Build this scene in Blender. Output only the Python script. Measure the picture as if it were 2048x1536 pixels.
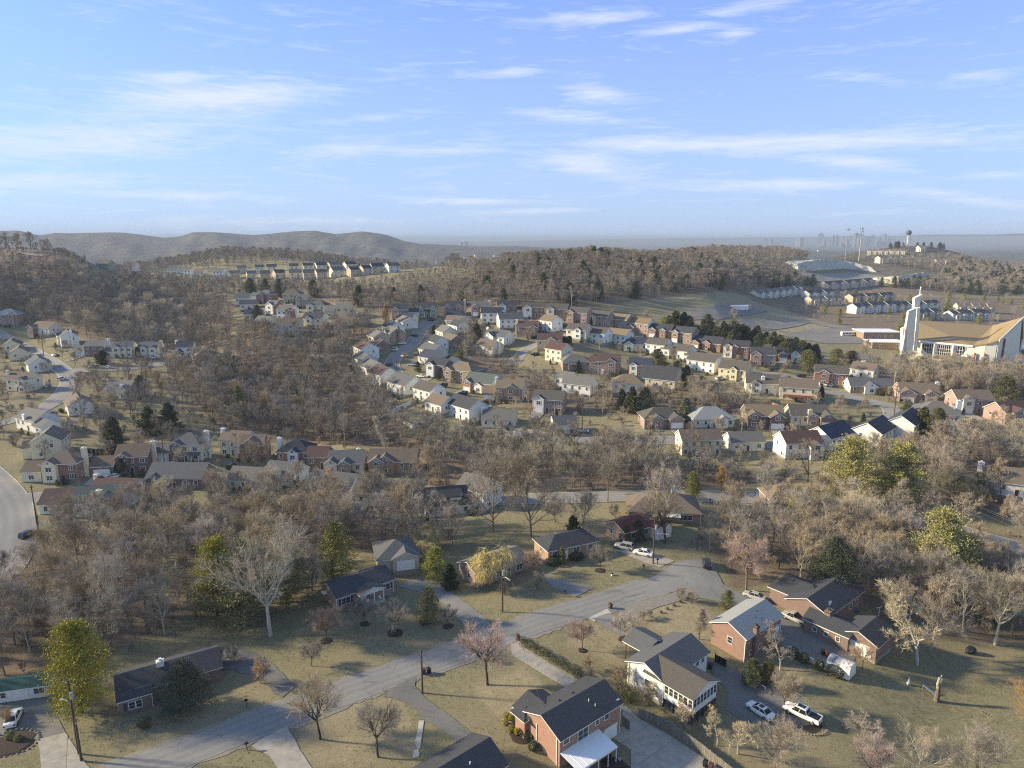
import bpy,bmesh,math,random
import numpy as np
from bisect import bisect_right
from mathutils import Vector,Matrix

# ------------------------------------------------------------------ camera, light, exposure
S=bpy.context.scene
for o in list(bpy.data.objects):
 bpy.data.objects.remove(o)
COL=S.collection
CAM_H=74.0
PITCH=math.radians(12.0)
FPX=1365.3                      # focal length in pixels of the 2048 wide photograph
CP,SP=math.cos(PITCH),math.sin(PITCH)
cam_d=bpy.data.cameras.new('camera')
cam=bpy.data.objects.new('camera',cam_d)
COL.objects.link(cam)
cam.location=(0,0,CAM_H)
cam.rotation_euler=(math.radians(90)-PITCH,0,0)
cam_d.sensor_width=36
cam_d.lens=24
cam_d.clip_start=1
cam_d.clip_end=60000
S.camera=cam

SUN_EL=math.radians(22.0)
SUN_AZ=math.radians(172.0)      # direction to the sun in the ground plane, measured from +X
sun_dir=Vector((math.cos(SUN_AZ)*math.cos(SUN_EL),math.sin(SUN_AZ)*math.cos(SUN_EL),math.sin(SUN_EL)))
sun_l=bpy.data.lights.new('sun','SUN')
sun_l.energy=2.4
sun_l.angle=math.radians(3.5)
sun_l.color=(1.0,0.85,0.66)
sun=bpy.data.objects.new('sun',sun_l)
COL.objects.link(sun)
sun.rotation_euler=sun_dir.to_track_quat('Z','Y').to_euler()

world=bpy.data.worlds.new('World')
S.world=world
world.use_nodes=True

def build_world():
 nt=world.node_tree
 nt.nodes.clear()
 N,L=nt.nodes,nt.links
 out=N.new('ShaderNodeOutputWorld')
 bg=N.new('ShaderNodeBackground')
 bg.inputs['Strength'].default_value=0.125
 sky=N.new('ShaderNodeTexSky')
 sky.sky_type='NISHITA'
 sky.sun_disc=False
 sky.sun_elevation=SUN_EL
 sky.sun_rotation=math.radians(90)-SUN_AZ
 sky.altitude=200
 sky.air_density=1.0
 sky.dust_density=0.6
 sky.ozone_density=2.2
 tc=N.new('ShaderNodeTexCoord')
 sep=N.new('ShaderNodeSeparateXYZ')
 L.new(tc.outputs['Generated'],sep.inputs[0])

 def math_(op,a,b=None,c=None):
  n=N.new('ShaderNodeMath')
  n.operation=op
  for i,x in enumerate((a,b,c)):
   if x is None:
    continue
   if isinstance(x,(int,float)):
    n.inputs[i].default_value=x
   else:
    L.new(x,n.inputs[i])
  return n.outputs[0]
 az=math_('ARCTAN2',sep.outputs['X'],sep.outputs['Y'])
 el=math_('ARCSINE',sep.outputs['Z'])
 # wispy cirrus streaks: noise stretched along the horizon and bent by a slower noise
 comb=N.new('ShaderNodeCombineXYZ')
 L.new(az,comb.inputs[0]); L.new(el,comb.inputs[1])

 def noise(vec,sx,sy,rot,scale,detail,rough,dist,off=0.0):
  mp=N.new('ShaderNodeMapping')
  mp.inputs['Scale'].default_value=(sx,sy,1)
  mp.inputs['Rotation'].default_value=(0,0,rot)
  mp.inputs['Location'].default_value=(off,off*0.7,0)
  L.new(vec,mp.inputs[0])
  n=N.new('ShaderNodeTexNoise')
  n.inputs['Scale'].default_value=scale
  n.inputs['Detail'].default_value=detail
  n.inputs['Roughness'].default_value=rough
  n.inputs['Distortion'].default_value=dist
  L.new(mp.outputs[0],n.inputs['Vector'])
  return n.outputs[0]
 n1=noise(comb.outputs[0],2.2,17,0.05,2.6,12,0.66,1.2)
 n2=noise(comb.outputs[0],0.8,4,-0.1,2.0,3,0.5,0.3,3.1)
 n3=noise(comb.outputs[0],6,44,0.16,2.0,8,0.66,1.4,7.7)
 # broad banks of cloud where the photograph has them (azimuth, elevation, widths in radians, strength)
 px_banks=[(430,195,170,26,1.15,-.12),(350,158,70,12,1,-.1),(150,280,230,30,.8,-.1),(60,362,170,14,.85,-.05),(330,390,170,8,.75,0),(690,300,90,14,.85,-.05),(830,300,170,9,.6,0),
    (750,235,110,9,.6,-.1),(1190,185,60,18,.9,.15),(1030,142,60,10,.85,-.1),(1190,35,90,10,.9,0),(1350,60,60,8,.7,-.1),(1490,16,100,10,.75,-.05),(1475,66,30,8,.65,0),
    (1130,232,120,11,.7,.1),(1500,287,420,15,1.05,.02),(1180,330,130,28,.8,.2),(1720,325,85,12,1,.12),(1620,365,170,12,.75,0),(930,402,120,7,.85,0),(1070,422,120,6,.8,-.03),
    (1760,160,90,9,.55,.15),(1950,150,60,9,.55,.1),(2000,350,60,8,.6,.05),(1950,400,130,9,.5,.2),(560,440,220,7,.5,0),(1900,282,60,8,.7,.1)]
 banks=[]
 for (u,v,wu,wv,st_,tl) in px_banks:
  x_,y_=(u-1024)/FPX,(v-768)/FPX
  d_=Vector((x_,CP-y_*SP,-SP-y_*CP)).normalized()
  banks.append((math.atan2(d_.x,d_.y),math.asin(d_.z),wu/FPX,wv/FPX,st_,tl))
 tot=None
 for (a0,e0,wa,we,st,tilt) in banks:
  da=math_('SUBTRACT',az,a0)
  de=math_('SUBTRACT',el,e0)
  de=math_('SUBTRACT',de,math_('MULTIPLY',da,-tilt))
  q=math_('ADD',math_('POWER',math_('DIVIDE',da,wa),2.0),math_('POWER',math_('DIVIDE',de,we),2.0))
  g=math_('MULTIPLY',math_('EXPONENT',math_('MULTIPLY',q,-1.0)),st)
  tot=g if tot is None else math_('MAXIMUM',tot,g)
 streak=math_('ADD',math_('MULTIPLY',n1,0.72),math_('MULTIPLY',n3,0.42))
 dens=math_('ADD',streak,math_('MULTIPLY',tot,0.36))
 dens=math_('ADD',dens,math_('MULTIPLY',math_('SUBTRACT',n2,0.5),0.12))
 rmp=N.new('ShaderNodeMapRange')
 rmp.inputs['From Min'].default_value=0.60
 rmp.inputs['From Max'].default_value=0.98
 rmp.inputs['To Min'].default_value=0.0
 rmp.inputs['To Max'].default_value=0.72
 rmp.clamp=True
 L.new(dens,rmp.inputs['Value'])
 hue=N.new('ShaderNodeMix')
 hue.data_type='RGBA'
 hue.blend_type='MULTIPLY'
 hue.inputs['Factor'].default_value=1.0
 L.new(sky.outputs[0],hue.inputs['A'])
 hue.inputs['B'].default_value=SKY_TINT+(1,)
 # whitening towards the horizon, as thin high haze
 hz=N.new('ShaderNodeMapRange')
 hz.inputs['From Min'].default_value=0.0
 hz.inputs['From Max'].default_value=0.36
 hz.inputs['To Min'].default_value=HZ_MAX
 hz.inputs['To Max'].default_value=0.30
 hz.clamp=True
 L.new(el,hz.inputs['Value'])
 m0=N.new('ShaderNodeMix')
 m0.data_type='RGBA'
 L.new(hz.outputs[0],m0.inputs['Factor'])
 L.new(hue.outputs['Result'],m0.inputs['A'])
 m0.inputs['B'].default_value=HZ_COL+(1,)
 m1=N.new('ShaderNodeMix')
 m1.data_type='RGBA'
 L.new(rmp.outputs[0],m1.inputs['Factor'])
 L.new(m0.outputs['Result'],m1.inputs['A'])
 m1.inputs['B'].default_value=CLOUD_COL+(1,)
 L.new(m1.outputs['Result'],bg.inputs['Color'])
 L.new(bg.outputs[0],out.inputs['Surface'])

SKY_TINT=(0.21,0.345,0.64)
HZ_COL=(1.33,1.62,2.22)
HZ_MAX=0.8
CLOUD_COL=(2.1,2.2,2.45)
build_world()
S.view_settings.view_transform='Standard'
S.view_settings.look='None'
S.view_settings.gamma=1
S.view_settings.exposure=1.78
S.view_settings.use_curve_mapping=False
S.render.engine='CYCLES'
S.cycles.max_bounces=5
S.cycles.diffuse_bounces=2
S.cycles.glossy_bounces=2
S.cycles.transparent_max_bounces=6
S.cycles.volume_bounces=0
S.cycles.use_denoising=False
S.cycles.filter_width=1.15

# ------------------------------------------------------------------ terrain height
def tan_down(v):
 return math.tan(math.atan((v-768)/FPX)+PITCH)

def ray(u,v):
 x=(u-1024)/FPX; y=(v-768)/FPX
 return x,CP-y*SP,-SP-y*CP

def pxy(u,v,z):
 x,y,w=ray(u,v)
 t=(z-CAM_H)/w
 return x*t,y*t

# ground seen at pixel (u, v) has height z
VIS=[(0,1536,0),(1024,1536,0),(2048,1536,-3),(1300,1460,-1.6),(1650,1430,-1.8),(1900,1450,-4),(700,1400,0),(300,1500,0),(-250,1536,0),
 (500,1300,-.4),(200,1300,-1),(700,1180,0),(1100,1180,0),(1400,1130,0),(1700,1260,-1.5),(2000,1250,-5),(1190,1430,-1.0),(1100,1350,0),
 (1250,1000,0),(1700,1020,-1),(2040,1080,-3),(100,1080,-4),(40,1000,-2),(300,1010,-4),(500,1050,-5),(850,1030,-3),(1000,1060,-1),
 (200,950,-1),(400,960,0),(640,935,-2),(800,940,-3),(60,900,1),(250,850,2),(450,870,0),(650,850,-2),(850,880,0),(1000,900,-2),(1250,930,-2),
 (1500,950,-2),(1800,900,2),(2000,950,2),(60,800,5),(200,770,6),(120,720,9),(300,735,7),(100,690,11),(400,700,9),(560,760,4),(650,800,1),
 (770,770,6),(860,790,6),(900,760,8),(850,700,15),(830,645,25),(1000,700,14),(1050,830,3),(1100,780,5),(1217,748,9),(1300,830,4),(1270,700,14),
 (1300,655,22),(1150,645,26),(1000,640,26),(560,680,19),(620,640,25),(700,645,25),(520,612,28),(1400,860,2),(1600,860,3),(1700,840,4),(1800,830,5),
 (1950,820,6),(1400,760,8),(1550,725,11),(1500,655,16),(1480,620,20),(1350,600,30),(1420,590,32),(1850,745,5),(1700,690,9),(2060,745,4),(1750,625,12),
 (1900,640,9),(2000,600,8),(1680,566,20),(1820,576,16),(1550,600,18),(1650,528,36),(1550,507,50),(1420,507,54),(640,562,38),(430,562,40),(750,545,44),
 (900,530,49),(230,548,42),(60,498,65),(150,516,59),(0,560,45),(200,620,26),(380,640,18),(30,650,18),(900,590,34),(1180,600,33),(1800,517,38),(2030,530,20),
 (-200,500,64),(-200,700,14),(2300,700,4),(2300,1000,0),(-200,1000,0),(2300,1400,-5),(-250,1300,-1)]
# ground points hidden in the photograph: pixel column, distance, height
HID=[(1180,650,56),(1020,645,50),(1380,700,49),(-200,800,40),(100,800,44),(300,760,32),(300,1150,0),(-200,1150,0),(480,880,55),(600,890,50),(340,900,38),(720,900,36),
 (850,920,18),(480,700,30),(600,1300,-20),(900,1200,-15),(1200,950,20),(1200,1400,-15),(1815,1500,61),(1700,1450,46),(1930,1450,32),(2050,1500,20),(1550,1500,10),
 (2300,1200,10),(1500,1300,20),(-400,600,50),(2500,600,5),(1024,60,0),(0,60,0),(2048,60,-3)]
_pts,_z=[],[]
for u,v,z in VIS:
 x,y=pxy(u,v,z)
 _pts.append((x,y)); _z.append(z)
for u,Y,z in HID:
 _pts.append(((u-1024)/FPX*Y/CP,Y)); _z.append(z)

def warp(x,y):
 r=np.hypot(x,y)
 a=np.arctan2(x,y)
 a=np.clip(a,-0.82,0.82)
 r=np.clip(r,70,1760)
 return np.stack([a*3.0,np.log(r)],-1)

_P=warp(np.array([p[0] for p in _pts],float),np.array([p[1] for p in _pts],float))

def _phi(d2):
 return np.sqrt(d2+0.01)

_n=len(_z)
_d2=((_P[:,None]-_P[None])**2).sum(-1)
_A=np.zeros((_n+1,_n+1))
_A[:_n,:_n]=_phi(_d2)-np.eye(_n)*0.012
_A[:_n,_n]=1; _A[_n,:_n]=1
_w=np.linalg.solve(_A,np.array(_z+[0.0]))

def ridge_height(a,r):
 """far ridges: a line of wooded hills at about 4 km and a low one at 15 km"""
 u=1024+FPX*np.tan(a)*1.0
 us=[-2500,-400,0,60,100,130,200,260,310,345,375,400,450,520,560,600,640,680,700,730,750,780,810,840,880,950,1050,1300,2048,4500]
 vs=[468,462,460,460,470,464,463,464,469,473,470,463,464,467,465,462,459,465,464,462,464,468,478,485,489,490,492,500,505,505]
 v=np.interp(u,us,vs)
 top=CAM_H-4000*np.tan(np.arctan((v-768)/FPX)+PITCH)
 top=top-2
 Yf=r*np.cos(a)
 top=top-6*np.sin(a*31)**2
 f=np.exp(-((Yf-4000)/900.0)**2)*(Yf<4000)+np.exp(-((Yf-4000)/1500.0)**2)*(Yf >=4000)
 fold=1+0.22*np.sin(a*95+Yf*0.004)*(1-f)+0.1*np.sin(a*210-Yf*.006)*(1-f)
 h1=(top+25)*f*fold
 # second, lower hills at 2.4 km (the photo's dark line under the ridge)
 f3=np.exp(-((Yf-2500)/350.0)**2)
 h3=f3*(18+14*np.sin(a*17+1)+8*np.sin(a*41))
 vs2=np.interp(u,[-3000,700,900,1000,1300,1500,2048,4500],[478,482,483,482,477,475,467,462])
 top2=CAM_H-15000*np.tan(np.arctan((vs2-768)/FPX)+PITCH)
 f2=np.exp(-((Yf-15000)/2500.0)**2)
 h2=(top2+25+5*np.sin(a*60)+3*np.sin(a*143))*f2
 return np.where(Yf>0,h1+h2+h3,0)

def height_np(x,y):
 shp=x.shape
 q=warp(x.ravel(),y.ravel())
 out=np.zeros(len(q))
 for i in range(0,len(q),20000):
  d2=((q[i:i+20000,None]-_P[None])**2).sum(-1)
  out[i:i+20000]=_phi(d2) @ _w[:_n]+_w[_n]
 r=np.hypot(x,y).ravel(); a=np.arctan2(x,y).ravel()
 t=np.clip((r-1750)/600,0,1); t=t*t*(3-2*t)
 out=out*(1-t)+(-25)*t
 far=np.clip((r-1300)/800,0,1)
 out=out+ridge_height(a,r)*far
 ta=np.clip((np.abs(a)-0.9)/0.5,0,1)
 out=out*(1-ta)+np.where(r>1500,-10,5)*ta
 return out.reshape(shp)

A_IN=math.radians(46)
_ang=np.concatenate([np.linspace(-math.pi,-A_IN,46)[:-1],np.linspace(-A_IN,A_IN,400),np.linspace(A_IN,math.pi,46)[1:]])
_rad=[8.0]
while _rad[-1]<30000:
 r_=_rad[-1]
 _rad.append(r_*(1.12 if r_<55 else 1.0105 if r_<720 else 1.02 if r_<2000 else 1.035 if r_<6000 else 1.06))
_rad=np.array(_rad)
_AA,_RR=np.meshgrid(_ang,_rad,indexing='ij')
_HX,_HY=_RR*np.sin(_AA),_RR*np.cos(_AA)
HGT=height_np(_HX,_HY)
_angl,_radl=list(_ang),list(_rad)
_HL=HGT.tolist()

def ground(x,y):
 r=math.hypot(x,y); a=math.atan2(x,y)
 i=min(max(bisect_right(_angl,a)-1,0),len(_angl)-2)
 j=min(max(bisect_right(_radl,r)-1,0),len(_radl)-2)
 s=(a-_angl[i])/(_angl[i+1]-_angl[i])
 t=(r-_radl[j])/(_radl[j+1]-_radl[j])
 t=min(max(t,0),1)
 return (_HL[i][j]*(1-s)+_HL[i+1][j]*s)*(1-t)+(_HL[i][j+1]*(1-s)+_HL[i+1][j+1]*s)*t

def at(u,v,lo=60.0):
 """ground point that the photograph shows at pixel (u, v)"""
 x,y,w=ray(u,v)
 t=lo/y; p=t
 while t<30000:
  if CAM_H+w*t<ground(x*t,y*t):
   break
  p=t
  t *= 1.006
 for _ in range(24):
  m=(p+t)/2
  if CAM_H+w*m<ground(x*m,y*m):
   t=m
  else:
   p=m
 X,Y=x*t,y*t
 return X,Y,ground(X,Y)

def proj(X,Y,z):
 dz=z-CAM_H
 d=Y*CP-dz*SP
 up=Y*SP+dz*CP
 return 1024+FPX*X/d,768-FPX*up/d

# ------------------------------------------------------------------ materials
MATS={}

def _rgb(c):
 return (min(c[0]*1.17,.86),min(c[1]*1.15,.85),min(c[2]*.93,.8),1)

def material(name,c1,c2=None,scale=2.0,rough=0.9,detail=4,bump=0.0,spec=0.3,kind='noise',metal=0.0,vary=0.0):
 if name in MATS:
  return MATS[name]
 m=bpy.data.materials.new(name)
 m.use_nodes=True
 nt=m.node_tree
 N,L=nt.nodes,nt.links
 b=N['Principled BSDF']
 b.inputs['Roughness'].default_value=rough
 b.inputs['Specular IOR Level'].default_value=spec
 b.inputs['Metallic'].default_value=metal
 c2=c2 or tuple(x*0.75 for x in c1)
 tc=N.new('ShaderNodeTexCoord')
 nz=N.new('ShaderNodeTexNoise')
 nz.inputs['Scale'].default_value=scale
 nz.inputs['Detail'].default_value=detail
 nz.inputs['Roughness'].default_value=0.6
 L.new(tc.outputs['Object'],nz.inputs['Vector'])
 rp=N.new('ShaderNodeMapRange')
 rp.inputs['From Min'].default_value=0.33
 rp.inputs['From Max'].default_value=0.67
 L.new(nz.outputs[0],rp.inputs['Value'])
 mx=N.new('ShaderNodeMix')
 mx.data_type='RGBA'
 L.new(rp.outputs[0],mx.inputs['Factor'])
 mx.inputs['A'].default_value=_rgb(c1)
 mx.inputs['B'].default_value=_rgb(c2)
 col=mx.outputs['Result']
 hgt=nz.outputs[0]
 if kind in ('brick','siding','shingle'):
  sp=N.new('ShaderNodeSeparateXYZ')
  L.new(tc.outputs['Object'],sp.inputs[0])
  ad=N.new('ShaderNodeMath'); ad.operation='ADD'
  L.new(sp.outputs[0],ad.inputs[0]); L.new(sp.outputs[1],ad.inputs[1])
  cb=N.new('ShaderNodeCombineXYZ')
  L.new(ad.outputs[0],cb.inputs[0]); L.new(sp.outputs[2],cb.inputs[1])
 if kind=='brick':
  bt=N.new('ShaderNodeTexBrick')
  L.new(cb.outputs[0],bt.inputs['Vector'])
  bt.inputs['Scale'].default_value=1
  bt.inputs['Brick Width'].default_value=0.24
  bt.inputs['Row Height'].default_value=0.085
  bt.inputs['Mortar Size'].default_value=0.012
  bt.inputs['Bias'].default_value=-0.1
  bt.inputs['Color1'].default_value=_rgb(c1)
  bt.inputs['Color2'].default_value=_rgb(tuple(x*0.55 for x in c1))
  bt.inputs['Mortar'].default_value=(0.36,0.32,0.28,1)
  mm=N.new('ShaderNodeMix'); mm.data_type='RGBA'
  mm.inputs['Factor'].default_value=0.6
  L.new(col,mm.inputs['A']); L.new(bt.outputs[0],mm.inputs['B'])
  col=mm.outputs['Result']
 if kind in ('siding','shingle'):
  fr=N.new('ShaderNodeMath'); fr.operation='FRACT'
  ml=N.new('ShaderNodeMath'); ml.operation='MULTIPLY'
  ml.inputs[1].default_value=5.0 if kind=='siding' else 7.0
  L.new(sp.outputs[2],ml.inputs[0]); L.new(ml.outputs[0],fr.inputs[0])
  hgt=fr.outputs[0]
  cr=N.new('ShaderNodeMapRange')
  cr.inputs['From Min'].default_value=0.0; cr.inputs['From Max'].default_value=0.25
  cr.inputs['To Min'].default_value=0.80; cr.inputs['To Max'].default_value=1.0
  L.new(fr.outputs[0],cr.inputs['Value'])
  mm=N.new('ShaderNodeMix'); mm.data_type='RGBA'; mm.blend_type='MULTIPLY'
  mm.inputs['Factor'].default_value=1
  L.new(col,mm.inputs['A']); L.new(cr.outputs[0],mm.inputs['B'])
  col=mm.outputs['Result']
 if vary:
  oi=N.new('ShaderNodeObjectInfo')
  vr=N.new('ShaderNodeMapRange')
  vr.inputs['To Min'].default_value=1-vary; vr.inputs['To Max'].default_value=1+vary
  L.new(oi.outputs['Random'],vr.inputs['Value'])
  mm=N.new('ShaderNodeMix'); mm.data_type='RGBA'; mm.blend_type='MULTIPLY'
  mm.inputs['Factor'].default_value=1
  L.new(col,mm.inputs['A']); L.new(vr.outputs[0],mm.inputs['B'])
  col=mm.outputs['Result']
  hs=N.new('ShaderNodeHueSaturation')
  h2=N.new('ShaderNodeMath'); h2.operation='MULTIPLY'; h2.inputs[1].default_value=7.31
  h3=N.new('ShaderNodeMath'); h3.operation='FRACT'
  L.new(oi.outputs['Random'],h2.inputs[0]); L.new(h2.outputs[0],h3.inputs[0])
  sr=N.new('ShaderNodeMapRange'); sr.inputs['To Min'].default_value=1-vary*1.2; sr.inputs['To Max'].default_value=1+vary*1.2
  L.new(h3.outputs[0],sr.inputs['Value']); L.new(sr.outputs[0],hs.inputs['Saturation'])
  L.new(col,hs.inputs['Color'])
  col=hs.outputs[0]
 L.new(col,b.inputs['Base Color'])
 if bump:
  bp=N.new('ShaderNodeBump')
  bp.inputs['Strength'].default_value=bump
  bp.inputs['Distance'].default_value=0.03
  L.new(hgt,bp.inputs['Height'])
  L.new(bp.outputs[0],b.inputs['Normal'])
 MATS[name]=m
 return m

M=material
BRICK={k:M('brick_' +k,c,kind='brick',scale=1.1,rough=.9) for k,c in dict(
 chestnut=(.31,.17,.115),orange=(.40,.205,.125),red=(.29,.13,.095),brown=(.22,.135,.10),tan=(.33,.225,.15),dark=(.17,.105,.085),rose=(.40,.265,.22),buff=(.40,.26,.15)).items()}
SIDE={k:M('siding_' +k,c,tuple(x*.9 for x in c),kind='siding',scale=.7,rough=.6,bump=.25) for k,c in dict(
 white=(.78,.77,.74),cream=(.70,.64,.50),tan=(.46,.40,.31),grey=(.42,.43,.42),yellow=(.66,.56,.36),beige=(.52,.46,.38),pale=(.62,.62,.60),sage=(.30,.31,.25),green=(.10,.17,.14)).items()}
ROOF={k:M('shingle_' +k,c,tuple(x*.72 for x in c),kind='shingle',scale=3.2,rough=.93,bump=.4,detail=8,vary=.06) for k,c in dict(
 charcoal=(.062,.065,.073),slate=(.12,.122,.128),grey=(.165,.16,.15),brown=(.18,.14,.11),tan=(.215,.165,.11),red=(.135,.048,.038),
 maroon=(.115,.07,.062),blue=(.052,.062,.09),green=(.115,.14,.13),pale=(.27,.29,.30),black=(.04,.046,.06),warm=(.11,.10,.088),light=(.30,.31,.31)).items()}
WALLS={}
WALLS.update({'b_' +k:v for k,v in BRICK.items()})
WALLS.update({'s_' +k:v for k,v in SIDE.items()})
TRIM=M('white_trim',(.76,.75,.72),(.68,.67,.64),rough=.5)
TRIM_D=M('dark_trim',(.05,.04,.035),rough=.6)
GLASS=M('window_glass',(.03,.036,.048),(.05,.055,.065),scale=.6,rough=.12,spec=.6)
DOORM=M('door_paint',(.10,.035,.03),rough=.5)
WHITE=M('white_paint',(.80,.80,.79),(.74,.74,.72),rough=.45)
CONC=M('concrete',(.36,.33,.29),(.26,.24,.21),scale=.8,rough=.95,bump=.2,detail=8)
CONC_P=M('pale_concrete',(.46,.43,.38),(.38,.35,.31),scale=.8,rough=.95,detail=8)
FOUND=M('foundation_block',(.30,.28,.25),rough=.95)
METAL=M('galvanised_metal',(.36,.37,.38),(.28,.29,.30),rough=.45,metal=.3)
WOODP=M('weathered_pole_wood',(.105,.075,.055),(.07,.05,.038),scale=5,rough=.9)
FENCEM=M('weathered_fence_wood',(.24,.215,.185),(.14,.125,.105),scale=3,rough=.95,vary=.18)
FENCE_O=M('cedar_fence_wood',(.34,.22,.11),(.25,.16,.08),scale=3,rough=.95,vary=.12)
DECKM=M('red_deck_wood',(.30,.11,.07),rough=.8)
BLACK=M('black_plastic',(.018,.018,.02),rough=.5)
BROWNP=M('brown_plastic',(.085,.045,.035),rough=.6)
TYRE=M('tyre_rubber',(.014,.014,.014),rough=.85)
RIM=M('wheel_alloy',(.45,.45,.46),rough=.3,metal=.6)
MULCH=M('dark_mulch',(.035,.026,.02),(.06,.045,.035),scale=6,rough=1)
ROCK=M('pale_cut_rock',(.52,.50,.45),(.36,.345,.31),scale=.06,rough=1,detail=9,bump=.3)
STONE=M('garden_stone',(.25,.23,.2),(.16,.15,.13),scale=2,rough=1)

def asphalt(name,c1,c2,cracks=True):
 m=bpy.data.materials.new(name)
 m.use_nodes=True
 N,L=m.node_tree.nodes,m.node_tree.links
 b=N['Principled BSDF']
 b.inputs['Roughness'].default_value=.9
 b.inputs['Specular IOR Level'].default_value=.25
 tc=N.new('ShaderNodeTexCoord')
 n1=N.new('ShaderNodeTexNoise'); n1.inputs['Scale'].default_value=.09; n1.inputs['Detail'].default_value=6
 n2=N.new('ShaderNodeTexNoise'); n2.inputs['Scale'].default_value=2.5; n2.inputs['Detail'].default_value=8; n2.inputs['Roughness'].default_value=.75
 L.new(tc.outputs['Object'],n1.inputs['Vector']); L.new(tc.outputs['Object'],n2.inputs['Vector'])
 ad=N.new('ShaderNodeMath'); ad.operation='ADD'
 L.new(n1.outputs[0],ad.inputs[0]); L.new(n2.outputs[0],ad.inputs[1])
 rp=N.new('ShaderNodeMapRange'); rp.inputs['From Min'].default_value=.75; rp.inputs['From Max'].default_value=1.25
 L.new(ad.outputs[0],rp.inputs['Value'])
 mx=N.new('ShaderNodeMix'); mx.data_type='RGBA'
 mx.inputs['A'].default_value=_rgb(c1); mx.inputs['B'].default_value=_rgb(c2)
 L.new(rp.outputs[0],mx.inputs['Factor'])
 col=mx.outputs['Result']
 # wheel tracks along the road: UV x runs across
 uv=N.new('ShaderNodeUVMap'); uv.uv_map='across'
 sp=N.new('ShaderNodeSeparateXYZ'); L.new(uv.outputs[0],sp.inputs[0])
 cs=N.new('ShaderNodeMath'); cs.operation='MULTIPLY'; cs.inputs[1].default_value=25.13
 L.new(sp.outputs[0],cs.inputs[0])
 co=N.new('ShaderNodeMath'); co.operation='COSINE'; L.new(cs.outputs[0],co.inputs[0])
 cr=N.new('ShaderNodeMapRange'); cr.inputs['From Min'].default_value=-1; cr.inputs['From Max'].default_value=1
 cr.inputs['To Min'].default_value=.93; cr.inputs['To Max'].default_value=1.05
 L.new(co.outputs[0],cr.inputs['Value'])
 mm=N.new('ShaderNodeMix'); mm.data_type='RGBA'; mm.blend_type='MULTIPLY'; mm.inputs['Factor'].default_value=1
 L.new(col,mm.inputs['A']); L.new(cr.outputs[0],mm.inputs['B'])
 col=mm.outputs['Result']
 if cracks:
  vo=N.new('ShaderNodeTexVoronoi'); vo.feature='DISTANCE_TO_EDGE'; vo.inputs['Scale'].default_value=.16
  mp=N.new('ShaderNodeMapping'); mp.inputs['Scale'].default_value=(1,1,.1)
  dn=N.new('ShaderNodeMix'); dn.data_type='RGBA'; dn.inputs['Factor'].default_value=.93
  n3=N.new('ShaderNodeTexNoise'); n3.inputs['Scale'].default_value=.5; n3.inputs['Detail'].default_value=5
  L.new(tc.outputs['Object'],n3.inputs['Vector'])
  va=N.new('ShaderNodeVectorMath'); va.operation='MULTIPLY_ADD'
  L.new(n3.outputs[1],va.inputs[0]); va.inputs[1].default_value=(3,3,0)
  L.new(tc.outputs['Object'],va.inputs[2])
  L.new(va.outputs[0],mp.inputs[0]); L.new(mp.outputs[0],vo.inputs['Vector'])
  lt=N.new('ShaderNodeMapRange'); lt.inputs['From Min'].default_value=.002; lt.inputs['From Max'].default_value=.014
  lt.inputs['To Min'].default_value=.74; lt.inputs['To Max'].default_value=1
  L.new(vo.outputs['Distance'],lt.inputs['Value'])
  mm=N.new('ShaderNodeMix'); mm.data_type='RGBA'; mm.blend_type='MULTIPLY'; mm.inputs['Factor'].default_value=1
  L.new(col,mm.inputs['A']); L.new(lt.outputs[0],mm.inputs['B'])
  col=mm.outputs['Result']
 L.new(col,b.inputs['Base Color'])
 bp=N.new('ShaderNodeBump'); bp.inputs['Strength'].default_value=.25; bp.inputs['Distance'].default_value=.02
 L.new(n2.outputs[0],bp.inputs['Height']); L.new(bp.outputs[0],b.inputs['Normal'])
 MATS[name]=m
 return m

ROAD=asphalt('worn_asphalt',(.185,.182,.176),(.235,.23,.222))
ROAD_F=asphalt('road_asphalt',(.20,.193,.185),(.27,.26,.245),False)
DRIVE=asphalt('dark_drive_asphalt',(.115,.112,.108),(.20,.195,.185))
PARK=asphalt('parking_asphalt',(.155,.15,.14),(.23,.215,.19),False)
GRAVEL=M('roadside_gravel',(.26,.235,.20),(.17,.155,.135),scale=2.5,rough=1,detail=8)

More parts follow.
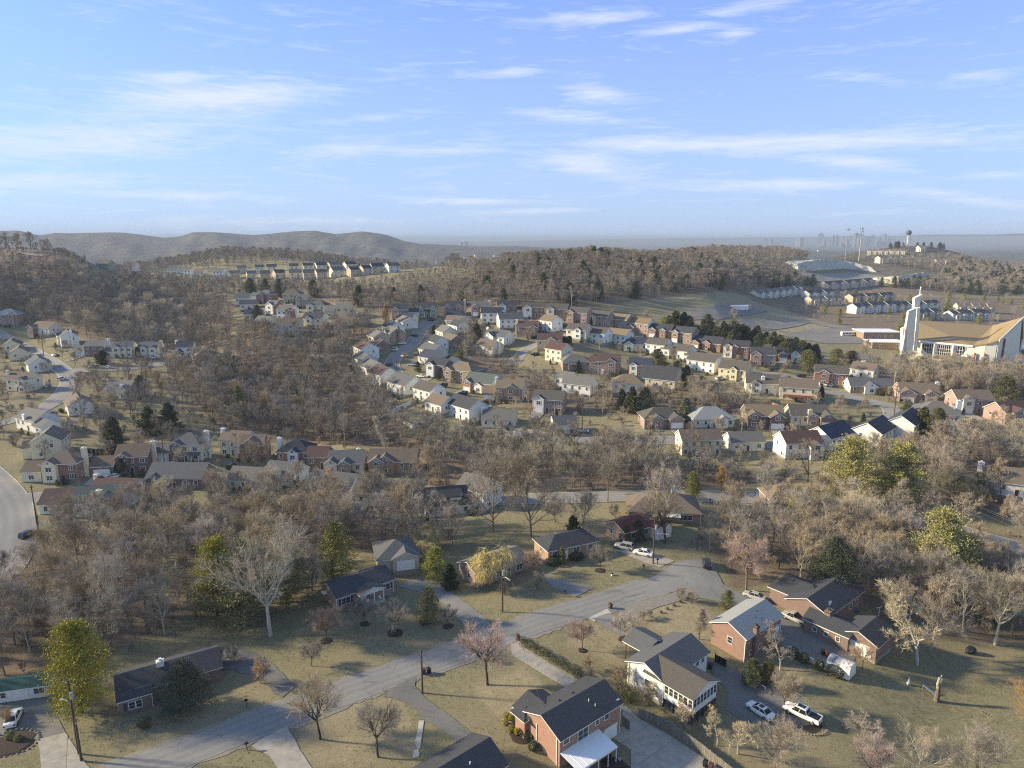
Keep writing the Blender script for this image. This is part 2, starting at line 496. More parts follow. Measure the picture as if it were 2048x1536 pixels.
def ground_material():
 m=bpy.data.materials.new('winter_lawn_ground')
 m.use_nodes=True
 N,L=m.node_tree.nodes,m.node_tree.links
 b=N['Principled BSDF']
 b.inputs['Roughness'].default_value=.95
 b.inputs['Specular IOR Level'].default_value=.1
 tc=N.new('ShaderNodeTexCoord')

 def noise(scale,detail,rough=.6,dist=0.):
  n=N.new('ShaderNodeTexNoise'); n.inputs['Scale'].default_value=scale; n.inputs['Detail'].default_value=detail
  n.inputs['Roughness'].default_value=rough; n.inputs['Distortion'].default_value=dist
  L.new(tc.outputs['Object'],n.inputs['Vector'])
  return n.outputs[0]

 def rng(s,a,b_,c=0.,d=1.):
  r=N.new('ShaderNodeMapRange'); r.inputs['From Min'].default_value=a; r.inputs['From Max'].default_value=b_
  r.inputs['To Min'].default_value=c; r.inputs['To Max'].default_value=d
  L.new(s,r.inputs['Value'])
  return r.outputs[0]

 def mix(f,a,b_,mode='MIX'):
  x=N.new('ShaderNodeMix'); x.data_type='RGBA'; x.blend_type=mode
  for s,v in (('Factor',f),('A',a),('B',b_)):
   if isinstance(v,tuple):
    x.inputs[s].default_value=_rgb(v)
   elif isinstance(v,float):
    x.inputs[s].default_value=v
   else:
    L.new(v,x.inputs[s])
  return x.outputs['Result']

 def math_(op,a,b_):
  n=N.new('ShaderNodeMath'); n.operation=op
  for i,x in enumerate((a,b_)):
   if isinstance(x,float):
    n.inputs[i].default_value=x
   else:
    L.new(x,n.inputs[i])
  return n.outputs[0]
 big=noise(.035,6,.65,.4)
 mid=noise(.35,8,.7,.3)
 fin=noise(3.0,8,.8)
 micro=noise(14,4,.8)
 med=noise(1.1,8,.75,.6)
 g=mix(rng(med,.36,.64),(.13,.13,.075),(.28,.252,.155))
 t=mix(rng(math_('ADD',math_('MULTIPLY',fin,.5),math_('MULTIPLY',mid,.5)),.36,.62),(.42,.355,.245),(.25,.215,.145))
 dry=N.new('ShaderNodeAttribute'); dry.attribute_name='dry'
 woods=N.new('ShaderNodeAttribute'); woods.attribute_name='woods'
 fac=rng(math_('ADD',math_('ADD',math_('MULTIPLY',math_('ADD',big,mid),.5),math_('MULTIPLY',fin,.35)),math_('MULTIPLY',dry.outputs['Fac'],.5)),.56,.84)
 lawn=mix(fac,g,t)
 lawn=mix(math_('MULTIPLY',rng(micro,.35,.7),.55),lawn,(.10,.095,.045))
 lit=mix(rng(med,.3,.7),(.25,.20,.145),(.155,.122,.092))
 lit=mix(math_('MULTIPLY',rng(fin,.4,.7),.5),lit,(.085,.066,.05))
 wf=rng(math_('ADD',woods.outputs['Fac'],math_('MULTIPLY',math_('SUBTRACT',fin,.5),.8)),.3,.7)
 c=mix(wf,lawn,lit)
 # beyond the modelled woods the land is wooded country: tree crowns as relief and colour
 far=N.new('ShaderNodeAttribute'); far.attribute_name='far'
 cn=noise(.022,10,.72,.5)
 cn2=noise(.004,4,.5)
 fc=mix(rng(cn,.38,.62),(.05,.052,.044),(.15,.135,.10))
 fc=mix(rng(cn2,.55,.7,0.,.35),fc,(.17,.15,.09))
 c=mix(far.outputs['Fac'],c,fc)
 L.new(c,b.inputs['Base Color'])
 hh=math_('ADD',math_('MULTIPLY',fin,.6),micro)
 bp=N.new('ShaderNodeBump'); bp.inputs['Strength'].default_value=.9; bp.inputs['Distance'].default_value=.16
 L.new(hh,bp.inputs['Height'])
 b2=N.new('ShaderNodeBump'); b2.inputs['Distance'].default_value=16.0
 L.new(math_('MULTIPLY',far.outputs['Fac'],.8),b2.inputs['Strength'])
 L.new(cn,b2.inputs['Height']); L.new(bp.outputs[0],b2.inputs['Normal'])
 L.new(b2.outputs[0],b.inputs['Normal'])
 return m

# ------------------------------------------------------------------ mesh helpers
class MB:
 def __init__(s):
  s.v=[]; s.f=[]; s.m=[]; s.cur=0

 def add(s,vs,fs):
  o=len(s.v)
  s.v.extend(vs)
  for f in fs:
   s.f.append([i+o for i in f]); s.m.append(s.cur)

 def box(s,x0,x1,y0,y1,z0,z1):
  s.add([(x0,y0,z0),(x1,y0,z0),(x1,y1,z0),(x0,y1,z0),(x0,y0,z1),(x1,y0,z1),(x1,y1,z1),(x0,y1,z1)],
   [(0,3,2,1),(4,5,6,7),(0,1,5,4),(1,2,6,5),(2,3,7,6),(3,0,4,7)])

 def prism(s,poly,axis,a,b):
  """extrude a polygon given in the two other axes along axis from a to b"""
  n=len(poly)
  def P(p,t):
   return (t,p[0],p[1]) if axis=='x' else (p[0],t,p[1]) if axis=='y' else (p[0],p[1],t)
  vs=[P(p,a) for p in poly]+[P(p,b) for p in poly]
  s.add(vs,[list(range(n))[::-1],list(range(n,2*n))]+[(i,(i+1) % n,n+(i+1) % n,n+i) for i in range(n)])

 def tube(s,pts,rad,sides=6,cap=True):
  n=len(pts)
  rings=[]
  base=len(s.v)
  for i,p in enumerate(pts):
   a=pts[max(i-1,0)]; c=pts[min(i+1,n-1)]
   dx,dy,dz=c[0]-a[0],c[1]-a[1],c[2]-a[2]
   l=math.sqrt(dx*dx+dy*dy+dz*dz) or 1
   dx /= l; dy /= l; dz /= l
   if abs(dz)<.9:
    ux,uy,uz=dy,-dx,0.
   else:
    ux,uy,uz=0.,dz,-dy
   l=math.sqrt(ux*ux+uy*uy+uz*uz) or 1
   ux /= l; uy /= l; uz /= l
   wx,wy,wz=dy*uz-dz*uy,dz*ux-dx*uz,dx*uy-dy*ux
   r=rad[i] if isinstance(rad,(list,tuple)) else rad
   for k in range(sides):
    t=2*math.pi*k/sides
    c_,s_=math.cos(t)*r,math.sin(t)*r
    s.v.append((p[0]+ux*c_+wx*s_,p[1]+uy*c_+wy*s_,p[2]+uz*c_+wz*s_))
  for i in range(n-1):
   for k in range(sides):
    a=base+i*sides+k; b=base+i*sides+(k+1) % sides
    s.f.append([a,b,b+sides,a+sides]); s.m.append(s.cur)
  if cap:
   s.f.append([base+k for k in range(sides)][::-1]); s.m.append(s.cur)
   s.f.append([base+(n-1)*sides+k for k in range(sides)]); s.m.append(s.cur)

 def mesh(s,name,mats):
  me=bpy.data.meshes.new(name)
  me.from_pydata(s.v,[],s.f)
  for m in mats:
   me.materials.append(m)
  if len(mats)>1:
   me.polygons.foreach_set('material_index',s.m)
  me.update()
  return me

 def build(s,name,mats,parent=None,loc=None,rz=None,smooth=False):
  if not isinstance(mats,(list,tuple)):
   mats=[mats]
  me=s.mesh(name,mats)
  if smooth:
   me.polygons.foreach_set('use_smooth',[True]*len(me.polygons))
  return obj(name,me,parent,loc,rz)

def obj(name,me,parent=None,loc=None,rz=None):
 o=bpy.data.objects.new(name,me)
 COL.objects.link(o)
 if parent is not None:
  o.parent=parent
 if loc is not None:
  o.location=loc
 if rz is not None:
  o.rotation_euler=(0,0,rz)
 return o

def tag(o,label=None,cat=None,group=None,kind=None):
 if label:o['label']=label
 if cat:o['category']=cat
 if group:o['group']=group
 if kind:o['kind']=kind
 return o

def thing(name,label,cat,loc,rz=0.0,group=None):
 o=obj(name,None,None,loc,rz)
 o.empty_display_size=.5
 return tag(o,label,cat,group)

def copy_tree(o,parent=None):
 c=o.copy()
 COL.objects.link(c)
 c.parent=parent
 for ch in list(o.children):
  copy_tree(ch,c)
 return c

def in_poly(x,y,poly):
 c=False
 j=len(poly)-1
 for i in range(len(poly)):
  xi,yi=poly[i]; xj,yj=poly[j]
  if (yi>y) != (yj>y) and x<(xj-xi)*(y-yi)/(yj-yi)+xi:
   c=not c
  j=i
 return c

# ------------------------------------------------------------------ ground sheet, woods masks
WOODS={   # patches of woodland floor, outlined where the photograph shows their ground
 'hillside':[(-500,545),(0,545),(90,545),(160,548),(200,575),(400,586),(470,600),(470,640),(455,700),(390,700),(330,700),(250,695),(150,672),(30,636),(-500,640)],
 'ridge':[(400,586),(700,592),(800,602),(930,580),(1000,548),(1060,512),(1180,495),(1390,507),(1440,540),(1510,566),(1510,585),(1440,582),(1240,605),(1150,618),(1000,613),(760,628),(700,610),(620,598),(480,592)],
 'scrub':[(0,508),(130,510),(200,549),(400,564),(760,568),(900,536),(1000,514),(1000,548),(930,580),(800,602),(700,592),(400,588),(200,578),(150,550),(0,548)],
 'valley':[(462,700),(490,665),(570,690),(640,680),(740,640),(745,672),(700,690),(690,740),(740,790),(790,850),(860,885),(1000,905),(1100,905),(1250,915),(1340,925),(1400,935),(1650,960),(1640,968),(1300,978),(1150,978),(930,985),(850,970),(850,905),(750,895),(640,888),(530,868),(440,865),(400,800),(350,780),(330,745),(450,735)],
 'creek':[(90,1090),(180,1060),(330,1040),(440,1000),(560,1010),(700,1030),(800,1040),(900,1060),(900,1100),(820,1110),(720,1105),(640,1130),(600,1190),(480,1215),(330,1250),(240,1300),(180,1360),(0,1400),(-400,1450),(-400,1160),(0,1150),(40,1130)],
 'east':[(1330,1120),(1380,1080),(1520,1020),(1560,1000),(1660,1000),(1800,1010),(1960,1060),(2300,1120),(2300,1290),(1960,1285),(1850,1280),(1760,1250),(1730,1200),(1570,1160),(1470,1180),(1440,1120),(1400,1090)],
 'eastbank':[(1680,940),(1850,920),(1900,880),(2300,900),(2300,1050),(2060,1040),(1940,1020),(1850,1000),(1700,980)],
 'churchwood':[(1700,700),(1760,745),(1860,752),(1990,752),(2300,760),(2300,830),(2000,800),(1880,790),(1790,775),(1740,750)],
 'middle':[(900,640),(960,650),(1000,720),(1060,760),(1060,800),(1000,770),(930,745),(920,700)],
 'backlots':[(1040,800),(1080,760),(1180,760),(1240,790),(1300,800),(1370,780),(1500,800),(1520,825),(1300,830),(1060,830)],
 'crest':[(-500,488),(60,490),(165,506),(200,549),(150,551),(0,549),(-500,549)],
 'westestate':[(-40,660),(60,690),(130,700),(330,742),(130,768),(120,800),(60,850),(110,880),(330,890),(300,905),(0,900),(-40,880)],
 'westgardens':[(130,765),(330,742),(460,752),(440,800),(440,870),(330,890),(250,905),(150,885)],
 'cedarline':[(1310,650),(1400,650),(1500,690),(1640,720),(1650,740),(1600,735),(1500,710),(1400,680),(1320,670)],
 'plain_right':[(1480,590),(1560,600),(1640,612),(1800,590),(2300,590),(2300,520),(1900,520),(1880,560),(1660,575),(1500,560),(1400,520),(1390,506),(1560,504),(1700,512),(1840,512),(2300,512),(2300,500),(1350,498)],
 'estate':[(1500,600),(1700,660),(1800,670),(2300,690),(2300,600),(1500,590)],
}
DRY=[[(1440,600),(1760,650),(1770,690),(1560,680),(1440,665),(1360,645)],[(1260,606),(1340,590),(1420,588),(1360,600)],[(1430,585),(1500,592),(1600,615),(1700,640),(1760,655),(1700,650),(1560,628),(1450,612)],[(520,870),(700,890),(700,930),(520,935)],
 [(1180,1250),(1280,1290),(1260,1330),(1130,1290)],[(1240,1200),(1350,1175),(1440,1250),(1400,1290),(1300,1250)],[(950,1380),(1050,1340),(1100,1390),(1020,1450)],
 [(600,1420),(800,1400),(840,1500),(600,1536)]]

def px_masks():
 dz=HGT-CAM_H
 d=_HY*CP-dz*SP
 up=_HY*SP+dz*CP
 d=np.where(d<1,1,d)
 U=1024+FPX*_HX/d
 V=768-FPX*up/d
 ok=(_HY>20)
 w=np.zeros_like(U); dr=np.zeros_like(U)

 def inside(poly):
  c=np.zeros(U.shape,bool)
  j=len(poly)-1
  for i in range(len(poly)):
   xi,yi=poly[i]; xj,yj=poly[j]
   if yi != yj:
    c ^= ((yi>V) != (yj>V)) & (U<(xj-xi)*(V-yi)/(yj-yi)+xi)
   j=i
  return c & ok
 for k,p in WOODS.items():
  w[inside(p)]=.42 if k in ('westestate','westgardens','scrub') else 1
 for p in DRY:
  dr[inside(p)]=1
 return w,dr

WMASK,DMASK=px_masks()
GROUND_MAT=ground_material()

def blur(a):
 b=a.copy()
 b[1:-1,1:-1]=(a[1:-1,1:-1]*2+a[:-2,1:-1]+a[2:,1:-1]+a[1:-1,:-2]+a[1:-1,2:])/6
 return b

def make_ground():
 na,nr=_AA.shape
 vs=np.stack([_HX,_HY,HGT],-1).reshape(-1,3)
 i=np.arange(na-1)[:,None]*nr; j=np.arange(nr-1)[None]
 a=(i+j).ravel()
 fs=np.stack([a,a+nr,a+nr+1,a+1],-1)[:,::-1]
 me=bpy.data.meshes.new('ground')
 me.vertices.add(len(vs)+1)
 vv=np.vstack([vs,[[0,0,float(HGT[:,0].mean())]]])
 me.vertices.foreach_set('co',vv.ravel())
 nf=len(fs)
 cap=np.array([[k*nr,(k+1)*nr,len(vs)] for k in range(na-1)])[:,::-1]
 me.loops.add(nf*4+len(cap)*3)
 me.loops.foreach_set('vertex_index',np.concatenate([fs.ravel(),cap.ravel()]))
 me.polygons.add(nf+len(cap))
 me.polygons.foreach_set('loop_start',np.concatenate([np.arange(nf)*4,nf*4+np.arange(len(cap))*3]))
 me.polygons.foreach_set('loop_total',np.concatenate([np.full(nf,4),np.full(len(cap),3)]))
 me.polygons.foreach_set('use_smooth',[True]*(nf+len(cap)))
 me.update(calc_edges=True)
 far=np.clip((_RR-900)/500,0,1)
 far=np.maximum(far,np.where((np.abs(_AA)>1.1) & (_RR>600),1,0))
 for nm,arr in (('woods',blur(blur(WMASK))),('dry',blur(blur(DMASK))),('far',far)):
  at_=me.attributes.new(nm,'FLOAT','POINT')
  at_.data.foreach_set('value',np.append(arr.ravel(),0).astype(np.float32))
 me.materials.append(GROUND_MAT)
 o=obj('ground',me)
 tag(o,kind='structure')
 return o

make_ground()

# footprints that trees keep clear of: circles (x, y, r)
KEEP=[]
_keep_grid={}

def keep(x,y,r):
 KEEP.append((x,y,r))
 n=int(r // 10)+1
 for i in range(int(x // 10)-n,int(x // 10)+n+1):
  for j in range(int(y // 10)-n,int(y // 10)+n+1):
   _keep_grid.setdefault((i,j),[]).append((x,y,r))

def blocked(x,y,m=0.0):
 for (a,b,r) in _keep_grid.get((int(x // 10),int(y // 10)),()):
  if (a-x)**2+(b-y)**2<(r+m)**2:
   return True
 return False

# ------------------------------------------------------------------ roads and paving
def strip(name,pts,width,mat,lift=.05,step=2.5,kind='structure',n_across=4,track=True,wob=0.0,seed=1):
 """a paved band draped over the ground along a smooth centre line of world points"""
 P=[Vector((p[0],p[1])) for p in pts]
 dense=[]
 for i in range(len(P)-1):
  p0=P[max(i-1,0)]; p1=P[i]; p2=P[i+1]; p3=P[min(i+2,len(P)-1)]
  k=max(2,int((p2-p1).length/step))
  for j in range(k):
   t=j/k
   dense.append(.5*((2*p1)+(p2-p0)*t+(2*p0-5*p1+4*p2-p3)*t*t+(3*p1-p0-3*p2+p3)*t**3))
 dense.append(P[-1])
 rnd=random.Random(seed)
 vs,fs,uv=[],[],[]
 for i,p in enumerate(dense):
  d=(dense[min(i+1,len(dense)-1)]-dense[max(i-1,0)]).normalized()
  n=Vector((-d.y,d.x))
  w0=width/2+rnd.uniform(-wob,wob); w1=width/2+rnd.uniform(-wob,wob)
  for j in range(n_across+1):
   t=j/n_across
   q=p+n*(-w0+(w0+w1)*t)
   vs.append((q.x,q.y,ground(q.x,q.y)+lift+math.hypot(q.x,q.y)*.0002))
   uv.append((t,i*step/10))
  if track:
   keep(p.x,p.y,width/2+.8)
 m=n_across+1
 for i in range(len(dense)-1):
  for j in range(n_across):
   fs.append((i*m+j,i*m+j+1,(i+1)*m+j+1,(i+1)*m+j)[::-1])
 me=bpy.data.meshes.new(name)
 me.from_pydata(vs,[],fs)
 l=me.uv_layers.new(name='across')
 for k,lp in enumerate(me.loops):
  l.data[k].uv=uv[lp.vertex_index]
 me.materials.append(mat)
 me.update()
 o=obj(name,me)
 tag(o,kind=kind)
 return o,dense

def sheet(name,poly,mat,lift=.05,cell=3.0,kind='structure',px=True,rag=0.0,seed=3):
 """a flat-lying area (outline in photo pixels) draped over the ground"""
 W=[at(*p)[:2] for p in poly] if px else poly
 if rag:
  rnd=random.Random(seed)
  out=[]
  for i in range(len(W)):
   a,b=W[i],W[(i+1) % len(W)]
   n=max(1,int(math.dist(a,b)/1.2))
   for k in range(n):
    t=k/n
    out.append((a[0]+(b[0]-a[0])*t+rnd.uniform(-rag,rag),a[1]+(b[1]-a[1])*t+rnd.uniform(-rag,rag)))
  W=out
 bm=bmesh.new()
 vs=[bm.verts.new((x,y,0)) for x,y in W]
 f=bm.faces.new(vs)
 f.normal_update()
 if f.normal.z<0:
  f.normal_flip()
 bmesh.ops.triangulate(bm,faces=bm.faces[:])
 xs=[p[0] for p in W]; ys=[p[1] for p in W]
 for ax,lo,hi in ((0,min(xs),max(xs)),(1,min(ys),max(ys))):
  k=lo+cell
  while k<hi:
   co=(k,0,0) if ax==0 else (0,k,0)
   no=(1,0,0) if ax==0 else (0,1,0)
   bmesh.ops.bisect_plane(bm,geom=bm.verts[:]+bm.edges[:]+bm.faces[:],plane_co=co,plane_no=no)
   k+=cell
 for v in bm.verts:
  v.co.z=ground(v.co.x,v.co.y)+lift+math.hypot(v.co.x,v.co.y)*.0002
 me=bpy.data.meshes.new(name)
 bm.to_mesh(me); bm.free()
 l=me.uv_layers.new(name='across')
 me.materials.append(mat)
 o=obj(name,me)
 tag(o,kind=kind)
 cx=sum(xs)/len(xs); cy=sum(ys)/len(ys)
 k=min(xs)
 while k <= max(xs):
  j=min(ys)
  while j <= max(ys):
   if in_poly(k,j,W):
    keep(k,j,2.0)
   j+=2.0
  k+=2.0
 return o

def clip_convex(subject,cell):
 out=subject
 for i in range(len(cell)):
  a=cell[i]; b=cell[(i+1) % len(cell)]
  inp=out; out=[]
  if not inp:
   return []
  def ins(p):
   return (b[0]-a[0])*(p[1]-a[1])-(b[1]-a[1])*(p[0]-a[0]) >=0
  for k in range(len(inp)):
   p=inp[k-1]; q=inp[k]
   if ins(p) != ins(q):
    d1=(b[0]-a[0])*(p[1]-a[1])-(b[1]-a[1])*(p[0]-a[0])
    d2=(b[0]-a[0])*(q[1]-a[1])-(b[1]-a[1])*(q[0]-a[0])
    t=d1/(d1-d2)
    out.append((p[0]+(q[0]-p[0])*t,p[1]+(q[1]-p[1])*t))
   if ins(q):
    out.append(q)
 return out

def slabs(name,poly,ang,sx,sy,mat,label=None):
 """concrete drive cast in slabs: each slab is an object of its own under the drive"""
 W=[at(*p)[:2] for p in poly]
 area=sum(W[i-1][0]*W[i][1]-W[i][0]*W[i-1][1] for i in range(len(W)))
 if area<0:
  W.reverse()
 c,s=math.cos(math.radians(ang)),math.sin(math.radians(ang))
 R=[(x*c+y*s,-x*s+y*c) for x,y in W]
 root=obj(name,None)
 tag(root,kind='structure')
 x0,x1=min(p[0] for p in R),max(p[0] for p in R)
 y0,y1=min(p[1] for p in R),max(p[1] for p in R)
 rnd=random.Random(7)
 x=x0
 while x<x1:
  y=y0
  while y<y1:
   g=.02
   cell=[(x+g,y+g),(x+sx-g,y+g),(x+sx-g,y+sy-g),(x+g,y+sy-g)]
   q=clip_convex(R,cell)
   if len(q) >=3:
    a=abs(sum(q[i-1][0]*q[i][1]-q[i][0]*q[i-1][1] for i in range(len(q))))/2
    if a>.4:
     top=[]
     dzz=rnd.uniform(0,.012)
     for (px_,py_) in q:
      X,Y=px_*c-py_*s,px_*s+py_*c
      top.append((X,Y,ground(X,Y)+.09+dzz))
     n=len(top)
     mb=MB()
     mb.add(top+[(p[0],p[1],p[2]-.2) for p in top],[list(range(n))]+[(i,n+i,n+(i+1) % n,(i+1) % n) for i in range(n)])
     mb.build('slab',mat,root)
   y+=sy
  x+=sx
 i=min(p[0] for p in W)
 while i <= max(p[0] for p in W):
  j=min(p[1] for p in W)
  while j <= max(p[1] for p in W):
   if in_poly(i,j,W):
    keep(i,j,1.5)
   j+=1.5
  i+=1.5
 return root

def line_px(pts):
 return [at(*p)[:2] for p in pts]

strip('street_shoulder',[(-130,34),(-95,57),(-52.6,84.1),(-14,109.8),(8,123.5),(30,136)],7.9,GRAVEL,lift=.03,step=1.2,wob=.5,seed=5)
strip('street',[(-130,34),(-95,57),(-52.6,84.1),(-14,109.8),(8,123.5),(34,138),(40,142)],6.6,ROAD,lift=.06,step=1.5,wob=.10)
sheet('street_end',[(1290,1185),(1300,1160),(1350,1125),(1400,1117),(1428,1128),(1435,1148),(1446,1170),(1500,1198),(1560,1225),(1545,1236),(1480,1214),(1440,1206),(1400,1196),(1375,1176),(1330,1190),(1290,1200)],ROAD,.07,rag=.15)
sheet('roadside_verge',[(1240,1210),(1330,1189),(1378,1176),(1400,1197),(1350,1204),(1300,1222),(1262,1243),(1235,1232)],GRAVEL,.05,rag=.3)
road_specs=[
 ('back_road',[(780,975),(860,996),(1000,1000),(1150,996),(1300,992),(1450,995),(1560,992),(1700,1012),(1850,1045),(1960,1078),(2060,1106),(2250,1170)],8.6),
 ('valley_road',[(20,1000),(110,992),(270,976),(400,958),(480,953),(600,955),(720,966),(790,977)],7.0),
 ('west_road',[(-160,870),(-60,930),(0,985),(22,1040),(10,1110),(-40,1180)],11.0),
 ('upper_west_road',[(-60,640),(0,668),(60,702),(110,730),(138,755),(128,785),(95,812),(30,840),(-60,856)],7.4),
 ('upper_west_lane',[(132,742),(200,741),(280,735),(335,727),(360,722)],6.6),
 ('crescent_road',[(1020,636),(930,637),(875,641),(848,652),(838,668),(822,690),(798,708),(784,726),(789,745),(806,762),(840,781),(880,796),(930,812),(980,838),(1040,866),(1120,876)],7.2),
 ('middle_road',[(1026,728),(1046,704),(1078,686),(1120,672),(1160,664),(1215,672),(1270,686),(1340,696),(1410,712),(1480,742),(1550,754)],6.6),
 ('east_road',[(1510,752),(1570,752),(1640,777),(1738,803),(1775,813),(1787,828),(1772,848),(1712,862),(1640,882),(1560,889),(1450,885),(1300,882),(1150,876)],7.0),
 ('north_lane',[(560,650),(600,640),(650,640),(680,650)],6.0),
]
for nm,pts,w in road_specs:
 wp=line_px(pts)
 strip(nm+'_kerb',wp,w+.7,CONC_P,lift=.10,step=3)
 strip(nm,wp,w,ROAD_F,lift=.13,step=3)

slabs('cottage_driveway',[(79,1497),(74,1480),(131,1466),(170,1526),(200,1560),(85,1560)],31,4.0,4.0,CONC)
sheet('shed_forecourt',[(-60,1410),(30,1396),(97,1398),(131,1466),(74,1480),(60,1476),(-60,1480)],DRIVE,.06)
sheet('worn_driveway',[(503,1493),(545,1466),(575,1454),(588,1478),(604,1508),(630,1545),(560,1545),(536,1510)],CONC,.07,rag=.12)
sheet('asphalt_driveway',[(765,1393),(800,1368),(832,1353),(829,1372),(846,1392),(896,1430),(943,1466),(960,1480),(925,1495),(909,1480),(852,1441),(838,1438),(835,1421),(803,1402)],DRIVE,.075,rag=.1)
slabs('garden_path',[(838,1442),(848,1442),(838,1514),(825,1517)],118,1.5,3.0,CONC_P)
slabs('front_driveway',[(1022,1290),(1038,1283),(1059,1300),(1100,1327),(1160,1362),(1132,1375),(1090,1350),(1050,1325),(1024,1310)],-42,2.6,3.6,CONC)
slabs('rear_courtyard',[(1240,1412),(1252,1413),(1280,1438),(1340,1472),(1397,1510),(1450,1545),(1262,1545),(1262,1500),(1215,1470),(1250,1450)],39,4.4,4.4,CONC)
sheet('side_driveway',[(1413,1330),(1430,1322),(1480,1345),(1535,1368),(1600,1400),(1650,1440),(1600,1455),(1540,1452),(1490,1446),(1450,1420),(1455,1385)],DRIVE,.06,rag=.12)
sheet('asphalt_court',[(1560,1242),(1578,1236),(1640,1268),(1672,1290),(1712,1308),(1700,1346),(1660,1348),(1600,1317),(1575,1298),(1562,1290)],DRIVE,.06)
sheet('patched_driveway',[(395,1312),(425,1298),(470,1296),(520,1308),(550,1335),(592,1372),(565,1396),(546,1388),(525,1360),(470,1342),(410,1336)],DRIVE,.06,rag=.2)
sheet('garage_driveway',[(790,1172),(845,1152),(890,1175),(930,1205),(965,1232),(990,1258),(955,1272),(905,1228),(870,1190),(830,1182)],ROAD,.05,rag=.15)
sheet('neighbour_driveway',[(1077,1150),(1121,1160),(1186,1176),(1150,1194),(1110,1178)],ROAD,.05,rag=.2)
sheet('cul_de_sac_driveway',[(1222,1098),(1269,1098),(1350,1122),(1320,1135),(1290,1126)],CONC,.05,rag=.1)
sheet('white_house_driveway',[(1185,1238),(1218,1226),(1300,1272),(1290,1292),(1230,1266),(1200,1247)],ROAD,.075)
slabs('drive_apron',[(1176,1237),(1214,1218),(1223,1228),(1190,1243)],31,3.2,3,CONC_P)
sheet('church_car_park',[(1362,642),(1366,624),(1430,612),(1500,612),(1535,622),(1500,630),(1440,640)],PARK,.2,cell=12)
sheet('lower_car_park',[(1448,654),(1490,642),(1570,637),(1625,644),(1600,652),(1500,664)],PARK,.2,cell=12)
sheet('church_forecourt',[(1560,672),(1620,658),(1700,656),(1762,664),(1750,688),(1650,688)],PARK,.2,cell=12)
sheet('car_park_lane',[(1610,642),(1640,644),(1720,660),(1700,662),(1630,650)],PARK,.25,cell=12)

# ------------------------------------------------------------------ trees
def twig_mat(name,c,vary=.16):
 return material(name,c,tuple(x*.78 for x in c),scale=.35,rough=.9,spec=.12,vary=vary,detail=2)

TW={k:twig_mat('twig_' +k,c) for k,c in dict(grey=(.31,.28,.25),tan=(.40,.335,.265),pink=(.41,.30,.26),orange=(.46,.32,.19),pale=(.50,.44,.35),
            brown=(.29,.25,.215),gold=(.55,.45,.18),dark=(.17,.135,.11)).items()}
BARK={k:material('bark_' +k,c,tuple(x*.6 for x in c),scale=2.5,rough=.95,spec=.1,vary=.12) for k,c in dict(
 grey=(.20,.17,.145),pale=(.50,.46,.38),brown=(.12,.09,.07),dark=(.075,.06,.05)).items()}

def leaf_mat(name,c1,c2,vary=.14,sheen=.25):
 m=material(name,c1,c2,scale=.9,rough=.75,spec=sheen,vary=vary,detail=5)
 return m

LEAF=dict(cedar=leaf_mat('cedar_foliage',(.14,.125,.05),(.065,.07,.03)),dark=leaf_mat('dark_evergreen_foliage',(.065,.085,.038),(.035,.05,.022)),
   pine=leaf_mat('pine_needles',(.40,.345,.10),(.18,.19,.06)),magnolia=leaf_mat('magnolia_leaves',(.10,.11,.045),(.045,.06,.025),sheen=.7),
   lime=leaf_mat('lime_green_foliage',(.33,.31,.10),(.16,.18,.06)),olive=leaf_mat('olive_foliage',(.24,.225,.09),(.12,.13,.055)),
   hedge=leaf_mat('hedge_foliage',(.16,.145,.07),(.08,.085,.04)),gold=leaf_mat('golden_shrub_foliage',(.45,.33,.05),(.22,.20,.04)))

def _norm(v):
 l=math.sqrt(v[0]**2+v[1]**2+v[2]**2) or 1
 return (v[0]/l,v[1]/l,v[2]/l)

def _perp(d,ang,roll):
 """direction at angle ang from d, rolled about it"""
 if abs(d[2])<.95:
  u=_norm((d[1],-d[0],0))
 else:
  u=(1.,0.,0.)
 w=(d[1]*u[2]-d[2]*u[1],d[2]*u[0]-d[0]*u[2],d[0]*u[1]-d[1]*u[0])
 c,s=math.cos(ang),math.sin(ang); cr,sr=math.cos(roll),math.sin(roll)
 return _norm(tuple(d[i]*c+(u[i]*cr+w[i]*sr)*s for i in range(3)))

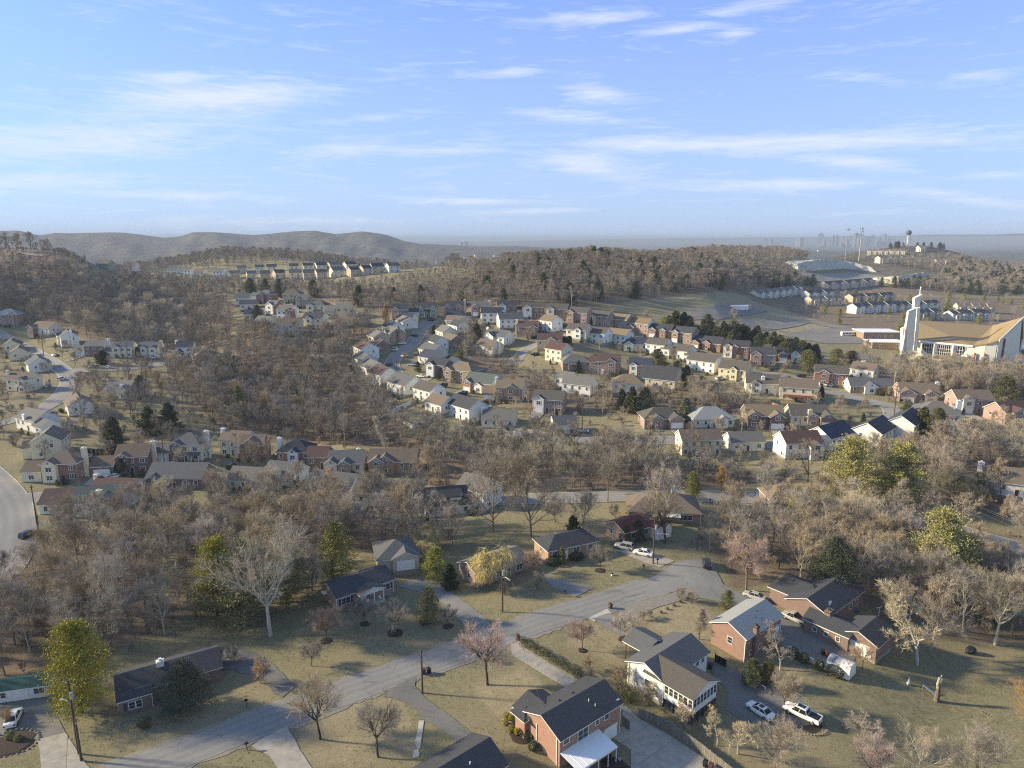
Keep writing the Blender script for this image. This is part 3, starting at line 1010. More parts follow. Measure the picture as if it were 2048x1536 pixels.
def gen_bare(seed,H=14,trunk_frac=.25,n1=9,n2=6,n3=6,n4=7,spread=.62,l1=.5,up=.25,stems=1,r0=.26,wig=.14,droop=0.0,tw=.026,leader=True,shape=None,tlen=1.15,limb=1.0):
 R=random.Random(seed)
 T,C=MB(),MB()

 def path(p,d,L,n,r_a,r_b,mb,sides,up_,wig_,cap=False):
  pts=[p]; rad=[r_a]; dirs=[d]
  st=L/n
  for i in range(n):
   d=_norm((d[0]+R.gauss(0,wig_),d[1]+R.gauss(0,wig_),d[2]+R.gauss(0,wig_)*.7+up_))
   p=(p[0]+d[0]*st,p[1]+d[1]*st,p[2]+d[2]*st)
   pts.append(p); dirs.append(d)
   rad.append(r_a+(r_b-r_a)*(i+1)/n)
  mb.tube(pts,rad,sides,cap)
  return pts,dirs,rad

 def sub(pts,t):
  k=t*(len(pts)-1); i=min(int(k),len(pts)-2); f=k-i
  return tuple(pts[i][j]*(1-f)+pts[i+1][j]*f for j in range(3)),i

 def twigs(pts,dirs,L,n):
  for k in range(n):
   t=R.uniform(.15,1)
   p,i=sub(pts,t)
   d=_perp(dirs[i],R.uniform(.35,.95),R.uniform(0,6.28))
   d=_norm((d[0],d[1],d[2]+.25-droop*2.2))
   l=L*R.uniform(.5,1.1)
   q=(p[0]+d[0]*l,p[1]+d[1]*l,p[2]+d[2]*l-droop*l*.4)
   s=_perp(d,1.57,R.uniform(0,6.28))
   w=tw*R.uniform(.7,1.3)
   C.add([(p[0]+s[0]*w,p[1]+s[1]*w,p[2]+s[2]*w),(p[0]-s[0]*w,p[1]-s[1]*w,p[2]-s[2]*w),q],[(0,1,2)])
   # a side shoot
   m=tuple((p[j]+q[j])/2 for j in range(3))
   e=_perp(d,R.uniform(.5,.9),R.uniform(0,6.28))
   l2=l*.55
   C.add([(m[0]+s[0]*w*.7,m[1]+s[1]*w*.7,m[2]+s[2]*w*.7),(m[0]-s[0]*w*.7,m[1]-s[1]*w*.7,m[2]-s[2]*w*.7),
    (m[0]+e[0]*l2,m[1]+e[1]*l2,m[2]+e[2]*l2-droop*l2*.5)],[(0,1,2)])

 for s_ in range(stems):
  if stems>1:
   a=6.28*s_/stems+R.uniform(-.4,.4)
   d0=_norm((math.cos(a)*.34,math.sin(a)*.34,1)); p0=(math.cos(a)*.12,math.sin(a)*.12,-.3)
  else:
   d0=(0,0,1); p0=(0,0,-.3)
  TL=H*(.86 if leader else trunk_frac+.12)
  tp,td,tr=path(p0,d0,TL,8 if leader else 4,r0,.03 if leader else r0*.62,T,7,.06,wig*.45)
  for i in range(n1):
   t=(trunk_frac+(1-trunk_frac)*(i+R.uniform(0,.8))/n1) if leader else R.uniform(.8,1)
   p,k=sub(tp,min(t,.98))
   roll=i*2.4+R.uniform(-.4,.4)
   hfr=(t-trunk_frac)/(1-trunk_frac) if leader else .3
   env=shape(hfr) if shape else (1-.55*max(hfr,0))
   d=_perp(td[k],spread*(1.15-.5*hfr)*R.uniform(.8,1.15),roll)
   L1=H*l1*env*R.uniform(.8,1.12)
   ra=(r0*.5*(1-.6*hfr) if leader else r0*R.uniform(.42,.6))*limb
   bp,bd,br=path(p,d,L1,5,ra,.022,T,5,up*.5,wig)
   for j in range(n2):
    t2=.22+.78*(j+R.random())/n2
    p2,k2=sub(bp,t2)
    d2=_perp(bd[k2],R.uniform(.4,.85),R.uniform(0,6.28))
    L2=L1*.5*(1.15-.6*t2)*R.uniform(.7,1.2)
    cp,cd,cr=path(p2,d2,L2,3,br[k2]*.55,.014,T,4,up*.45-droop*.3,wig*1.2)
    for l in range(n3):
     t3=.2+.8*(l+R.random())/n3
     p3,k3=sub(cp,t3)
     d3=_perp(cd[k3],R.uniform(.35,.8),R.uniform(0,6.28))
     L3=max(.5,L2*.5*R.uniform(.6,1.2))
     ep,ed,er=path(p3,d3,L3,2,.018,.008,C,3,up*.3-droop*.6,wig*1.2)
     twigs(ep,ed,tlen*H/14,n4)
 return T,C

def gen_lobed(seed,H=14,W=12,n=14000,leaf=.4,lobes=40,r0=.3,low=.12,flat=.7,tuft=1.0,droop=0.0,stretch=.3):
 """a ragged broad evergreen: leaf-sized faces on many uneven boughs"""
 R=random.Random(seed)
 T,C=MB(),MB()
 T.tube([(0,0,-.3),(R.uniform(-.3,.3),R.uniform(-.3,.3),H*.45),(R.uniform(-.4,.4),0,H*.9)],[r0,r0*.7,.05],7)
 per=n // lobes
 lean=(R.uniform(-.1,.1),R.uniform(-.1,.1))
 for i in range(lobes):
  t=low+(1-low)*((i+R.random())/lobes)
  a=i*2.39996+R.uniform(-.5,.5)
  env=(math.sin(min(1,.18+t*.82)*math.pi)**.55)*(1.12-.55*t)
  rad=W/2*env*R.uniform(.35,.86)
  lr=W*R.uniform(.10,.19)*(1.15-.5*t)
  cx,cy,cz=math.cos(a)*rad+lean[0]*H*t,math.sin(a)*rad+lean[1]*H*t,H*t
  T.tube([(lean[0]*H*t,lean[1]*H*t,cz-rad*.35),(cx*.9,cy*.9,cz-lr*.2)],[.08,.03],4,False)
  for k in range(per):
   z=R.uniform(-1,1); ph=R.uniform(0,6.283); q=math.sqrt(1-z*z)
   rr=lr*R.uniform(.45,1.08)*(1+.35*math.sin(3*ph+i)*(1-abs(z)))
   nx,ny,nz=q*math.cos(ph),q*math.sin(ph),z
   ra_=(nx*math.cos(a)+ny*math.sin(a))*stretch
   x,y,zz=cx+nx*rr+math.cos(a)*ra_*rr,cy+ny*rr+math.sin(a)*ra_*rr,cz+nz*rr*flat+ra_*rr*.12
   zz -=droop*rr*R.random()
   s=leaf*R.uniform(.55,1.3)
   d=_norm((nx+R.gauss(0,.5),ny+R.gauss(0,.5),nz*.6+.35*tuft-droop+R.gauss(0,.45)))
   u=_perp(d,1.57,R.uniform(0,6.28)); w=s*.26
   C.add([(x-u[0]*w,y-u[1]*w,zz-u[2]*w),(x+u[0]*w,y+u[1]*w,zz+u[2]*w),(x+d[0]*s,y+d[1]*s,zz+d[2]*s)],[(0,1,2)])
 return T,C

def gen_leafy(seed,H=9,W=5,kind='cone',n=5200,leaf=.26,base=.04,r0=.2,clumps=70,lean=.0):
 """evergreens: leaf-sized faces gathered on boughs through the crown's volume"""
 R=random.Random(seed)
 T,C=MB(),MB()
 T.tube([(0,0,-.3),(R.uniform(-.1,.1),R.uniform(-.1,.1),H*.45),(0,0,H*.92)],[r0,r0*.7,.04],6)
 per=n // clumps
 for i in range(clumps):
  t=base+(1-base)*((i+R.random())/clumps)
  a=i*2.39996+R.uniform(-.3,.3)
  if kind=='cone':
   rad=W/2*(1-t)**.62*(1.0 if t>.1 else .75)*R.uniform(.55,1.15)+.12
  elif kind=='egg':
   rad=W/2*math.sin(min(1,(t*.93+.07))**.75*math.pi)**.6*R.uniform(.75,1.1)
  elif kind=='column':
   rad=W/2*(1-t**4)*R.uniform(.85,1.05)
  elif kind=='ball':
   rad=W/2*math.sqrt(max(0,1-(2*t-1)**2))*R.uniform(.9,1.03)
  else:   # pine: whorled, uneven plates
   rad=W/2*(1-t)**.5*R.choice((.45,.7,.9,1.0,1.2))*(1.0 if t>.15 else .8)+.3
  z=H*t
  ca,sa=math.cos(a),math.sin(a)
  tilt={'cone':.25,'pine':.18,'egg':.1,'column':.9,'ball':0}[kind]
  if kind in ('cone','pine','egg'):
   T.tube([(0,0,z-rad*tilt),(ca*rad*.8,sa*rad*.8,z)],[.045,.015],3,False)
  thick={'cone':.10,'pine':.05,'egg':.16,'column':.12,'ball':.16}[kind]*H*(.35 if kind=='pine' else .45)
  for k in range(per):
   # along the bough, densest towards its tip
   f=R.random()**.55
   wd=rad*(.42 if kind in ('pine','cone') else .5)*(1.1-.5*f)+.12
   lx=rad*f; ly=R.gauss(0,.5)*wd
   x=ca*lx-sa*ly; y=sa*lx+ca*ly
   zz=z+rad*tilt*(f-.5)*.8+R.gauss(0,.5)*thick
   if kind=='ball':
    ph=R.uniform(0,6.28); cz=R.uniform(-1,1); rr=W/2*R.uniform(.8,1.02); q=math.sqrt(1-cz*cz)
    x,y,zz=rr*q*math.cos(ph),rr*q*math.sin(ph),H/2+H/2*cz*R.uniform(.9,1.02)
   s=leaf*R.uniform(.6,1.3)
   d=_norm((ca+R.gauss(0,.7),sa+R.gauss(0,.7),R.gauss(.15,.5)))
   u=_perp(d,1.57,R.uniform(0,6.28))
   w=s*(.22 if kind=='pine' else .42)
   C.add([(x-u[0]*w,y-u[1]*w,zz-u[2]*w),(x+u[0]*w,y+u[1]*w,zz+u[2]*w),(x+d[0]*s,y+d[1]*s,zz+d[2]*s)],[(0,1,2)])
 return T,C

PROTO={}

def proto(key,gen,trunk_mat,crown_mat):
 T,C=gen
 PROTO[key]=(T.mesh(key+'_trunk',[trunk_mat]),C.mesh(key+'_crown',[crown_mat]))

def mid_shape(h):
 return .35+.9*math.sin(max(0.0,min(1,h*.85+.15))*math.pi)**.8*(1-.35*h)

for i in range(5):      # spreading deciduous trees of woods and gardens
 proto('spread%d' % i,gen_bare(10+i,H=13,trunk_frac=.22,n1=11,n2=6,n3=5,n4=7,spread=.8,l1=.42,up=.22,r0=.17,tw=.022,shape=mid_shape),BARK[['grey','pale','brown','grey','grey'][i]],TW[['grey','tan','brown','grey','tan'][i]])
for i in range(3):      # tall slim forest trees
 proto('slim%d' % i,gen_bare(30+i,H=16,trunk_frac=.35,n1=10,n2=5,n3=5,n4=6,spread=.55,l1=.26,up=.25,r0=.17,shape=mid_shape),BARK[['pale','grey','brown'][i]],TW[['grey','brown','tan'][i]])
for i in range(2):      # small twiggy ones and thicket
 proto('bush%d' % i,gen_bare(40+i,H=5,trunk_frac=.08,n1=7,n2=5,n3=4,n4=7,spread=.6,l1=.5,up=.2,stems=3,r0=.06,tw=.02,tlen=1.7,shape=mid_shape),BARK['brown'],TW[['brown','tan'][i]])
for i in range(3):      # garden ornamentals, short trunk, vase of fine twigs
 proto('garden%d' % i,gen_bare(50+i,H=7,trunk_frac=.25,n1=11,n2=7,n3=6,n4=10,spread=.8,l1=.60,up=.14,r0=.12,leader=False,tw=.011,tlen=1.7,wig=.18),BARK['brown'],TW[['pink','brown','tan'][i]])
for i in range(2):      # knotty maples with stout dark limbs
 proto('maple%d' % i,gen_bare(60+i,H=9,trunk_frac=.3,n1=9,n2=8,n3=7,n4=10,spread=.85,l1=.66,up=.2,r0=.2,leader=False,tw=.011,tlen=1.6,wig=.22,limb=1.1),BARK['dark'],TW[['tan','pink'][i]])
proto('sycamore',gen_bare(71,H=20,trunk_frac=.2,n1=11,n2=9,n3=7,n4=9,spread=.78,l1=.62,up=.2,r0=.36,leader=False,tw=.018,tlen=1.1,wig=.15,limb=1.15),BARK['pale'],TW['pale'])
proto('sycamore1',gen_bare(73,H=19,trunk_frac=.25,n1=13,n2=8,n3=7,n4=9,spread=.7,l1=.46,up=.2,r0=.28,tw=.014,tlen=1.05,wig=.15,shape=mid_shape),BARK['pale'],TW['pale'])
proto('great',gen_bare(75,H=20,trunk_frac=.15,n1=17,n2=9,n3=7,n4=9,spread=.66,l1=.56,up=.2,r0=.3,tw=.02,tlen=1.2,shape=mid_shape),BARK['grey'],TW['tan'])
proto('poplar',gen_bare(80,H=16,trunk_frac=.1,n1=26,n2=4,n3=4,n4=6,spread=.25,l1=.16,up=.4,r0=.16,tw=.025),BARK['pale'],TW['pale'])
proto('willow',gen_bare(85,H=9,trunk_frac=.2,n1=10,n2=6,n3=7,n4=10,spread=.85,l1=.42,up=.05,r0=.22,droop=.5,tw=.018,tlen=2.3,leader=False),BARK['brown'],TW['gold'])
proto('pear',gen_bare(87,H=9,trunk_frac=.12,n1=16,n2=6,n3=5,n4=8,spread=.5,l1=.38,up=.25,r0=.15,tw=.018,shape=lambda h:.9-.7*h),BARK['brown'],TW['orange'])
proto('snag',gen_bare(89,H=8,trunk_frac=.2,n1=10,n2=7,n3=6,n4=8,spread=.9,l1=.34,up=.2,r0=.14,tw=.018,wig=.28,tlen=.8),BARK['pale'],TW['pale'])
proto('crepe',gen_bare(91,H=5,trunk_frac=.1,n1=6,n2=5,n3=5,n4=8,spread=.45,l1=.5,up=.2,stems=4,r0=.06,tw=.014,tlen=1.2),BARK['grey'],TW['orange'])
proto('cedar0',gen_leafy(100,H=10,W=7.2,kind='cone',n=7600,leaf=.36,clumps=60),BARK['brown'],LEAF['cedar'])
proto('cedar1',gen_lobed(101,H=9,W=7.0,n=10000,leaf=.26,lobes=44,low=.06,flat=.8,stretch=.4),BARK['brown'],LEAF['dark'])
proto('pine0',gen_lobed(102,H=16,W=13.5,n=24000,leaf=.36,lobes=80,flat=.38,stretch=.9),BARK['brown'],LEAF['pine'])
proto('pine1',gen_lobed(109,H=15,W=12.5,n=24000,leaf=.36,lobes=72,flat=.4,stretch=.9),BARK['brown'],LEAF['pine'])
proto('magnolia',gen_lobed(104,H=9,W=9.5,n=15000,leaf=.30,lobes=60,low=.08,flat=.8),BARK['brown'],LEAF['magnolia'])
proto('broad',gen_lobed(105,H=9,W=8.6,n=15000,leaf=.26,lobes=44,flat=.8,stretch=.4),BARK['brown'],LEAF['lime'])
proto('ball',gen_leafy(106,H=1.5,W=1.7,kind='ball',n=1800,leaf=.13,clumps=20,r0=.05),BARK['brown'],LEAF['hedge'])
proto('column',gen_leafy(107,H=4,W=1.5,kind='column',n=2600,leaf=.2,clumps=60,r0=.07),BARK['brown'],LEAF['cedar'])
proto('goldbush',gen_leafy(108,H=.9,W=1.0,kind='ball',n=900,leaf=.11,clumps=20,r0=.04),BARK['brown'],LEAF['gold'])

def tree(key,name,cat,label,x,y,h=None,group=None,rz=None,leaf=None,bark=None,wide=1.0,z=None,crown_name='crown'):
 """one tree: an empty at its foot with trunk and crown"""
 T,C=PROTO[key]
 base_h=PROTO_H[key]
 s=(h/base_h) if h else 1
 rr=random.Random(int(x*13+y*7))
 root=thing(name,label,cat,(x,y,(ground(x,y) if z is None else z)),rz if rz is not None else rr.uniform(0,6.28),group)
 root.scale=(s*wide,s*wide,s)
 t=obj('trunk' if not name.endswith(('shrub','bush')) else 'stem',T,root)
 c=obj(crown_name,C,root)
 if leaf:
  c.material_slots[0].link='OBJECT'; c.material_slots[0].material=leaf
 if bark:
  t.material_slots[0].link='OBJECT'; t.material_slots[0].material=bark
 return root

PROTO_H={k:max(v[2] for v in [tuple(w.co) for w in C.vertices]) for k,(T,C) in PROTO.items()}
PLACED=[]     # every tree placed so far, for spacing

def tree_px(key,u,v,h,label,name='bare_tree',cat='tree',**kw):
 x,y,z=at(u,v)
 PLACED.append((x,y,h*.28))
 keep(x,y,min(h*.14,2.0))
 return tree(key,name,cat,label,x,y,h,**kw)

G_LAWN='garden trees on the lawns'
# hand-placed trees: prototype, pixel of the foot, height in metres, label, options
hand=[
 ('great',905,1090,13,'broad grey bare tree behind the golden willow',dict(leaf=TW['grey'])),
 ('spread0',800,1105,11,'grey bare tree behind the beige garage',dict(wide=1.2)),
 ('great',1165,1060,12,'tan bare tree between the hip-roofed ranch and the red-brown roof',dict(wide=1.1)),
 ('bush1',1075,1178,4.5,'brown thicket below the hip-roofed ranch corner',dict()),
 ('bush0',1010,1190,4.0,'brown thicket beside the maple-side utility pole',dict()),
 ('spread1',1420,1100,9,'tan bare tree left of the pinkish one at the street end',dict(wide=1.2)),
 ('great',625,1200,12,'bare tree at the left gable of the porch house',dict(leaf=TW['brown'])),
 ('sycamore1',330,1270,14,'bare grey tree at the edge of the lawn behind the cottage',dict(leaf=TW['grey'])),
 ('spread0',400,1250,10,'low bare tree at the wood edge below the golden pine pair',dict(wide=1.3)),
 ('sycamore',1860,1300,13,'branching bare tree between the dead tree and the wood',dict(leaf=TW['tan'],wide=.9)),
 ('sycamore',541,1272,22.5,'tall pale-barked bare tree spreading over dark evergreens beside the street lawn',dict()),
 ('garden0',652,1282,8,'thin pinkish bare tree in a mulch ring before the left gable of the porch house',dict()),
 ('garden1',730,1248,5.5,'young slender bare tree in a mulch ring before the porch',dict(leaf=TW['brown'])),
 ('garden1',791,1266,6.8,'spreading bare tree in the widest mulch ring of the porch house lawn',dict()),
 ('garden2',896,1252,4.6,'small grey bare tree in a mulch ring beside the glossy magnolia',dict(leaf=TW['grey'])),
 ('maple1',975,1370,11.5,'dark-limbed maple with a wide pink crown on the lawn by the driveway',dict()),
 ('maple0',641,1478,10.5,'stout maple with pale orange twigs beside the worn driveway',dict()),
 ('maple0',757,1514,9.5,'gnarled half-pollarded tree nearest the garden path',dict(leaf=TW['grey'],rz=2.0)),
 ('garden1',624,1333,4.6,'low spreading bare tree on the verge opposite the pollarded tree',dict(leaf=TW['grey'])),
 ('crepe',524,1366,5.0,'rusty multi-stemmed bare shrub tree on the patched driveway',dict()),
 ('garden0',1165,1300,6.8,'straight-trunked pink bare tree in the yellow lawn of the white house',dict()),
 ('garden1',1249,1279,5.6,'leaning dark bare tree in a mulch ring by the white house drive',dict(leaf=TW['tan'])),
 ('pear',1398,1278,6.6,'dense tan bare tree at the corner of the silver-roofed brick house',dict(leaf=TW['tan'])),
 ('bush1',1237,1378,5.2,'twiggy tan bare tree against the white gable wall',dict(name='bare_tree')),
 ('crepe',1176,1340,3.0,'small rusty shrub tree beside the long hedge',dict()),
 ('crepe',1298,1412,4.5,'clump of upright brown stems by the white wall',dict(leaf=TW['brown'])),
 ('crepe',1366,1455,4.6,'pruned bare tree in front of the raised sunroom',dict(leaf=TW['tan'])),
 ('snag',1434,1492,5.6,'pale twisted young tree on the grass below the sunroom corner',dict()),
 ('snag',1476,1508,8.0,'tall pale twiggy tree half hiding the white saloon',dict()),
 ('garden2',1568,1420,7.4,'bare tan tree between the white saloon and the white pickup',dict(leaf=TW['tan'])),
 ('great',1548,1545,9.5,'bushy olive-grey bare tree at the bottom edge below the white pickup',dict(wide=1.1)),
 ('garden2',1727,1480,4.6,'dark-limbed spreading small tree beside the wire fence',dict(leaf=TW['tan'],wide=1.4)),
 ('great',1935,1600,12.5,'broad tan bare tree filling the bottom right corner',dict(wide=1.1)),
 ('sycamore1',1830,1580,10.5,'hazy tan bare tree at the bottom edge, second from the right corner',dict(leaf=TW['tan'])),
 ('garden2',1740,1565,8.0,'low pinkish bare tree at the bottom edge near the wire fence',dict(leaf=TW['pink'])),
 ('great',2060,1480,11,'orange-tinted bare tree at the right edge above the timber ladder',dict(leaf=TW['orange'])),
 ('snag',1835,1330,15,'pale dead-looking tree with sprawling low branches beside the brick garage',dict(wide=1.15)),
 ('garden2',1724,1337,5.6,'rusty bare tree in front of the white barrel-roofed shed',dict(leaf=TW['orange'],name='bare_tree')),
 ('snag',1560,1340,8.2,'pollarded bare tree beside the walled court',dict(leaf=TW['tan'])),
 ('great',1062,1072,27,'huge bare tan tree standing behind the grey-roofed ranch house',dict(wide=1.1)),
 ('great',985,1062,24,'great bare tree leaning over the black-roofed house with the dormer',dict(wide=1.15)),
 ('sycamore1',1215,1005,16,'round grey bare tree on twin trunks beside the back road',dict(leaf=TW['grey'],bark=BARK['grey'])),
 ('sycamore1',1330,1086,21,'tall tangled bare tree on an ivy-wrapped trunk before the brown hip-roofed ranch',dict(bark=BARK['brown'],leaf=TW['tan'])),
 ('sycamore',1330,1087,16,'stout forked bare tree sharing the foot of the ivy-wrapped trunk',dict(bark=BARK['brown'],leaf=TW['tan'],rz=1.0,wide=.8)),
 ('garden1',1110,1046,7,'small vase-shaped bare tree on the grass behind the grey-roofed ranch',dict(leaf=TW['grey'])),
 ('pear',1443,985,9,'rounded orange-brown tree on the verge of the back road',dict()),
 ('maple1',1492,1180,13,'pinkish bare tree with a fine crown right of the street end',dict(bark=BARK['grey'])),
 ('garden0',1200,1140,7.2,'bare tree in a mulch ring on the green lawn before the grey-roofed ranch',dict(leaf=TW['grey'])),
 ('garden0',1068,1145,6.5,'pinkish twiggy tree at the left corner of the grey-roofed ranch',dict()),
 ('poplar',773,912,15.5,'narrow pale columnar poplar standing above the wooded valley',dict()),
 ('spread3',655,1000,10.5,'orange-crowned bare tree between the roofs of the valley road',dict(leaf=TW['orange'],bark=BARK['brown'])),
 ('maple0',750,1010,12.0,'wide tan tree hiding the long brick house on the valley road',dict(leaf=TW['tan'])),
 ('maple0',825,1012,12.5,'dark many-limbed tree at the right end of the grey house',dict(leaf=TW['grey'])),
 ('slim1',336,1078,13,'straight dark-trunked bare tree on the grass behind the brick ranch',dict(wide=1.3)),
 ('sycamore1',235,1265,18.0,'slim pale-trunked bare tree behind the dark-roofed cottage',dict(wide=.9)),
 ('sycamore',205,1225,16,'many-forked grey bare tree at the left end of the creek wood',dict(wide=.9,leaf=TW['grey'])),
 ('great',30,1290,15.5,'wide tan bare tree on the bank at the left edge',dict(wide=1.2)),
 ('great',120,1210,14,'tan bare tree in front of the hidden cottage in the creek wood',dict(wide=1.1)),
 ('great',225,1160,14,'broad bare tree below the gabled grey house',dict(wide=1.2)),
 ('sycamore1',290,668,22,'tall pale-trunked tree standing out of the hillside wood',dict(wide=.8)),
 ('pear',772,655,15,'tall golden-brown tree left of the first house of the crescent',dict()),
 ('sycamore1',1838,1190,14,'bare tree with light forked trunks in the eastern wood',dict(leaf=TW['tan'])),
 ('sycamore',1990,1290,17,'bare tree with ivy-green lower trunks at the right edge of the wood',dict(leaf=TW['grey'])),
 ('sycamore1',1925,1262,15,'slender pale-trunked tree at the edge of the grass bank',dict(leaf=TW['grey'])),
 ('sycamore1',2045,1215,14,'yellowish twiggy tree at the right edge beside the small tan roof',dict(leaf=TW['tan'])),
 ('great',1740,1200,14.5,'grey bare tree behind the dark-roofed brick house',dict(leaf=TW['grey'])),
 ('great',1600,1140,14,'tan bare tree in the thicket left of the dark pine',dict(leaf=TW['tan'],wide=1.2)),
 ('pear',2005,1050,9,'tan pear-shaped tree above the bend of the back road',dict(leaf=TW['tan'])),
 ('spread1',1960,1030,9,'small orange-leaved tree under the power lines',dict(leaf=TW['orange'])),
 ('spread0',1855,775,15,'slim bare tree standing in front of the church',dict(leaf=TW['tan'])),
 ('spread3',1940,800,14,'tan bare tree before the right half of the church',dict(leaf=TW['tan'])),
 ('crepe',16,1450,3,'stubby rose bush beside the dark planting bed',dict()),
]
for (k,u,v,h,lab,kw) in hand:
 kw=dict(kw)
 tree_px(k,u,v,h,lab,**kw)
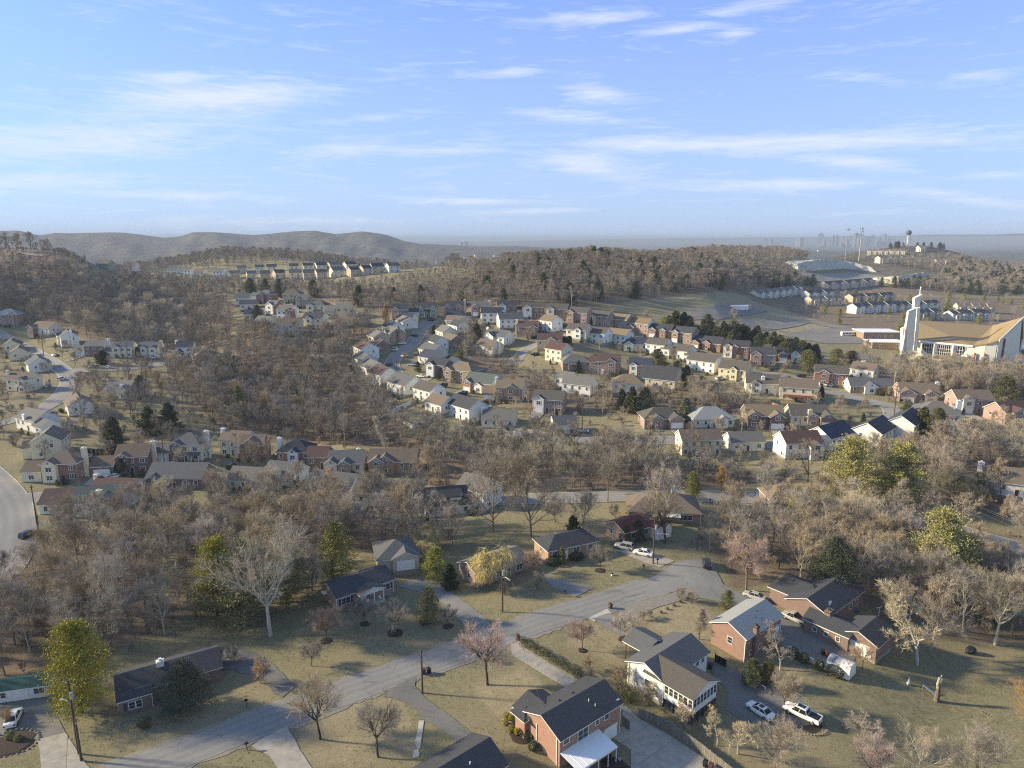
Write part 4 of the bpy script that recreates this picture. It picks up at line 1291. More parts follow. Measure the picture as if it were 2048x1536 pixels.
ever=[
 ('magnolia',366,1420,9.5,'magnolia_tree','dark glossy magnolia hiding the end of the grey-roofed cottage',dict(leaf=LEAF['magnolia'])),
 ('magnolia',855,1243,8.0,'magnolia_tree','rounded glossy magnolia in a mulch ring beside the street lawn',dict(leaf=LEAF['olive'],wide=.8)),
 ('pine0',165,1425,17,'pine_tree','yellow-green pine leaning over the dark-roofed cottage',dict(wide=.8,leaf=LEAF['pine'])),
 ('pine1',480,1250,18,'pine_tree','dark olive pine behind the pale-barked tree, right of its neighbour',dict(leaf=LEAF['olive'])),
 ('pine0',435,1232,18,'pine_tree','yellow-tipped pine at the left of the pair behind the pale-barked tree',dict(wide=.8)),
 ('pine0',575,1205,14,'evergreen_tree','deep green evergreen right behind the pale-barked tree trunk',dict(leaf=LEAF['olive'])),
 ('cedar1',666,1162,14.5,'cedar_tree','broad dark olive cedar behind the porch house',dict(wide=.95,leaf=LEAF['olive'])),
 ('pine0',1695,1012,21,'pine_tree','great golden-green pine, left one of the pair by the back road',dict(rz=.5)),
 ('pine1',1785,1012,19.5,'pine_tree','great golden-green pine behind the power pole, right one of the pair',dict(rz=2.2)),
 ('pine1',1880,1190,21,'pine_tree','green pine with a yellow top in the eastern wood',dict(wide=.9)),
 ('pine0',1920,1180,14,'pine_tree','darker green pine beside the yellow-topped one',dict(leaf=LEAF['olive'])),
 ('cedar1',1655,1190,14,'cedar_tree','black-green cedar directly behind the dark hip roof',dict(wide=1.1,leaf=LEAF['dark'])),
 ('cedar0',1145,1084,7.5,'cedar_tree','dark rounded cedar behind the grey-roofed ranch',dict(leaf=LEAF['dark'],wide=1.2)),
 ('pine1',1385,1000,9,'evergreen_tree','green and gold evergreen beside the brown hip roof',dict(leaf=LEAF['olive'],wide=.75)),
 ('pine0',1590,1025,8,'evergreen_tree','small bright green evergreen over the tan cottage roof',dict(leaf=LEAF['lime'])),
 ('broad',868,1160,8.0,'bamboo_clump','bright yellow-green bamboo-like clump beside the garage driveway',dict(leaf=LEAF['lime'])),
 ('cedar0',900,1178,6.5,'evergreen_tree','dark evergreen at the foot of the bright clump',dict(leaf=LEAF['dark'],wide=1.1)),
 ('cedar0',905,1010,5,'cedar_tree','small dark cedar left of the black-roofed house with the dormer',dict(leaf=LEAF['dark'])),
 ('column',1124,1128,4.5,'cypress_shrub','narrow pointed evergreen by the door of the grey-roofed ranch',dict(leaf=LEAF['olive'])),
 ('ball',1107,1128,2.0,'green_shrub','round dark shrub at the left corner of the grey-roofed ranch',dict(wide=1.6,leaf=LEAF['dark'])),
 ('ball',1152,1118,1.8,'green_shrub','dark spreading shrub under the right windows of the grey-roofed ranch',dict(wide=1.9,leaf=LEAF['dark'])),
 ('cedar1',1253,1088,5.2,'green_shrub','tall dark shrub before the red-brown roof, left one',dict()),
 ('cedar1',1278,1082,6.0,'green_shrub','tall dark shrub before the red-brown roof, right one',dict()),
 ('ball',712,1220,2.2,'green_shrub','dark round shrub beside the porch steps',dict(leaf=LEAF['dark'])),
 ('ball',289,1454,1.9,'green_shrub','neat clipped ball of evergreen beside the stone ring',dict()),
 ('broad',1452,1218,4.4,'green_shrub','pale green feathery shrub behind the silver-roofed house',dict(leaf=LEAF['olive'])),
 ('broad',1500,1370,5,'green_shrub','large dark shrub between the silver-roofed house and the drive',dict(leaf=LEAF['magnolia'])),
 ('broad',1530,1368,4.6,'green_shrub','bronze-tinged dark shrub next to the walled court',dict(leaf=LEAF['cedar'])),
 ('ball',1642,1256,2.4,'green_shrub','round shrub against the dark-roofed brick house wall',dict(leaf=LEAF['cedar'])),
 ('ball',1587,1312,1.8,'green_shrub','clipped ball shrub along the white wall, first from the brick house',dict()),
 ('ball',1606,1324,1.9,'green_shrub','clipped ball shrub along the white wall, second from the brick house',dict()),
 ('ball',1636,1338,1.9,'green_shrub','clipped ball shrub along the white wall, third from the brick house',dict()),
 ('ball',1670,1350,1.9,'green_shrub','low clipped shrub at the near corner of the white shed',dict(wide=1.5)),
 ('cedar0',480,835,15,'evergreen_tree','bright green evergreen rising from the valley wood',dict(leaf=LEAF['lime'],wide=.8)),
 ('broad',445,760,11,'evergreen_tree','light green bushy tree beside the brown hip-roofed house',dict(leaf=LEAF['lime'],wide=1.3)),
 ('broad',470,748,10,'evergreen_tree','pale green tree behind the bushy light green one',dict(leaf=LEAF['olive'],wide=1.2)),
 ('cedar1',280,798,11,'cedar_tree','dark cedar right of the grey house with the white chimney',dict(wide=1.1,leaf=LEAF['cedar'])),
 ('cedar0',232,905,14,'cedar_tree','olive brown cedar on the grass above the dark brick house',dict(wide=1.15)),
 ('cedar0',300,870,12,'cedar_tree','dark spreading cedar left of the tall one',dict(wide=1.3)),
 ('cedar0',340,862,12,'cedar_tree','dark spreading cedar at the edge of the valley wood',dict(wide=1.3,leaf=LEAF['dark'])),
 ('cedar1',242,952,6,'green_shrub','dark round evergreen before the brick house garage',dict(leaf=LEAF['dark'],wide=1.2)),
 ('column',207,728,7.5,'cypress_shrub','dark cone-shaped evergreen before the long grey-roofed house',dict(wide=2.6,leaf=LEAF['dark'])),
 ('column',276,716,6.5,'cypress_shrub','slim dark cypress between the two cream houses',dict(leaf=LEAF['dark'],wide=1.1)),
 ('cedar1',386,712,6,'evergreen_tree','dark evergreen before the white house with brick garage',dict(leaf=LEAF['dark'])),
 ('cedar1',38,700,6,'evergreen_tree','dark evergreen at the foot of the red brick house',dict(leaf=LEAF['dark'],wide=1.3)),
 ('cedar1',515,640,10,'evergreen_tree','dark evergreen left of the white gable with brick base',dict(leaf=LEAF['dark'],wide=1.2)),
 ('cedar1',499,636,7,'evergreen_tree','smaller dark evergreen beside the grey roofs',dict(leaf=LEAF['dark'],wide=1.1)),
 ('cedar0',592,612,7,'evergreen_tree','dark evergreen between the tan hip roof and the white house',dict(leaf=LEAF['dark'])),
 ('cedar0',832,632,6,'evergreen_tree','dark evergreen left of the grey house with the porch',dict(leaf=LEAF['dark'])),
 ('cedar0',868,668,5.6,'evergreen_tree','small olive evergreen at the bend of the crescent road',dict()),
 ('cedar0',954,686,12,'cedar_tree','big dark cedar in the middle of the crescent gardens',dict(wide=1.1,leaf=LEAF['cedar'])),
 ('broad',918,732,9,'evergreen_tree','green and gold bushy evergreen behind the crescent houses',dict(leaf=LEAF['olive'])),
 ('cedar1',837,744,5,'evergreen_tree','dark round evergreen at the end of the grey roofs',dict(leaf=LEAF['dark'],wide=1.2)),
 ('cedar1',884,757,5.5,'evergreen_tree','dark evergreen beside the brick gable with white garage',dict(leaf=LEAF['dark'])),
 ('cedar0',1157,745,6.4,'evergreen_tree','pointed dark evergreen before the tan brick bungalow',dict(leaf=LEAF['dark'])),
 ('cedar0',1022,685,5,'evergreen_tree','dark evergreen beside the blue-grey gabled roof',dict(leaf=LEAF['dark'])),
 ('cedar0',1243,822,10,'cedar_tree','dark cedar at the left of the dense cedar clump',dict(leaf=LEAF['dark'],wide=1.1)),
 ('cedar0',1263,826,12,'cedar_tree','tall dark cedar in the middle of the dense cedar clump',dict(leaf=LEAF['cedar'],wide=1.1)),
 ('cedar1',1286,826,11,'cedar_tree','dark cedar at the right of the dense cedar clump',dict(leaf=LEAF['dark'],wide=1.1)),
 ('broad',1318,740,11,'evergreen_tree','golden-brown bushy tree right of the big grey gable',dict(leaf=LEAF['cedar'],wide=1.2)),
 ('cedar1',1350,765,11,'cedar_tree','dark cedar below the row of small white houses',dict(leaf=LEAF['dark'],wide=1.3)),
 ('cedar0',1372,770,10,'cedar_tree','dark cedar next to the long white house deck',dict(leaf=LEAF['dark'],wide=1.3)),
 ('cedar0',1370,840,10,'evergreen_tree','golden-edged evergreen below the curved garden slope',dict(leaf=LEAF['olive'],wide=1.3)),
 ('broad',1617,745,12,'evergreen_tree','yellow-green round tree left of the brick garage house',dict(leaf=LEAF['olive'],wide=1.1)),
 ('broad',1672,738,11,'evergreen_tree','light green round tree above the brick garage house',dict(leaf=LEAF['olive'],wide=1.2)),
 ('broad',1700,738,10,'evergreen_tree','dark green round tree above the brick garage house',dict(leaf=LEAF['cedar'],wide=1.2)),
 ('column',1642,800,6.5,'cypress_shrub','slim dark cypress at the right corner of the house with the red deck',dict(leaf=LEAF['dark'])),
 ('column',1771,792,4.8,'cypress_shrub','pointed green cypress at the corner of the long cream bungalow',dict()),
 ('cedar1',1812,850,9,'cedar_tree','dark olive cedar at the left of the cluster by the grey hip roof',dict(leaf=LEAF['cedar'],wide=1.1)),
 ('cedar0',1843,868,11,'cedar_tree','dark olive cedar in the middle of the cluster by the grey hip roof',dict(leaf=LEAF['cedar'],wide=1.2)),
 ('cedar1',1872,880,12,'cedar_tree','dark olive cedar nearest the white gable',dict(leaf=LEAF['cedar'],wide=1.2)),
 ('cedar1',2010,815,14,'cedar_tree','dark evergreen right of the brown-roofed house',dict(leaf=LEAF['cedar'],wide=1.4)),
 ('cedar0',1726,845,4,'green_shrub','dark cone shrub at the garage of the brick house',dict(leaf=LEAF['dark'])),
 ('cedar0',1612,850,5,'green_shrub','dark cone shrub before the brown brick gables',dict(leaf=LEAF['dark'])),
 ('broad',1900,985,9,'evergreen_tree','olive green tree under the power lines',dict(leaf=LEAF['olive'])),
 ('pine0',1950,1000,9,'evergreen_tree','green and gold tree beside the orange-leaved one',dict(leaf=LEAF['olive'])),
 ('cedar1',1985,985,9,'cedar_tree','dark evergreen left of the white house at the edge',dict(leaf=LEAF['dark'])),
 ('broad',1095,622,6,'evergreen_tree','small yellow-green tree between two brick houses of the top row',dict(leaf=LEAF['lime'])),
]
for (k,u,v,h,nm,lab,kw) in ever:
 cat='shrub' if 'shrub' in nm else 'bamboo' if 'bamboo' in nm else 'tree'
 tree_px(k,u,v,h,lab,name=nm,cat=cat,crown_name='foliage',**kw)
for (u,v,h,lab) in [(985,1170,9.5,'yellow weeping willow drooping over the brick ranch roof'),(862,1098,7.5,'pale golden weeping willow behind the bright clump'),(840,1125,6.5,'thin golden willow at the edge of the garage driveway')]:
 tree_px('willow',u,v,h,lab,name='willow_tree')
for i,(u,v,h) in enumerate([(4,505,15),(14,503,13),(20,504,17),(27,504,14),(38,502,16),(43,503,15),(58,501,16),(62,502,17),(84,507,12),(92,509,14),(99,510,13),(104,512,11),(120,514,8),(76,505,9)]):
 tree_px('slim%d' % (i % 3),u,v,h,'%s thin bare tree standing against the sky on the left crest' % ('tall' if h>13 else 'low'),group='%s trees on the skyline of the left crest' % ('tall' if h>13 else 'low'),wide=1.2)
# five small arborvitae in a row
for i,u in enumerate((171,179,188,196,205)):
 tree_px('column',u,911,2.6,'small green arborvitae in the short row above the dark brick house',name='cypress_shrub',cat='shrub',group='row of small arborvitae',crown_name='foliage')
for i in range(8):
 tree_px('column',1121+i*2.9,687-abs(i-4)*.2,4.2,'clipped arborvitae of the tight row behind the white house',name='cypress_shrub',cat='shrub',group='tight row of arborvitae',crown_name='foliage',leaf=LEAF['dark'])
# evergreens of the dark belt between the houses and the car park
rb=random.Random(5)
BELT=['behind the orange-lit brick house','behind the tan-fronted house','behind the low brick house with white garage','behind the red brick house with stairs','left of the yellow-green round tree']
for i in range(46):
 t=i/45
 u=1335+300*t+rb.uniform(-6,6)
 v=662+62*t**1.2+rb.uniform(-10,12)
 lf=rb.choice(['dark','dark','cedar','cedar','olive'])
 tree_px(rb.choice(['cedar0','cedar1']),u,v,rb.uniform(8,12.5),{'dark':'dark green cedar in the evergreen belt below the car parks','cedar':'olive brown cedar in the evergreen belt below the car parks','olive':'yellow-green cedar in the evergreen belt below the car parks'}[lf].replace('below the car parks',BELT[int(t*4.99)]),
   name='cedar_tree',group={'dark':'dark cedars of the belt','cedar':'olive cedars of the belt','olive':'yellow-green cedars of the belt'}[lf]+', part %d' % int(t*4.99),leaf=LEAF[lf],wide=1.3,crown_name='foliage')
for (u,v) in ((1345,655),(1356,650),(1330,662)):
 tree_px('broad',u,v,9,'yellow-green bushy tree at the left end of the evergreen belt',name='evergreen_tree',group='bushy trees at the end of the belt',leaf=LEAF['lime'],crown_name='foliage')

for i in range(16):
 a=i*.39
 x,y=296*1480/505+0*a,1480
 x=(1815-1024)/FPX*1480/CP+rb.uniform(-75,60); y=1480+rb.uniform(-60,40)
 tree('cedar1','cedar_tree','tree','dark evergreen around the foot of the distant water tower',x,y,rb.uniform(10,16),group='evergreens round the water tower',leaf=LEAF['dark'],crown_name='foliage')

# woodland: trees sown over the woods; the 300 that show largest are things, the rest one mass
def sow():
 R=random.Random(99)
 out=[]
 grid={}

 def free(x,y,d):
  i,j=int(x // 8),int(y // 8)
  for a in (-1,0,1):
   for b in (-1,0,1):
    for (p,q) in grid.get((i+a,j+b),()):
     if (p-x)**2+(q-y)**2<d*d:
      return False
  return True
 for (x,y,r) in PLACED:
  grid.setdefault((int(x // 8),int(y // 8)),[]).append((x,y))
 # region: (spacing, height range, kinds, tries, label, group)
 CLEAR.append([(1500,585),(1700,568),(2060,600),(2060,650),(1850,660),(1700,632),(1500,610)])
 spec={
 'hillside':(4.8,(9,15),['spread0','spread2','spread3','slim0','slim1','slim2','sycamore1'],'grey'),
 'ridge':(5.0,(9,15),['spread0','spread1','spread2','spread3','slim0','slim1','slim2','spread0','slim0','spread3','slim1','spread2','cedar1'],'brown'),
 'scrub':(4.7,(4,9),['spread0','spread3','bush0','spread1'],'grey'),
 'valley':(4.9,(9,15),['spread0','spread2','spread3','slim0','slim1','great'],'grey'),
 'creek':(5.2,(9,15.5),['spread0','spread1','spread3','slim0','slim1','great','sycamore1','great'],'brown'),
 'east':(5.4,(10,16),['spread1','spread4','slim0','slim2','great','sycamore1','great'],'tan'),
 'eastbank':(5.2,(9,15),['spread1','spread4','spread0','slim2','great'],'tan'),
 'churchwood':(5.0,(9,15),['spread1','spread4','spread0','slim0','great'],'tan'),
 'middle':(5.0,(7,11),['spread1','spread4','spread0','bush1'],'tan'),
 'backlots':(5.0,(6,11),['spread0','spread1','spread4','bush1','great'],'tan'),
 'crest':(7.5,(3,6.5),['bush0','spread0','spread3','bush1'],'grey'),
 'westestate':(11,(5,11),['spread0','great','spread3','bush0'],'grey'),
 'westgardens':(8.0,(8,14),['spread0','great','spread3','slim1'],'grey'),
 'plain_right':(7.0,(9,15),['spread1','spread4','spread0','spread2','cedar1'],'tan'),
 'estate':(17,(4,8),['spread1','spread4','spread0','broad'],'tan'),
 'gardens':(9.5,(4,10),['spread1','spread4','spread0','bush0','great'],'tan'),
 'valleygardens':(7.5,(7,13),['spread1','spread4','spread0','great'],'tan'),
 }
 EXTRA={'gardens':[(720,650),(860,640),(1500,640),(1650,735),(1760,760),(2040,810),(2040,880),(1300,905),(1040,880),(900,860),(740,770)],
   'valleygardens':[(60,890),(430,900),(860,945),(870,1040),(300,1050),(90,1045)]}
 for k,(sp,hr,kinds,tone) in spec.items():
  poly=WOODS.get(k) or EXTRA[k]
  us=[p[0] for p in poly]; vs=[p[1] for p in poly]
  # sample the area in world space
  cand=[]
  m=WMASK
  pu0,pu1=max(min(us),-260),min(max(us),2310)
  n_try=0
  ys=[]
  a0=math.atan((pu0-1024)/FPX*1.02); a1=math.atan((pu1-1024)/FPX*1.02)
  ra,rb_=1e9,0
  for (u,v) in poly:
   X,Y,Z=at(min(max(u,-300),2350),max(v,506))
   r=math.hypot(X,Y)
   ra=min(ra,r); rb_=max(rb_,r)
  rb_=min(rb_*1.12,1500); ra *= .9
  area=.5*(rb_**2-ra**2)*(a1-a0)
  n_try=int(min(area/(sp*sp)*4.5,60000))
  for _ in range(n_try):
   r=math.sqrt(R.uniform(ra*ra,rb_*rb_)); a=R.uniform(a0,a1)
   x,y=r*math.sin(a),r*math.cos(a)
   z=ground(x,y)
   u,v=proj(x,y,z)
   if not (-260<u<2310) or not in_poly(u,v,poly):
    continue
   h=R.uniform(*hr)
   kd=R.choice(kinds)
   if kd.startswith('bush'):
    h *= .5
   if k=='plain_right' and in_poly(u,v,CLEAR[-1]):
    continue
   if blocked(x,y,1.2) or not free(x,y,sp*R.uniform(.75,1.2)):
    continue
   grid.setdefault((int(x // 8),int(y // 8)),[]).append((x,y))
   out.append((h/r,k,kd,x,y,h))
 # the ridge crest and other hidden backs of hills
 for (x0,x1,y0,y1,sp,f) in ((-420,-60,760,1000,9,1),(-60,330,600,830,6.5,1),(150,520,900,1250,9,1),(560,1000,900,1300,9.5,1),(-700,-100,820,1100,9,1)):
  for _ in range(int((x1-x0)*(y1-y0)/sp/sp*3)):
   x,y=R.uniform(x0,x1),R.uniform(y0,y1)
   z=ground(x,y)
   u,v=proj(x,y,z)
   if any(in_poly(u,v,p) for p in CLEAR) or blocked(x,y,1.5) or not free(x,y,sp*R.uniform(.7,1.1)):
    continue
   grid.setdefault((int(x // 8),int(y // 8)),[]).append((x,y))
   h=R.uniform(10,15)
   out.append((h/y,'far',R.choice(['spread0','spread1','spread2','spread3','slim1']),x,y,h))
 return out

CLEAR=[[(1240,605),(1330,585),(1440,582),(1540,595),(1620,612),(1760,655),(1760,700),(1500,640),(1320,650)],
  [(1600,520),(1690,512),(1760,528),(1900,552),(1880,572),(1660,572),(1560,545)],
  [(1730,495),(1860,495),(1860,520),(1730,520)],[(-100,497),(160,512),(120,520),(-100,505)]]

# ------------------------------------------------------------------ houses
WIN_CACHE={}

def window_mesh(w,h,near,style='plain'):
 k=(round(w,2),round(h,2),near,style)
 if k in WIN_CACHE:
  return WIN_CACHE[k]
 f=.09 if near else .13
 mb=MB()
 # frame stands on the plane y=0 and looks to -y
 mb.box(-w/2-f,-w/2,-.06,.02,-h/2-f,h/2+f)
 mb.box(w/2,w/2+f,-.06,.02,-h/2-f,h/2+f)
 mb.box(-w/2,w/2,-.06,.02,h/2,h/2+f)
 mb.box(-w/2,w/2,-.08,.02,-h/2-f,-h/2)
 b=.03 if near else .05
 mb.box(-w/2,w/2,-.045,.02,-b/2,b/2)
 n=2 if w>1.3 else 1
 if w>2.4:n=3
 for i in range(1,n):
  x=-w/2+w*i/n
  mb.box(x-b,x+b,-.045,.02,-h/2,h/2)
 g=MB()
 g.box(-w/2,w/2,-.02,.015,-h/2,h/2)
 if near:
  r=(mb.mesh('window',[TRIM]),g.mesh('pane',[GLASS]))
 else:
  n0=len(mb.f)
  mb.cur=1
  mb.box(-w/2,w/2,-.02,.015,-h/2,h/2)
  r=(mb.mesh('window',[TRIM,GLASS]),None)
 WIN_CACHE[k]=r
 return r

ROT={'f':0.0,'b':math.pi,'l':-math.pi/2,'r':math.pi/2}

def side_point(side,t,w,d,z,cx=0,cy=0,off=.0):
 """point on a wall of a w x d block: f looks to -y, b to +y, l to -x, r to +x; t runs along the wall"""
 if side=='f':return (cx+t,cy-d/2-off,z)
 if side=='b':return (cx+t,cy+d/2+off,z)
 if side=='l':return (cx-w/2-off,cy+t,z)
 return (cx+w/2+off,cy+t,z)

def add_window(root,side,t,z,w,h,W,D,cx=0,cy=0,near=False,shutters=None):
 fm,gm=window_mesh(w,h,near)
 p=side_point(side,t,W,D,z,cx,cy,.005)
 o=obj('window',fm,root,p,ROT[side])
 if gm:
  obj('pane',gm,o,(0,0,0),0)
 if shutters:
  for s in (-1,1):
   k=('sh',round(h,2),shutters.name)
   if k not in WIN_CACHE:
    mb=MB(); mb.box(-.19,.19,-.04,.01,-h/2,h/2)
    WIN_CACHE[k]=mb.mesh('shutter',[shutters])
   obj('shutter',WIN_CACHE[k],o,(s*(w/2+.32),0,0),0)
 return o

def add_panel(root,name,side,t,z0,w,h,W,D,mat,cx=0,cy=0,frame=True,rows=0):
 mb=MB()
 mb.box(-w/2,w/2,-.03,.01,0,h)
 if rows:
  for i in range(rows):
   for j in range(4):
    a=-w/2+w*(j+.12)/4; b=-w/2+w*(j+.88)/4
    z_=h*(i+.15)/rows
    mb.box(a,b,-.045,-.03,z_,z_+h*.7/rows)
 if frame:
  mb.cur=1
  mb.box(-w/2-.12,-w/2,-.06,.02,0,h+.12); mb.box(w/2,w/2+.12,-.06,.02,0,h+.12)
  mb.box(-w/2,w/2,-.06,.02,h,h+.12)
 return mb.build(name,[mat,TRIM],root,side_point(side,t,W,D,z0,cx,cy,.006),ROT[side])

def gable_block(root,w,d,h,slope,mat,roof,axis='x',cx=0,cy=0,over=.45,base=-2.2,trim=TRIM,hip=False,wall_name='wall',roof_name='roof',tt=.2,facade=None,z0=0.0,found=True):
 """walls with gables and a roof laid over a white fascia; axis = direction of the ridge"""
 a,b=(w,d) if axis=='x' else (d,w)           # a along the ridge, b across it

 def put(p):
  return (p[0]+cx,p[1]+cy,p[2]) if axis=='x' else (-p[1]+cx,p[0]+cy,p[2])
 rise=b/2*slope
 mb=MB()
 vs=[(-a/2,-b/2,z0),(a/2,-b/2,z0),(a/2,b/2,z0),(-a/2,b/2,z0),(-a/2,-b/2,h),(a/2,-b/2,h),(a/2,b/2,h),(-a/2,b/2,h)]
 fs=[(0,1,5,4),(2,3,7,6),(0,3,2,1)]
 if hip:
  fs+=[(1,2,6,5),(3,0,4,7),(4,5,6,7)]
 else:
  vs+=[(-a/2,0,h+rise),(a/2,0,h+rise)]
  fs+=[(1,2,6,9,5),(3,0,4,8,7),(4,5,9,8),(6,7,8,9)]
 mb.add([put(v) for v in vs],fs)
 wall=mb.build(wall_name,mat,root)
 if found and z0==0:
  f=MB()
  f.box(cx-w/2+.04,cx+w/2-.04,cy-d/2+.04,cy+d/2-.04,base,.02)
  f.build('foundation',FOUND,root)
 t=.05

 def slab(over,lo,hi,ext):
  m=MB()
  e=h-over*slope
  A,B=a/2+over*(.7 if not hip else 1)+ext,b/2+over+ext
  e2=h-(over+ext)*slope
  if hip:
   k=max(a/2-b/2,.05)
   v=[(-A,-B,e2+lo),(A,-B,e2+lo),(A,B,e2+lo),(-A,B,e2+lo),(-A,-B,e2+hi),(A,-B,e2+hi),(A,B,e2+hi),(-A,B,e2+hi),
    (-k,0,h+rise+hi),(k,0,h+rise+hi)]
   m.add([put(p) for p in v],[(0,3,2,1),(0,1,5,4),(1,2,6,5),(2,3,7,6),(3,0,4,7),(4,5,9,8),(6,7,8,9),(5,6,9),(7,4,8)])
  else:
   R=h+rise
   v=[]
   for x in (-A,A):
    v+=[(x,-B,e2+lo),(x,0,R+lo),(x,B,e2+lo),(x,B,e2+hi),(x,0,R+hi),(x,-B,e2+hi)]
   m.add([put(p) for p in v],[(0,1,4,5),(1,2,3,4),(11,10,7,6),(10,9,8,7),(5,4,10,11),(4,3,9,10),(0,6,7,1),(1,7,8,2),(0,5,11,6),(2,8,9,3)])
  return m
 slab(over,-.0+.01,tt,.0).build('fascia',trim,root)
 ro=slab(over,tt+.003,tt+.003+t,.035).build(roof_name,roof,root)
 if facade:
  m2=MB()
  m2.box(-a/2-.02,a/2+.02,-b/2-.05,-b/2+.0,0,h-.05) if axis=='x' else None
  if axis=='x':
   m2.v=[(p[0]+cx,p[1]+cy,p[2]) for p in m2.v]
   m2.build('brick_facade',facade,root)
  else:
   m3=MB()
   x0=-a/2
   m3.add([put(p) for p in [(x0-.05,-b/2-.02,0),(x0-.05,b/2+.02,0),(x0-.05,b/2+.02,h),(x0-.05,0,h+rise),(x0-.05,-b/2-.02,h),
         (x0,-b/2-.02,0),(x0,b/2+.02,0),(x0,b/2+.02,h),(x0,0,h+rise),(x0,-b/2-.02,h)]],
    [(0,1,2,3,4),(5,9,8,7,6),(0,5,6,1),(1,6,7,2),(2,7,8,3),(3,8,9,4),(4,9,5,0)])
   m3.build('brick_facade',facade,root)
 return h+rise

def chimney(root,x,y,z0,z1,mat,sx=.75,sy=.55):
 mb=MB()
 mb.box(x-sx,x+sx,y-sy,y+sy,z0,z1)
 mb.cur=1
 mb.box(x-sx-.08,x+sx+.08,y-sy-.08,y+sy+.08,z1-.25,z1-.1)
 mb.box(x-.2,x+.2,y-.2,y+.2,z1,z1+.35)
 mb.build('chimney',[mat,TRIM_D if mat in BRICK.values() else mat],root)

